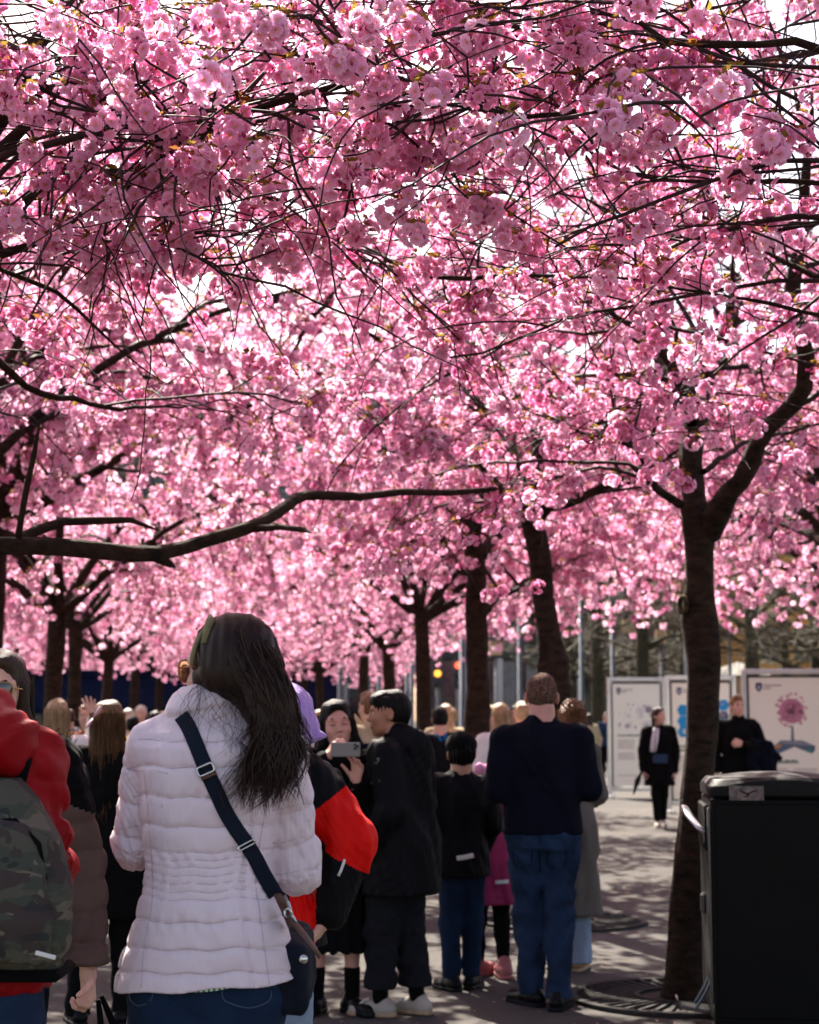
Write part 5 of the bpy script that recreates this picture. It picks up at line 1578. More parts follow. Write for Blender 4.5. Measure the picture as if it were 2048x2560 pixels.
for sh in [c for c in r.children if c.name.startswith('shoe')]:
    bs = [bvh_of(r, sh)]; vs = [to_world(r, v.co) for v in sh.data.vertices]; c0 = sum(vs, Vector()) / len(vs); q = project(c0)
    for dx in (-22, 0): cloth_strip('shoe_stripe', bs, [(q[0] + dx, q[1] - 16), (q[0] + dx - 9, q[1] + 2), (q[0] + dx - 13, q[1] + 16)], 3.5, M_GUM, sh, lift=.003, across=3)
    cloth_strip('shoe_lacing', bs, [(q[0] - 40, q[1] - 2), (q[0] - 24, q[1] - 14), (q[0] - 12, q[1] - 22)], 4, M_REFL, sh, lift=.003, across=3)
# woman holding up the phone
rw, jw = person('laughing woman with long black hair and black clothes holding a phone', 1.60, px_x(842, 9.05), 9.05, math.pi + .12, skin_mat('rosy', (.52, .27, .215)), headscale=1.13,
    arms=dict(eR=(.145, .06, .655), wR=(.050, .19, .81), eL=(-.140, .05, .645), wL=(-.055, .17, .735)), feet=dict(L=(-.055, .02), R=(.06, 0)), head=(.04, .02, .10), lean=(0, .01),
    hands=(('R', dict(fwd=(-.55, .1, .85), palm=(-.75, -.35, -.3), thumb=1, curl=.75)), ('L', dict(fwd=(-.1, .25, .95), palm=(.6, .7, 0), thumb=-1, curl=.45, spread=.35))),
    top=dict(mat=M_BLACKC, t=.022, hem=.46, name='top', wr=.006), legs=dict(mat=M_BLACKC, skirt=.20, flare=.125), shoes=dict(mat=M_SHOEB, sole_mat=M_SHOEB, sole=1.5, sock=M_BLACKC, sock_z=.15, out=.5),
    hair=dict(style='long', mat=H_BLACK, len=.42, w=.085, off=(.02, -.03), front=.25, strands=220), mouth='open', eyes='closed')
# person in the red and black jacket
M_SPLIT = [M_RED, M_BLACKN]
def red_split(c):
    x, y, z = c.T
    t = ((x - .098) * .080 + (z - .795) * -.105) / (.080 ** 2 + .105 ** 2)
    t2 = ((x - .178) * -.066 + (z - .690) * -.13) / (.066 ** 2 + .13 ** 2)
    s = np.ones(len(c), int)
    s[(x > .088) & (t > .30) & (t2 < .30)] = 0
    s[(x < -.088) & (z < .755) & (z > .655)] = 0
    s[(x > .055) & (x < .105) & (z < .60) & (y < .02)] = 0
    return s
rr, jr = person('person in a red and black ski jacket with lavender fleece hat, hand on hip', 1.63, px_x(662, 5.5), 5.5, .05, M_FAIR,
    arms=dict(eR=(.178, -.05, .690), wR=(.130, -.060, .556), eL=(-.15, 0, .64)), headoff=(.035, .02, -.008),
    top=dict(mat=M_SPLIT, t=.030, hem=.49, flare=.01, wr=.0045, wf=36, split=red_split, collar=.07, hood=True, vox=.0055), legs=dict(mat=M_DENIML, t=.018, cuff=.03),
    shoes=dict(mat=M_SHOEB), hair=dict(style='short', mat=H_BLACK), hands=(('R', dict(fwd=(-.55, .02, -.83), palm=(-.75, .25, .5), thumb=1, curl=.35)),))
hc, hs = jr['hc'], jr['hs']
V, Q = solid([ell(hc + np.array((0, -.01, .04)), (.100, .115, .098)), ell(hc + np.array((.075, -.02, -.012)), (.045, .06, .05), k=.03), cap(hc + np.array((.09, -.03, -.03)), hc + np.array((.135, -.045, -.035)), .026, .010, k=.02)], .006, post=wrinkle(.003, 50, 8),
             planes=[(tuple(hc + np.array((0, 0, -.075))), (0, .2, -1))])
link('fleece_hat', mesh_np('fleece_hat', V, Q), M_LAV, rr)
bv = [bvh_of(rr, child_of(rr, 'jacket'))]
cloth_strip('sleeve_stripe', bv, [(862, 2148), (858, 2162), (852, 2178), (846, 2190)], 3.5, M_REFL, child_of(rr, 'jacket'), lift=.003)

# woman with the pink hair clip
r, j = person('woman in black with long ombre hair and a pale pink hair bow', 1.61, px_x(284, 8.7), 8.7, .05, M_FAIR, wide=1.02,
    arms=dict(eR=(.145, .0, .64), wR=(.09, .12, .58), eL=(-.15, .0, .64), wL=(-.10, .11, .57)), feet=dict(L=(-.085, .01), R=(.06, 0)), headoff=(-.01, 0, 0),
    top=dict(mat=M_BLACKC, t=.030, hem=.33, flare=.018, name='coat', wr=.007), legs=dict(mat=M_BLACKC, t=.022, cuff=.03), shoes=dict(mat=M_SHOEB, out=.4),
    hair=dict(style='long', mat=H_OMBRE, len=.46, w=.112, off=(.01, -.05), strands=170))
hc = j['hc']
mb = MB()
for s in (-1, 1):
    mb.tube([hc + np.array((-.062, -.115, .03)), hc + np.array((-.062 + s * .02, -.125, .055 if s > 0 else .0)), hc + np.array((-.062 + s * .034 , -.118, .085 if s > 0 else -.02))], [.006, .018, .010], 8, flat=.4)
mb.build('hair_bow', cloth('pink_satin', (.70, .42, .50), .35), r, True)
# blonde waving in the white jumper
r, j = person('blonde woman in a white jumper waving one hand in the air', 1.66, px_x(150, 12.2), 12.2, .2, M_FAIR,
    arms=dict(eR=(.155, .03, .80), wR=(.150, .07, .905), eL=(-.15, 0, .64)), hands=(('R', dict(fwd=(-.22, .05, 1), palm=(-.2, 1, .1), thumb=1, curl=.12, spread=.3)),),
    top=dict(mat=M_WHITEC, t=.020, hem=.47, name='jumper', wr=.006), legs=dict(mat=M_BLACKC, t=.018), shoes=dict(mat=M_SHOEB),
    hair=dict(style='long', mat=H_BLOND, len=.27, w=.105, off=(.0, -.05), strands=120))
# woman in black before the boards
r, j = person('woman in an open black coat and white top walking before the display boards', 1.69, px_x(1642, 24.3), 24.3, math.pi, M_FAIR, lod=1.5,
    arms=dict(eR=(.135, -.01, .63), wR=(.135, .02, .475), eL=(-.135, -.01, .63), wL=(-.125, .02, .47)), feet=dict(L=(-.02, -.02), R=(.03, .05)), head=(.75, .05, 0),
    hands=(('R', dict(palm=(-1, 0, 0), thumb=1, curl=.9)), ('L', dict(palm=(1, 0, 0), thumb=-1, curl=.5))),
    top=dict(mat=M_BLACKC, t=.026, hem=.345, flare=.012, name='coat', wr=.006), legs=dict(mat=M_BLACKC, t=.008, cuff=.06), shoes=dict(mat=M_SHOEW, sole_mat=M_SHOEW),
    hair=dict(style='long', mat=H_BROWN, len=.20, w=.07, off=(-.02, -.03)))
bv = [bvh_of(r, child_of(r, 'coat'))]
cloth_strip('white_top', bv, [(1641, 1820), (1637, 1850), (1632, 1880)], [7, 9, 7], cloth('white_shirt', (.62, .60, .64)), r, lift=.012)
# man in black before the boards
r, j = person('fair haired man in black carrying a dark jacket over his arm', 1.80, px_x(1838, 20.3), 20.3, math.pi - .15, M_FAIR, True, lod=1.4,
    arms=dict(eL=(-.165, .0, .645), wL=(-.035, .13, .675), eR=(.145, -.01, .63), wR=(.14, .03, .49)), head=(.35, .03, 0), hands=(('L', dict(fwd=(1, .2, .1), palm=(0, -1, -.3), thumb=-1, curl=1.0)),),
    top=dict(mat=M_BLACKC, t=.020, hem=.49, name='jumper', wr=.006, collar=.05), legs=dict(mat=M_GREYT, t=.022), shoes=dict(mat=M_SHOEB),
    hair=dict(style='short', mat=hair_mat('ginger', (.20, .09, .035), (.38, .20, .09)), tuft=True))
lw = [to_world(r, v) for v in (j['eL'] * .75 + j['wL'] * .25, j['wL'] * .6 + j['eL'] * .4)]
V, Q = solid([ell(np.array(lw[0]) + np.array((.06, -.02, -.10)), (.15, .06, .20), R=Matrix.Rotation(-.5, 3, 'Y'), k=.05), ell(np.array(lw[1]) + np.array((0, -.02, -.16)), (.08, .05, .24), k=.06),
              cap(np.array(lw[0]) + np.array((.05, 0, .05)), np.array(lw[1]) + np.array((0, 0, .04)), .055, k=.04), cap(np.array(lw[0]) + np.array((.10, 0, -.02)), np.array(lw[0]) + np.array((.24, 0, -.13)), .07, .03, k=.05)], .012, post=wrinkle(.012, 22, 4, (1, 1, .6)))
o = link('folded_jacket', mesh_np('folded_jacket', V, Q), M_NAVY); tag(o, 'dark jacket hung over the arm of the fair haired man', 'jacket')
# background strollers
BG = 'people in the crowd further along the promenade'
def crowd(label, H, px, Y, rz, top, hair, male=False, legs=M_BLACKC, lod=1.7, skin=M_FAIR, **kw):
    t = dict(mat=top, t=.022, hem=.47, wr=.006); t.update(kw.pop('topx', {}))
    r, j = person(label, H, px_x(px, Y), Y, rz, skin, male, lod=lod, top=t, legs=dict(mat=legs, t=.016), shoes=dict(mat=M_SHOEB), hair=hair, group=BG, **kw)
    return r, j
LONG = lambda m, **k: dict(style='long', mat=m, len=.28, w=.09, **k)
SHORT = lambda m, **k: dict(style='short', mat=m, **k)
crowd('man with light brown hair and a beige collar holding up a red phone', 1.74, 930, 14.0, .7, M_NAVY, SHORT(H_CURL, tuft=True), True, arms=dict(eL=(-.14, .1, .72), wL=(-.09, .15, .86), eR=(.14, .1, .72), wR=(.02, .2, .86)),
      hands=(('L', dict(fwd=(.1, .2, 1), palm=(1, 0, 0), thumb=-1, curl=.6)),), topx=dict(mat=[M_BEIGE, M_NAVY], split=lambda c: (c[:, 2] < .76).astype(int), t=.03, hood=True))
rb, jb = crowd('black haired person with blue rucksack straps across a dark jacket', 1.64, 1100, 16.0, .1, M_BLACKN, SHORT(H_BLACK), True, M_DENIMD)
bv = [bvh_of(rb, child_of(rb, 'jacket'))]
for pts in ([(1082, 1822), (1092, 1834), (1104, 1852)], [(1120, 1820), (1117, 1834), (1110, 1850)]): cloth_strip('strap', bv, pts, 3.0, M_BLUEB, rb, lift=.01)
crowd('blonde walking just right of the blue rucksack straps', 1.68, 1114, 18.5, .1, M_BEIGE, LONG(H_BLOND))
crowd('person with pinned up fair hair beside the slim forked trunk', 1.66, 1128, 20.5, .3, M_GREYJ, dict(style='bun', mat=H_BLOND))
crowd('blonde woman between the forked trunk and the balding man', 1.66, 1252, 15.5, .4, M_WHITEC, LONG(H_BLOND, strands=40))
crowd('woman in lavender half hidden by the forked trunk', 1.66, 1226, 17.6, 2.8, cloth('lavender_cotton', (.45, .34, .55)), LONG(H_BLOND))
crowd('fair haired head just left of the balding mans neck', 1.70, 1306, 18.0, .2, M_BEIGE, SHORT(H_BLOND, tuft=True))
crowd('dark haired person behind the balding mans shoulder', 1.70, 1288, 21.0, 3.0, M_BLACKC, SHORT(H_BLACK), True)
crowd('white haired woman facing this way in front of the blue awning', 1.66, 326, 23.0, 3.2, M_GREYJ, LONG(hair_mat('white', (.60, .52, .42), (.78, .70, .60))))
crowd('grey haired man in glasses in front of the blue awning', 1.72, 357, 24.0, 3.0, cloth('plum', (.10, .05, .06)), SHORT(hair_mat('white', (.6, .5, .4))), True)
crowd('person in a yellow jacket facing away near the hair bow', 1.56, 337, 19.0, .2, M_YEL, SHORT(H_BLACK), True)
crowd('dark haired stroller left of the white puffer collar', 1.62, 392, 20.0, .2, M_GREYJ, SHORT(H_BLACK), True)
crowd('fair haired stroller close to the white puffer collar', 1.62, 412, 22.0, 3.1, M_BEIGE, SHORT(H_BLOND))
rl, jl = crowd('person in a lavender bobble hat by the white puffer collar', 1.70, 443, 19.0, .4, M_BLACKC, SHORT(H_BLACK))
hc = jl['hc']
V, Q = solid([ell(hc + np.array((0, -.01, .05)), (.098, .11, .09)), ell(hc + np.array((0, -.02, .16)), (.04, .04, .04), k=.02)], .012)
link('knit_hat', mesh_np('knit_hat', V, Q), M_LAV, rl)
crowd('red haired person facing this way beside the waving hand', 1.66, 226, 16.0, 3.0, cloth('rust', (.30, .10, .05)), LONG(H_CURL))
crowd('tall dark stroller under the spreading forks', 1.80, 262, 27.0, 3.1, M_BLACKC, SHORT(H_BROWN), True)
crowd('stroller in grey behind the blonde in white', 1.66, 180, 24.0, .2, M_GREYJ, SHORT(H_BROWN), True)
crowd('stroller seen between the hair and the lavender hat', 1.70, 722, 22.0, 3.0, M_BEIGE, SHORT(H_CURL), True)
crowd('stroller in white left of the phone', 1.66, 800, 26.0, 3.0, M_WHITEC, LONG(H_BLOND))
crowd('distant stroller in blue right of the leaning trunk', 1.72, 1512, 46.0, 3.0, M_DENIM, SHORT(H_BROWN), True, lod=2.4)
crowd('distant stroller in beige beside a lime trunk', 1.66, 1470, 40.0, .3, M_BEIGE, LONG(H_BROWN), lod=2.4)

# things they hold
ph = MB(); 
def phone(name, label, c, rz, tilt, size, m_body):
    t = empty(name, c, rz, label, 'phone')
    w, h, d = size
    b = MB().box((0, 0, 0), (w, d, h), bev=.004); o = b.build('case', m_body, t); o.rotation_euler = (tilt, 0, 0)
    b = MB().box((w * .72, -d - .0012, h * .42), (w * .20, .0016, h * .44), bev=.0015); l = b.build('camera_block', m_body, o)
    for x, z in ((.66, .66), (.66, .18), (.82, .42)):
        MB().lathe([(.0062, 0), (.0062, .003), (.0001, .0032)], (w * x, -d - .0025, h * z), 12, Matrix.Rotation(math.pi / 2, 3, 'X')).build('lens', M_SHOEB, o)
    return t
pc = to_world(rw, jw['wR']) + Vector((.085, -.075, .035))
phone('phone', 'grey phone held sideways in front of the laughing womans chin', at(864, 1874, pc.y), .06, 0, (.074, .036, .004), mat('phone_case', (.16, .155, .15), .35, .05))
# umbrella and bag of the woman before the boards
rwf = None
um = MB().tube([at(1602, 1928, 24.18), at(1594, 1952, 24.15), at(1584, 1986, 24.1)], [.022, .042, .010], 10)
o = um.build('folded_umbrella', M_BLACKN, None, True); tag(o, 'black folded umbrella in the hand of the woman before the boards', 'umbrella')
t = empty('shoulder_bag', at(1651, 1897, 24.0), 0, 'small dark blue bag worn across the open black coat', 'bag')
MB().box((0, 0, 0), (.095, .04, .062), bev=.015).build('pouch', cloth('blue_leather', (.02, .04, .09), .4), t)
MB().box((0, -.042, .025), (.096, .004, .038), bev=.003).build('flap', cloth('blue_leather', (.02, .04, .09), .4), t)
MB().tube([Vector((-.08, 0, .06)), Vector((-.06, .02, .30)), Vector((-.02, .06, .55))], .006, 6).build('strap', M_BLACKC, t)

# ---------------------------------------------------------------- the woman in the pale quilted jacket
HY = 3.95
hx = px_x(530, HY)
M_JKT = mat('pale_lilac_nylon', (.64, .525, .565), .5, .04, 5, .5, 24, spec=.35, sheen=.15, stretch=(1.6, 1.6, .55))
HL = lambda px, py, dy: tuple((np.array(at(px, py, HY + dy)) - np.array((hx, HY, 0))) / 1.735)
HARMS = dict(eR=HL(738, 2160, .06), wR=HL(695, 2112, .22), eL=HL(343, 2102, .06), wL=HL(388, 2055, .22))
hero, hj = person('woman from behind in a pale lilac quilted jacket with long dark hair', 1.735, hx, HY, 0, M_FAIR,
    arms=HARMS, head=(1.0, -.05, 0), headoff=(.022, -.012, .009),
    legs=dict(mat=M_DENIMD, t=.012, wr=.0035, cuff=.03), shoes=dict(mat=M_SHOEB), wide=.98, armr=.48)
def LJ(px, py, dy=0.0): return np.array(at(px, py, HY + dy)) - np.array((hx, HY, 0))
def hero_jacket(vox=.0034):
    rows = [(2490, 282, 758, .162), (2410, 292, 750, .155), (2346, 313, 735, .148), (2287, 331, 716, .140), (2213, 352, 697, .128), (2169, 358, 690, .122),
            (2110, 360, 692, .120), (2000, 354, 700, .128), (1920, 348, 710, .130), (1868, 356, 716, .124), (1832, 384, 700, .108), (1805, 428, 668, .088), (1785, 455, 645, .075)]
    secs = []
    for y, a, b, ry in rows:
        l, r = LJ(a, y), LJ(b, y)
        secs.append((l[2], (l[0] + r[0]) / 2, .0, (r[0] - l[0]) / 2 - .006, ry))
    tor = loft(secs, pw=2.35)
    aR = [LJ(706, 1872), LJ(741, 2168, .06), LJ(690, 2110, .27)]; aL = [LJ(378, 1866), LJ(340, 2106, .06), LJ(392, 2050, .27)]
    colr = loft([(LJ(0, 1812)[2], LJ(549, 0)[0], .005, .108, .095), (LJ(0, 1770)[2], LJ(549, 0)[0], .0, .100, .092), (LJ(0, 1735)[2], LJ(548, 0)[0], .0, .084, .080), (LJ(0, 1716)[2], LJ(545, 0)[0], .005, .062, .062)], pw=2.1)
    yoke = [cap(LJ(470, 1822), LJ(385, 1862), .060, .060), cap(LJ(630, 1822), LJ(700, 1868), .060, .060)]
    lo = np.array((LJ(262, 0)[0], -.21, LJ(0, 2486)[2])); hi = np.array((LJ(822, 0)[0], .36, LJ(0, 1690)[2]))
    n = np.ceil((hi - lo) / vox).astype(int)
    ax = [(lo[i] + vox * np.arange(n[i])).astype(np.float32) for i in range(3)]
    P = np.stack(np.meshgrid(*ax, indexing='ij'), -1)
    X, Y, Z = P[..., 0], P[..., 1], P[..., 2]
    seams = np.array([LJ(0, y)[2] for y in (2478, 2410, 2353, 2287, 2232, 2213, 2193, 2174, 2154, 2136, 2118, 2056, 1984, 1912, 1848, 1790, 1730, 1600)])
    seams = np.sort(seams)
    wob = wrinkle(.0022, 21, 71, (1, 1, .5)); wob2 = wrinkle(.0016, 55, 72, (1.2, 1.2, .4))
    def puff(s, S, amp, href):
        i = np.clip(np.searchsorted(S, s) - 1, 0, len(S) - 2)
        h = S[i + 1] - S[i]; t = np.clip((s - S[i]) / h, 0, 1)
        return amp * np.minimum(1, (h / href) ** .8) * (1 - .55 * np.abs(2 * t - 1) ** 2.5 - .45 * np.abs(2 * t - 1) ** 9)
    zz = Z + .010 * (X / .2) ** 2 + .004 * np.sin(X * 23 + 2) + .0025 * np.sin(X * 61)
    pk = .0013 * np.sin(X * 210 + 5 * np.sin(Z * 31)) * np.exp(-(np.min(np.abs(zz[..., None] - seams[None, None, None, ::3]), -1) / .02) ** 2)
    dt = tor['f'](P) - puff(zz, seams, .0075, .060) + .004 + wob(X, Y, Z) + pk
    xl = np.interp(Z, [LJ(0, y)[2] for y in (2478, 2361, 2267, 2188, 2041, 1880)], [LJ(p_, 0)[0] for p_ in (352, 361, 379, 381, 371, 362)])
    xr = np.interp(Z, [LJ(0, y)[2] for y in (2478, 2361, 2267, 2188, 2041, 1960)], [LJ(p_, 0)[0] for p_ in (674, 660, 648, 640, 662, 690)])
    back = np.clip(-Y * 30, 0, 1)
    for xs in (xl, xr): dt = dt + .0065 * np.exp(-((X - xs) / .0055) ** 2) * back
    dt = dt.astype(np.float32)
    def arm(a, seed):
        d0 = _dcap(P, a[0], a[1], .056, .0535); d1 = _dcap(P, a[1], a[2], .0535, .046)
        k = .03; h = np.maximum(k - np.abs(d0 - d1), 0) / k; d = np.minimum(d0, d1) - h * h * k / 4
        u = (a[1] - a[0]); L0 = np.linalg.norm(u); u = u / L0
        s0 = (P - a[0].astype(np.float32)) @ u.astype(np.float32)
        v = (a[2] - a[1]); L1 = np.linalg.norm(v); v = v / L1
        s1 = L0 + (P - a[1].astype(np.float32)) @ v.astype(np.float32)
        s = np.where(d0 < d1, np.minimum(s0, L0 + .03), np.maximum(s1, L0 - .03))
        S = np.array([-.30, -.02, .058, .135, .212, .285, .36, .44, .52, .7])
        d = d - puff(s + .008 * np.sin(X * 30 + seed), S, .0068, .07) + .004 + wrinkle(.0028, 30, seed, (1, 1, .7))(X, Y, Z) + wob2(X, Y, Z)
        nrm = np.cross(u, (0, 1, 0)); m = (P - a[0].astype(np.float32)) @ nrm.astype(np.float32)
        return d + .004 * np.exp(-(m / .004) ** 2) * back
    def smin(a, b, k):
        h = np.maximum(k - np.abs(a - b), 0) / k
        return np.minimum(a, b) - h * h * k / 4
    D = dt
    for y in yoke: D = smin(D, y['f'](P) + .002, .04)
    D = smin(D, arm(aR, 75), .012); D = smin(D, arm(aL, 76), .012)
    fold = .010 * np.exp(-((Z - LJ(0, 1778)[2] - .02 * np.sin(X * 12)) / .008) ** 2) + .004 * np.sin(X * 40 + Z * 55)
    D = smin(D, colr['f'](P) + fold * .8 + wob(X, Y, Z), .014)
    inner = np.maximum(_dcap(P, LJ(549, 1700), LJ(549, 1800), .058, .058), 0) 
    hem = LJ(0, 2478)[2] + (X - LJ(284, 0)[0]) * (34 / 475) + .006 * np.sin(np.clip((X - LJ(284, 0)[0]) / .44, 0, 1) * 3.14) + .003 * np.sin(X * 37)
    D = np.maximum(D, hem - Z).astype(np.float32)
    D[:2] = 1; D[-2:] = 1; D[:, :2] = 1; D[:, -2:] = 1; D[:, :, :2] = 1; D[:, :, -2:] = 1
    return surface_nets(D, ax, vox)
V, Q = hero_jacket()
jkt = link('quilted_jacket', mesh_np('quilted_jacket', V, Q), M_JKT, hero)
HB = [bvh_of(hero, jkt)]
M_STITCH_SHADE = cloth('lilac_thread_shade', (.46, .385, .415), .8)  # stitch lines, coloured darker to paint in the shade of the quilting grooves
def seam_z(x, sz): return sz - .010 * (x / .2) ** 2 - .004 * math.sin(x * 23 + 2) - .0025 * math.sin(x * 61)
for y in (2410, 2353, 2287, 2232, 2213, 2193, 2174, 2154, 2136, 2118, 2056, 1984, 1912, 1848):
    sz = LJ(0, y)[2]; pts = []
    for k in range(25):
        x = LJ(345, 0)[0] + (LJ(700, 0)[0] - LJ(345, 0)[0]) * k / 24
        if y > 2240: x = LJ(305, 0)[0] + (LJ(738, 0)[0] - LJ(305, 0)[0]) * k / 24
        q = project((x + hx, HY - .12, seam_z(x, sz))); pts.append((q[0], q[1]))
    cloth_strip('seam_shade', HB, pts, .8, M_STITCH_SHADE, jkt, lift=.0012, thick=.0008, across=3, smooth_y=1)
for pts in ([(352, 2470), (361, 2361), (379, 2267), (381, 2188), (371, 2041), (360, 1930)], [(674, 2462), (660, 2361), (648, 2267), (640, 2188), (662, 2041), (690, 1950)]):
    cloth_strip('seam_shade', HB, pts, .8, M_STITCH_SHADE, jkt, lift=.0012, thick=.0008, across=3, smooth_y=1)
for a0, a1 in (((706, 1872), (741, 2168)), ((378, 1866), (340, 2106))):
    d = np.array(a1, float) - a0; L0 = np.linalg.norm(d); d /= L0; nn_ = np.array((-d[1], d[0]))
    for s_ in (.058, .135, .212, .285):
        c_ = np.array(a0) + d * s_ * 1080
        cloth_strip('seam_shade', HB, [tuple(c_ + nn_ * m_ + d * (4 * math.sin(m_ * .05))) for m_ in np.linspace(-52, 52, 9)], .8, M_STITCH_SHADE, jkt, lift=.0012, thick=.0008, across=3, smooth_y=1)
TB = [bvh_of(hero, child_of(hero, 'trousers'))]
# stripes of the shirt, back pockets
def striped(name, c1, c2, sc):
    m = bpy.data.materials.new(name); m.use_nodes = True; nt = m.node_tree; b = nt.nodes['Principled BSDF']
    tc = nt.nodes.new('ShaderNodeTexCoord'); w = nt.nodes.new('ShaderNodeTexWave'); w.inputs['Scale'].default_value = sc; w.inputs['Distortion'].default_value = .6
    nt.links.new(tc.outputs['Object'], w.inputs[0]); r = nt.nodes.new('ShaderNodeValToRGB')
    r.color_ramp.elements[0].position = .45; r.color_ramp.elements[1].position = .55
    r.color_ramp.elements[0].color = (*c1, 1); r.color_ramp.elements[1].color = (*c2, 1)
    nt.links.new(w.outputs['Fac'], r.inputs[0]); nt.links.new(r.outputs[0], b.inputs['Base Color']); b.inputs['Roughness'].default_value = .85
    return m
cloth_strip('striped_shirt_hem', TB, [(398, 2462), (440, 2467), (490, 2468), (540, 2464), (580, 2456)], 13, striped('green_stripe', (.03, .20, .09), (.62, .62, .56), 28), hero, lift=.016)
M_SEAM = cloth('denim_seam', (.05, .075, .13), .8)
for pts in ([(322, 2478), (326, 2500), (346, 2515), (376, 2502), (384, 2478)], [(556, 2478), (562, 2502), (622, 2520), (672, 2503), (678, 2478)]):
    cloth_strip('pocket_seam', TB, pts, 1.6, M_SEAM, child_of(hero, 'trousers'), lift=.003, across=3)
# hair: shell and strands
def hair_strand_mat():
    m = bpy.data.materials.new('dark_brown_hair'); m.use_nodes = True; nt = m.node_tree; b = nt.nodes['Principled BSDF']; out = nt.nodes['Material Output']
    b.inputs['Base Color'].default_value = (.020, .0085, .0055, 1); b.inputs['Roughness'].default_value = .42; b.inputs['Specular IOR Level'].default_value = .22
    tr = nt.nodes.new('ShaderNodeBsdfTranslucent'); tr.inputs[0].default_value = (.20, .062, .018, 1)
    ms = nt.nodes.new('ShaderNodeMixShader'); ms.inputs[0].default_value = .28
    nt.links.new(b.outputs[0], ms.inputs[1]); nt.links.new(tr.outputs[0], ms.inputs[2]); nt.links.new(ms.outputs[0], out.inputs[0])
    return m
M_HAIR = hair_strand_mat()
hc, Rh, hs = hj['hc'], hj['Rh'], hj['hs']
TH = lambda v: hc + Rh @ (np.array(v, float) * hs)
HP = [ell(TH((0, -.020, .040)), np.array((.082, .100, .094)) * hs, R=Rh, k=.02), ell(TH((.01, -.035, .0)), np.array((.084, .086, .090)) * hs, R=Rh, k=.03),
      cap(LJ(600, 1645, -.035), LJ(672, 1770, -.085), .082, .052, k=.04), cap(LJ(672, 1770, -.085), LJ(702, 1865, -.125), .046, .022, k=.03),
      cap(LJ(628, 1680, -.07), LJ(668, 1810, -.125), .055, .026, k=.03), cap(LJ(600, 1640, .0), LJ(690, 1770, .01), .07, .045, k=.03),
      cap(TH((.055, .05, .02)) , LJ(492, 1745, .03), .030, .016, k=.03), cap(LJ(520, 1700, -.03), LJ(575, 1690, -.07), .035, .04, k=.03),
      ell(TH((0, .12, -.03)), np.array((.062, .085, .09)) * hs, R=Rh, k=.012, sub=True)]
V, Q = solid(HP, .0045, post=lambda X, Y, Z: .0011 * np.sin((X - hc[0] - .55 * (hc[2] - Z) * ((hc[2] - Z) > 0)) * 240 + 2 * np.sin(Z * 14)) + .0015 * np.sin(X * 90 + Z * 30))
hair = link('hair', mesh_np('hair', V, Q), M_HAIR, hero)
HH = [bvh_of(hero, hair)]
rg = random.Random(9)
paths = []
W0 = np.array((hx, HY, 0))
def off_cloth(p, lift):
    q = project(p + W0)
    h = laid_on(HB, q[0], q[1], lift)
    if h is not None and h.y - HY < p[1]: p = np.array(h) - W0
    return p
for c in range(160):
    u = rg.random(); a = rg.uniform(2.6, 6.6)
    ey = rg.choice((rg.uniform(1840, 1940), rg.uniform(1890, 2025), rg.uniform(1920, 2025)))
    exx = 745 - (1 - u) * rg.uniform(60, 135) - max(0, (ey - 1900)) * rg.uniform(-.1, .62)
    mid = LJ(615 + u * 105 + rg.gauss(0, 5), 1715 + rg.gauss(0, 8), -.115 - .03 * (1 - abs(u - .5)))
    low = LJ(648 + u * 92 + rg.gauss(0, 6), 1815 + rg.gauss(0, 14), -.145)
    end = LJ(exx, ey, -.15); amp = rg.uniform(.010, .038); ph = rg.uniform(0, 6.28); fq = rg.uniform(1.3, 2.8)
    crown = TH((.055 * math.cos(a), -.03 + .075 * math.sin(a), .098))
    side = LJ(572 + u * 92 + rg.gauss(0, 5), 1620 + rg.gauss(0, 14), -.085 - .02 * (1 - u))
    for s in range(rg.randint(9, 19)):
        j = lambda sc: .6 * np.array((rg.gauss(0, sc), rg.gauss(0, sc * .6), rg.gauss(0, sc)))
        e = end + j(.009); e[2] += rg.uniform(-.015, .03)
        P_, _ = resample([TH((.05 * math.cos(a), -.03 + .07 * math.sin(a), .108)) * 0 + crown * .97 + hc * .03 + j(.005), side + j(.006), mid + j(.006), low + j(.006), (low * .45 + e * .55) + j(.006) + np.array((amp * .7 * math.sin(ph), 0, 0)), e], [1] * 6, .030)
        K = len(P_); t = np.linspace(0, 1, K); w = np.clip((t - .5) * 2, 0, 1)
        P_[:, 0] += amp * w * np.sin(ph + fq * 6.28 * t) ; P_[:, 1] -= .004 * w * np.abs(np.sin(ph + 9 * t))
        for i in range(K):
            if t[i] > .38: P_[i] = off_cloth(P_[i], .004 + .012 * (s % 5) / 5)
        r0 = rg.uniform(.0007, .0013)
        paths.append((P_, r0 * (1 - .75 * t ** 3)))
for c in range(900):      # smooth hair over the crown, drawn from the parting to the back
    a = rg.uniform(2.2, 7.0); u = rg.random()
    P_, _ = resample([TH((.03 * math.cos(a), -.02 + .05 * math.sin(a), .1255)), TH((.072 * math.cos(a), -.022 + .088 * math.sin(a), .094)), TH((.0885 * math.cos(a), -.028 + .106 * math.sin(a), .038)), TH((.092 * math.cos(a), -.040 + .098 * math.sin(a), -.02)), LJ(600 + u * 95, 1725 + rg.gauss(0, 20), -.135)], [1] * 5, .022)
    P_ += np.array([(rg.gauss(0, .0008), rg.gauss(0, .0008), rg.gauss(0, .0008)) for _ in range(len(P_))])
    paths.append((P_, np.full(len(P_), rg.uniform(.0006, .0011))))
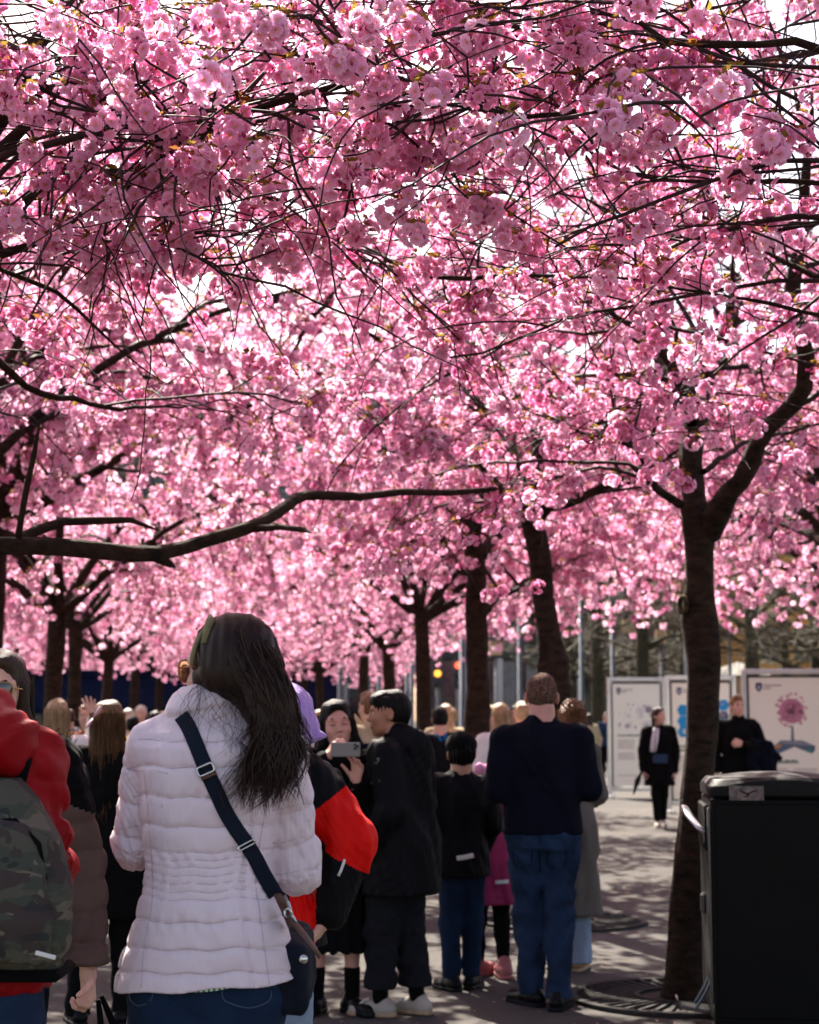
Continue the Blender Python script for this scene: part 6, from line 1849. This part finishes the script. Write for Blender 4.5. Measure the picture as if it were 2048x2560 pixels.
for c in range(110):      # flyaway hairs over the collar and beside the face
    x0, y0 = rg.uniform(520, 690), rg.uniform(1700, 1790)
    x1, y1 = x0 + rg.gauss(-10, 60), y0 + rg.uniform(60, 170)
    if c < 30: x0, y0, x1, y1 = rg.uniform(492, 520), rg.uniform(1690, 1720), rg.uniform(440, 500), rg.uniform(1780, 1840)
    if c > 85: x0, y0, x1, y1 = rg.uniform(655, 712), rg.uniform(1585, 1690), rg.uniform(690, 775), rg.uniform(1650, 1760)
    m_ = ((x0 + x1) / 2 + rg.gauss(0, 22), (y0 + y1) / 2 + rg.gauss(0, 15))
    P_, _ = resample([LJ(x0, y0, -.10), LJ(*m_, -.12), LJ(x1, y1, -.12)], [1] * 3, .02)
    if c <= 85: P_ = np.array([off_cloth(q, .004) for q in P_])
    paths.append((P_, np.linspace(.0004, .0002, len(P_))))
for c in range(60):
    a = rg.uniform(0, 6.28); s0 = TH((.07 * math.cos(a), -.02 + .09 * math.sin(a), .095)); d = s0 - hc; d /= np.linalg.norm(d)
    paths.append((np.array([s0, s0 + d * .008 + np.array((rg.gauss(0, .004), rg.gauss(0, .004), .001)), s0 + d * .013 + np.array((rg.gauss(0, .012), rg.gauss(0, .012), -.004))]), np.array((.0004, .0003, .0002))))
locks = []
for c in range(34):
    u = rg.random(); ey = rg.uniform(1880, 2030); ex_ = 742 - (1 - u) * rg.uniform(50, 150); ph = rg.uniform(0, 6.28); amp = rg.uniform(.012, .036); fq = rg.uniform(.7, 1.5)
    P_, _ = resample([LJ(640 + u * 80, 1745, -.14), LJ(655 + u * 82, 1820 + rg.gauss(0, 10), -.15), LJ((655 + u * 82 + ex_) / 2 + rg.gauss(0, 8), (1820 + ey) / 2, -.16), LJ(ex_, ey, -.16)], [1] * 4, .016)
    t = np.linspace(0, 1, len(P_)); P_[:, 0] += amp * t * np.sin(ph + fq * 6.28 * t)
    P_ = np.array([off_cloth(q, .010) for q in P_])
    locks.append((P_, .0042 * (1 - .85 * t ** 1.6)))
V, Q = tubes_np(locks, 5)
link('lock', mesh_np('lock', V, Q), M_HAIR, hair)['kind'] = 'stuff'
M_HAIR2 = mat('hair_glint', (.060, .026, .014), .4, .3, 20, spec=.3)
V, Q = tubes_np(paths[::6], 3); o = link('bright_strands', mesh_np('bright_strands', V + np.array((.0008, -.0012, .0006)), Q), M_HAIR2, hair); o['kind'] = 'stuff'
V, Q = tubes_np(paths, 3)
o = link('strands', mesh_np('strands', V, Q), M_HAIR, hair); o['kind'] = 'stuff'
# headband
M_OLIVE = cloth('olive_satin', (.17, .145, .07), .45)
pts = []
for i in range(15):
    t = math.pi * (i / 14); pts.append(TH((.088 * math.cos(t), .034 - .03 * math.sin(t) ** 2, .012 + .110 * math.sin(t))))
mb = MB(); mb.tube(pts, [.008 + .006 * math.sin(math.pi * i / 14) + .002 * (i % 2) for i in range(15)], 10, flat=.6)
mb.tube([TH((-.035, .02, .128)), TH((-.06, .0, .112)), TH((-.09, -.005, .06))], [.006, .012, .008], 8)
mb.build('headband', M_OLIVE, hero, True)
# sunglasses
def sunglasses(parent, Tm, m_frame, m_lens, s=1.0):
    lens = MB(); fr = MB()
    for sg in (-1, 1):
        ring = []
        for k in range(17):
            a = 2 * math.pi * k / 16; ca, sa = math.cos(a), math.sin(a)
            ring.append(Vector(Tm((sg * .033 + .027 * s * np.sign(ca) * abs(ca) ** .75, .107 - .012 * abs(sg * .033 + .027 * ca) / .06, .006 + .023 * s * np.sign(sa) * abs(sa) ** .75))))
        fr.tube(ring, .0024, 6, False)
        lens.add([v for v in ring[:16]] + [Vector(Tm((sg * .033, .106, .006)))], [(i, (i + 1) % 16, 16) for i in range(16)])
        fr.tube([Vector(Tm((sg * .060, .097, .012))), Vector(Tm((sg * .078, .05, .012))), Vector(Tm((sg * .080, -.01, .006)))], [.0026, .0024, .0020], 6)
    fr.tube([Vector(Tm((-.008, .108, .012))), Vector(Tm((0, .110, .014))), Vector(Tm((.008, .108, .012)))], .0022, 6)
    f = fr.build('sunglasses', m_frame, parent, True)
    lens.build('lenses', m_lens, f, True)
    return f
def lens_mat(name, c, a=.25):
    m = mat(name, c, .06, .05, 4, spec=.8)
    m.node_tree.nodes['Principled BSDF'].inputs['Transmission Weight'].default_value = a
    return m
sunglasses(hero, TH, mat('amber_frame', (.28, .09, .03), .2, .4, 40), lens_mat('amber_lens', (.30, .11, .05), .5), 1.12)
# shoulder bag with its strap
bag = empty('shoulder_bag', tuple(at(742, 2400, HY + .03)), 0, 'navy shoulder bag with brown leather trim hanging at the hip of the lilac jacket', 'bag')
bw = Vector(bag.location)
V, Q = solid([rbox((-.012, .03, -.022), (.046, .12, .080), .03, R=Matrix.Rotation(.15, 3, 'X'))], .006, post=wrinkle(.003, 30, 5))
M_BAG = cloth('navy_canvas', (.006, .008, .016), .8)
M_BRN = mat('brown_leather', (.075, .032, .018), .5, .25, 30, .2, 200)
M_STEEL = mat('steel', (.55, .54, .52), .25, .05, metal=1.0)
link('pouch', mesh_np('pouch', V, Q), M_BAG, bag)
LB = lambda px, py, dy=0: at(px, py, HY + dy) - bw
mb = MB(); mb.tube([LB(694, 2236, -.10), LB(706, 2262, -.09), LB(718, 2290, -.06), LB(728, 2318, -.04)], [.014, .015, .013, .012], 10, flat=.35)
mb.build('leather_tab', M_BRN, bag, True)
mb = MB(); mb.tube([LB(722, 2296, -.10), LB(745, 2318, -.12), LB(772, 2352, -.13), LB(800, 2392, -.12)], [.012, .012, .012, .010], 8, flat=.3)
mb.build('leather_belt', M_BRN, bag, True)
mb = MB(); mb.tube([LB(712, 2276, -.09), LB(722, 2270, -.10), LB(730, 2282, -.10), LB(722, 2296, -.10), LB(712, 2288, -.09), LB(712, 2276, -.09)], .003, 6, False)
mb.build('ring', M_STEEL, bag, True)
mb = MB(); mb.tube([LB(712, 2238, -.05), LB(722, 2260, -.06), LB(730, 2288, -.07), LB(752, 2330, -.09)], .0035, 6)
mb.build('zip', M_STEEL, bag, True)
MB().lathe([(.010, 0), (.009, .004), (.0001, .005)], LB(759, 2398, -.13), 14, Matrix.Rotation(math.pi / 2, 3, 'X')).build('stud', M_STEEL, bag, True)
M_WEB = cloth('navy_webbing', (.009, .0135, .026), .85, .6, 400)
strap = cloth_strip('strap', HB, [(452, 1788), (470, 1815), (492, 1865), (514, 1920), (540, 1977), (565, 2031), (592, 2075), (617, 2110), (640, 2148), (662, 2190), (690, 2238)], 19.5, M_WEB, bag, lift=.005, across=5)
def ring_on(cx, cy, w, h, ang, r, name, m):
    pts = []
    for (sx, sy) in ((-1, -1), (1, -1), (1, 1), (-1, 1), (-1, -1)):
        x, y = sx * w, sy * h
        q = (cx + x * math.cos(ang) - y * math.sin(ang), cy + x * math.sin(ang) + y * math.cos(ang))
        p_ = laid_on(HB, q[0], q[1], .012, HY - .13)
        pts.append(Vector(p_) - bw)
    f = []
    for i in range(4):
        a, b = pts[i], pts[i + 1]; f += [a.lerp(b, .12), a.lerp(b, .5), a.lerp(b, .88)]
    f.append(f[0])
    mb = MB(); mb.tube(f, r, 8, False); return mb.build(name, m, bag, True)
ring_on(514, 1924, 21, 11, -.42, .0026, 'buckle', M_STEEL)
ring_on(616, 2113, 22, 5, -.50, .0022, 'slider', M_STEEL)
cloth_strip('leather_keeper', HB, [(503, 1948), (523, 1939), (541, 1931)], 5, M_BRN, bag, lift=.010, across=3)

# ---------------------------------------------------------------- the people at the left edge
RY = 3.9
rp, rj = person('person in a red puffer jacket at the left edge wearing a camouflage backpack', 1.75, px_x(-52, RY), RY, -.06, M_FAIR, wide=.86, lean=(-.02, .02),
    arms=dict(eR=(.086, .0, .660), wR=(.075, .14, .66), eL=(-.10, 0, .66), wL=(-.07, .14, .66)), headoff=(-.075, .05, -.02), head=(.4, -.2, 0),
    top=dict(mat=cloth('crimson_nylon', (.25, .003, .006), .5, .2, 40), t=.032, hem=.515, flare=.0, wr=.006, wf=34, puff=(.076, .010), collar=.04, vox=.006),
    legs=dict(mat=M_DENIM, t=.014), shoes=dict(mat=M_SHOEB), hair=dict(style='short', mat=H_BROWN))
HR = lambda px, py, dy=0: np.array(to_local(rp, at(px, py, RY + dy)))
V, Q = solid([ell(HR(-10, 1862, -.08), (.085, .075, .075), k=.05), ell(HR(-70, 1830, -.08), (.09, .08, .075), k=.05), cap(HR(-20, 1790, .0), HR(45, 1858, -.04), .048, .046, k=.05), cap(HR(-90, 1770, .03), HR(-10, 1775, .02), .045, .040, k=.05)], .006,
             post=lambda X, Y, Z: .009 * np.abs(np.sin(Z * 26 + X * 14 + 1.5 * np.sin(X * 22))) - .006 + .0045 * np.sin(X * 85 - Z * 48 + 2 * np.sin(Z * 40)))
link('hood', mesh_np('hood', V, Q), cloth('crimson_nylon', (.25, .003, .006), .5, .2, 40), rp)
TR = lambda v: rj['hc'] + rj['Rh'] @ (np.array(v, float) * rj['hs'])
sunglasses(rp, TR, M_SHOEB, lens_mat('dark_lens', (.01, .01, .012), .1), 1.0)
def camo():
    m = bpy.data.materials.new('camouflage'); m.use_nodes = True; nt = m.node_tree; b = nt.nodes['Principled BSDF']
    tc = nt.nodes.new('ShaderNodeTexCoord'); mp = nt.nodes.new('ShaderNodeMapping'); mp.inputs['Scale'].default_value = (10, 10, 17); mp.inputs['Rotation'].default_value = (0, .5, 0)
    nt.links.new(tc.outputs['Object'], mp.inputs[0])
    last = None
    for i, (c, lo) in enumerate((((.052, .047, .030), 0), ((.030, .036, .022), .50), ((.105, .085, .058), .58), ((.030, .017, .014), .56), ((.012, .012, .011), .62))):
        rgb = nt.nodes.new('ShaderNodeRGB'); rgb.outputs[0].default_value = (*c, 1)
        if last is None: last = rgb.outputs[0]; continue
        n = nt.nodes.new('ShaderNodeTexNoise'); n.noise_dimensions = '4D'; n.inputs['W'].default_value = i * 7.3; n.inputs['Scale'].default_value = 1.0; n.inputs['Detail'].default_value = 2.5; n.inputs['Distortion'].default_value = .9
        nt.links.new(mp.outputs[0], n.inputs['Vector'])
        t = nt.nodes.new('ShaderNodeMath'); t.operation = 'GREATER_THAN'; t.inputs[1].default_value = lo; nt.links.new(n.outputs['Fac'], t.inputs[0])
        mx = nt.nodes.new('ShaderNodeMix'); mx.data_type = 'RGBA'; nt.links.new(t.outputs[0], mx.inputs[0]); nt.links.new(last, mx.inputs[6]); nt.links.new(rgb.outputs[0], mx.inputs[7]); last = mx.outputs[2]
    nt.links.new(last, b.inputs['Base Color']); b.inputs['Roughness'].default_value = .8
    n2 = nt.nodes.new('ShaderNodeTexNoise'); n2.inputs['Scale'].default_value = 300; nt.links.new(tc.outputs['Object'], n2.inputs['Vector'])
    bp = nt.nodes.new('ShaderNodeBump'); bp.inputs['Strength'].default_value = .3; bp.inputs['Distance'].default_value = .004; nt.links.new(n2.outputs['Fac'], bp.inputs['Height']); nt.links.new(bp.outputs[0], b.inputs['Normal'])
    return m
M_CAMO = camo()
bp_ = empty('backpack', tuple(at(-22, 2430, RY - .17)), 0, 'camouflage backpack worn over the red puffer jacket', 'backpack')
b0 = np.array(bp_.location)
LBK = lambda px, py, dy=0: np.array(at(px - 32, py, RY - .17 + dy)) - b0
V, Q = solid([loft([(LBK(0, 2425)[2], 0, .05, .150, .085), (LBK(0, 2360)[2], .0, .045, .163, .105), (LBK(0, 2240)[2], 0, .045, .160, .108), (LBK(0, 2100)[2], -.012, .05, .140, .098), (LBK(0, 2000)[2], -.03, .06, .108, .080), (LBK(0, 1945)[2], -.04, .07, .075, .055)], pw=2.9, k=.02)], .006, post=wrinkle(.004, 20, 41))
link('main_pouch', mesh_np('main_pouch', V, Q), M_CAMO, bp_)
V, Q = solid([loft([(LBK(0, 2395)[2], -.005, -.045, .128, .035), (LBK(0, 2300)[2], -.005, -.052, .140, .042), (LBK(0, 2160)[2], -.010, -.044, .128, .038), (LBK(0, 2065)[2], -.020, -.030, .102, .028), (LBK(0, 2040)[2], -.022, -.02, .080, .018)], pw=3.0, k=.02)], .006, post=wrinkle(.0035, 26, 42))
link('front_pocket', mesh_np('front_pocket', V, Q), M_CAMO, bp_)
mb = MB(); mb.tube([LBK(-110, 2300, -.055), LBK(-100, 2120, -.045), LBK(-40, 2056, -.035), LBK(70, 2050, -.035), LBK(130, 2110, -.04), LBK(146, 2200, -.045)], .005, 6)
mb.build('zip', M_BLACKC, bp_, True)
for px0, px1 in ((55, 60), (-130, -150)):
    mb = MB(); mb.tube([LBK(px0 + 10, 1965, .09), LBK(px0 + 18, 1905, .085), LBK(px0 + 22, 1862, .12), LBK(px0 + 15, 1835, .20)], [.026, .034, .034, .03], 10, flat=.3)
    mb.build('shoulder_strap', M_BLACKC, bp_, True)
mb = MB(); mb.box((.0, .05, LBK(0, 2436)[2]), (.155, .095, .012), bev=.01); mb.build('base_panel', M_BLACKC, bp_)
MB().box(LBK(146, 2388, -.088), (.022, .002, .0045), Matrix.Rotation(.25, 3, 'Y'), .001).build('label', M_REFL, bp_)
# woman with sunglasses facing the camera
M_BRNP = cloth('taupe_nylon', (.085, .052, .042), .65, .25, 50)
sw, sj = person('brown haired woman in sunglasses facing the camera in a taupe and black jacket', 1.72, px_x(8, 5.2), 5.2, math.pi, M_FAIR,
    arms=dict(eL=(-.140, -.01, .635), wL=(-.172, .05, .462), eR=(.145, 0, .63)), head=(.05, .02, -.05),
    hands=(('L', dict(palm=(.7, .5, 0), fwd=(-.08, .25, -1), thumb=-1, curl=1.15)),),
    top=dict(mat=[M_BRNP, M_BLACKC], t=.034, hem=.46, wr=.006, puff=(.085, .012), vox=.007, hood=True, collar=.06, split=lambda c: ((c[:, 2] > .735 - .5 * np.maximum(np.abs(c[:, 0]) - .12, 0)) | (np.abs(c[:, 0]) < .095)).astype(int)),
    legs=dict(mat=M_NAVY, t=.016), shoes=dict(mat=M_SHOEB), hair=dict(style='long', mat=H_BROWN, len=.40, w=.085, off=(0, -.03), front=.24, strands=160))
TS = lambda v: sj['hc'] + sj['Rh'] @ (np.array(v, float) * sj['hs'])
sunglasses(sw, TS, mat('gold_frame', (.40, .26, .10), .3, .1, metal=.8), lens_mat('smoke_lens', (.035, .026, .02), .15), 1.0)
# fur trim on her shoulder
rg = random.Random(3); pth = []
for i in range(900):
    a = rg.random(); base = np.array(sj['shL']) * (1 - a) + np.array(sj['nb']) * a * 1.0 + np.array((rg.gauss(0, .035), rg.gauss(-.01, .05), .045 + rg.gauss(0, .02)))
    d = np.array((rg.gauss(-.3, .6), rg.gauss(0, .6), rg.gauss(.5, .5))); d /= np.linalg.norm(d)
    pth.append((np.array([base, base + d * .014, base + d * .024 + np.array((0, 0, -.006))]), np.array((.0016, .0012, .0004))))
V, Q = tubes_np(pth, 3); o = link('fur_trim', mesh_np('fur_trim', V, Q), M_BLACKC, sw); o['kind'] = 'stuff'
tote = empty('tote_bag', tuple(at(262, 2700, 5.1)), 0, 'black tote bag hanging from the hand in the taupe sleeve', 'bag')
tw0 = Vector(tote.location); LT = lambda px, py, dy=0: at(px, py, 5.1 + dy) - tw0
for pts in ([LT(246, 2500), LT(252, 2560), LT(225, 2690)], [LT(254, 2490, .02), LT(275, 2540, .02), LT(330, 2690, .02)]):
    mb = MB(); mb.tube(pts, [.008, .010, .010], 8, flat=.4); mb.build('handle', M_BLACKC, tote, True)
V, Q = solid([rbox(LT(278, 2800), (.16, .06, .16), .03)], .012, post=wrinkle(.006, 18, 6)); link('pouch', mesh_np('pouch', V, Q), M_BLACKC, tote)

# ---------------------------------------------------------------- litter bins, tree grates
M_BIN = mat('bin_black', (.0016, .0016, .0017), .5, .4, 7, .06, 300, spec=.10)
M_BINT = mat('bin_lid_grey', (.0035, .0032, .0036), .55, .4, 12, .12, 120, spec=.16)
M_BINS = mat('bin_steel', (.12, .12, .12), .28, .1, 3, metal=.9)
M_STK = mat('sticker', (.12, .095, .082), .6, .55, 34)
def litter_bin(label, x, y, rz, detailed=True):
    r = empty('litter_bin', (x, y, 0), rz, label, 'litter bin')
    w, d, h = .345, .34, 1.13
    MB().box((0, 0, (h + .05) / 2), (w, d, (h - .05) / 2), bev=.012).build('body', M_BIN, r)
    MB().box((0, -d - .004, .60), (w - .022, .006, .50), bev=.004).build('front_panel', M_BIN, r)
    MB().box((0, 0, .025), (w - .03, d - .03, .025)).build('plinth', M_BIN, r)
    # lid: arched across its width, rounded over at the edges
    V, Q = solid([loft([(h + .001, 0, 0, w + .012, d + .012), (h + .05, 0, 0, w + .012, d + .012), (h + .085, 0, 0, w - .015, d - .02)], pw=9, k=.03), ell((0, 0, h + .02), (w + .03, d + .12, .095), k=.05)], .007,
                 planes=[((0, -d - .012, 0), (0, -1, 0)), ((0, d + .012, 0), (0, 1, 0)), ((w + .012, 0, 0), (1, 0, 0)), ((-w - .012, 0, 0), (-1, 0, 0)), ((0, 0, h + .002), (0, 0, -1))])
    link('lid', mesh_np('lid', V, Q), M_BINT, r)
    if not detailed: return r
    # steel user side facing left with hopper handle and pedal
    MB().box((-w - .006, .01, .62), (.007, d - .03, .46), bev=.004).build('side_panel', M_BINS, r)
    MB().box((-w - .012, .02, .98), (.012, d - .09, .11), bev=.008).build('hopper_slot', M_BIN, r)
    mb = MB(); mb.tube([(-w - .02, -.22, .96), (-w - .05, -.20, .98), (-w - .09, -.12, 1.03), (-w - .105, .0, 1.065), (-w - .09, .12, 1.05), (-w - .03, .22, .98)], [.016, .020, .022, .022, .020, .015], 10, flat=.6)
    mb.build('hopper_handle', mat('handle_silver', (.55, .53, .58), .3, .05, metal=.5), r, True)
    mb = MB(); mb.box((-w - .022, .0, .60), (.014, .04, .05), bev=.012); mb.build('lock', M_BINS, r)
    pd = MB(); pd.box((-w - .085, -.12, .115), (.075, .085, .008), Matrix.Rotation(.12, 3, 'Y'), .004)
    pd.box((-w - .16, -.12, .135), (.006, .085, .026), Matrix.Rotation(-.3, 3, 'Y'), .003)
    for s in (-1, 1): pd.tube([(-w - .08, -.12 + s * .07, .118), (-w - .03, -.12 + s * .07, .20), (-w - .004, -.12 + s * .07, .26)], .008, 6)
    pd.build('foot_pedal', M_BINS, r)
    st = MB().box((-.175, -d - .0145, 1.112 + .04), (.082, .0015, .034), bev=.001).build('sticker', M_STK, r)
    mb = MB()
    for p in ([(-.21, 1.172), (-.195, 1.158), (-.175, 1.15), (-.16, 1.142)], [(-.175, 1.15), (-.15, 1.158), (-.13, 1.165)], [(-.19, 1.135), (-.17, 1.14), (-.165, 1.15)]): mb.tube([(x_, -d - .0165, z_) for x_, z_ in p], [.0012, .0035, .003, .001][:len(p)], 5)
    mb.build('sticker_print', M_BIN, st)
    MB().prism([(.165, 1.172), (.235, 1.17), (.215, 1.152), (.196, 1.143)], -d - .0145, -d - .010).build('lid_badge', M_BINS, r)
    return r
bx = px_x(1767, 8.3)
rzb = -.105
litter_bin('black litter bin with a curved grey lid and worn sticker at the right', bx + .345 * math.cos(rzb) - .34 * math.sin(rzb) * 1.0, 8.3 + .34 + .345 * math.sin(rzb), rzb)
litter_bin('distant litter bin with grey lid between the black coat and the boys cap', px_x(1085, 20.0), 20.0, .05, False)
M_IRON = mat('cast_iron', (.034, .031, .029), .85, .3, 30, .3, 90, spec=.1)
M_SOIL = mat('soil', (.030, .022, .016), .95, .5, 40, .8, 120)
bar = MB().box((0, .42, .012), (.011, .165, .009)).mesh('bar'); bar.materials.append(M_IRON)
def grate(c, label, n=44):
    r = empty('tree_grate', (c[0], c[1], 0), 0, label, 'tree grate', 'round iron tree grates')
    def ring(r0, r1, z0, z1, name, m):
        mb = MB(); k = 48; vs = []
        for rr, z in ((r0, z0), (r1, z0), (r1, z1), (r0, z1)):
            vs += [(rr * math.cos(2 * math.pi * i / k), rr * math.sin(2 * math.pi * i / k), z) for i in range(k)]
        fs = [(a * k + i, a * k + (i + 1) % k, ((a + 1) % 4) * k + (i + 1) % k, ((a + 1) % 4) * k + i) for a in range(4) for i in range(k)]
        mb.add(vs, fs); return mb.build(name, m, r)
    MB().lathe([(.60, .0045), (.60, .005), (.001, .010)], (0, 0, 0), 32).build('soil', M_SOIL, r)
    ring(.235, .262, .006, .026, 'inner_ring', M_IRON); ring(.575, .625, .006, .024, 'outer_ring', M_IRON)
    for i in range(n): link('bar', bar, None, r, None, (0, 0, 2 * math.pi * i / n))
for t_, lb in ((trA[0][0], 'round iron grate at the foot of the forked tree by the bin'), (trB[0][0], 'round iron grate at the foot of the leaning trunk'), (trC[0][0], 'round iron grate at the foot of the slim forked trunk')):
    grate(t_, lb)
# fallen petals on the asphalt
rg = random.Random(17)
mb = MB()
for i in range(2600):
    x, y = rg.uniform(-7, 7), rg.uniform(5.5, 30); s = rg.uniform(.007, .012); a = rg.uniform(0, 6.28); z = .004
    u = Vector((math.cos(a), math.sin(a), rg.uniform(-.2, .3))) * s; v = Vector((-math.sin(a), math.cos(a), 0)) * s * .7; c = Vector((x, y, z + s * .2))
    mb.add([c - u, c + v, c + u, c - v], [(0, 1, 2, 3)])
o = mb.build('fallen_petals', M_PETAL); tag(o, 'pink petals fallen here and there on the asphalt', 'petals', None, 'stuff')
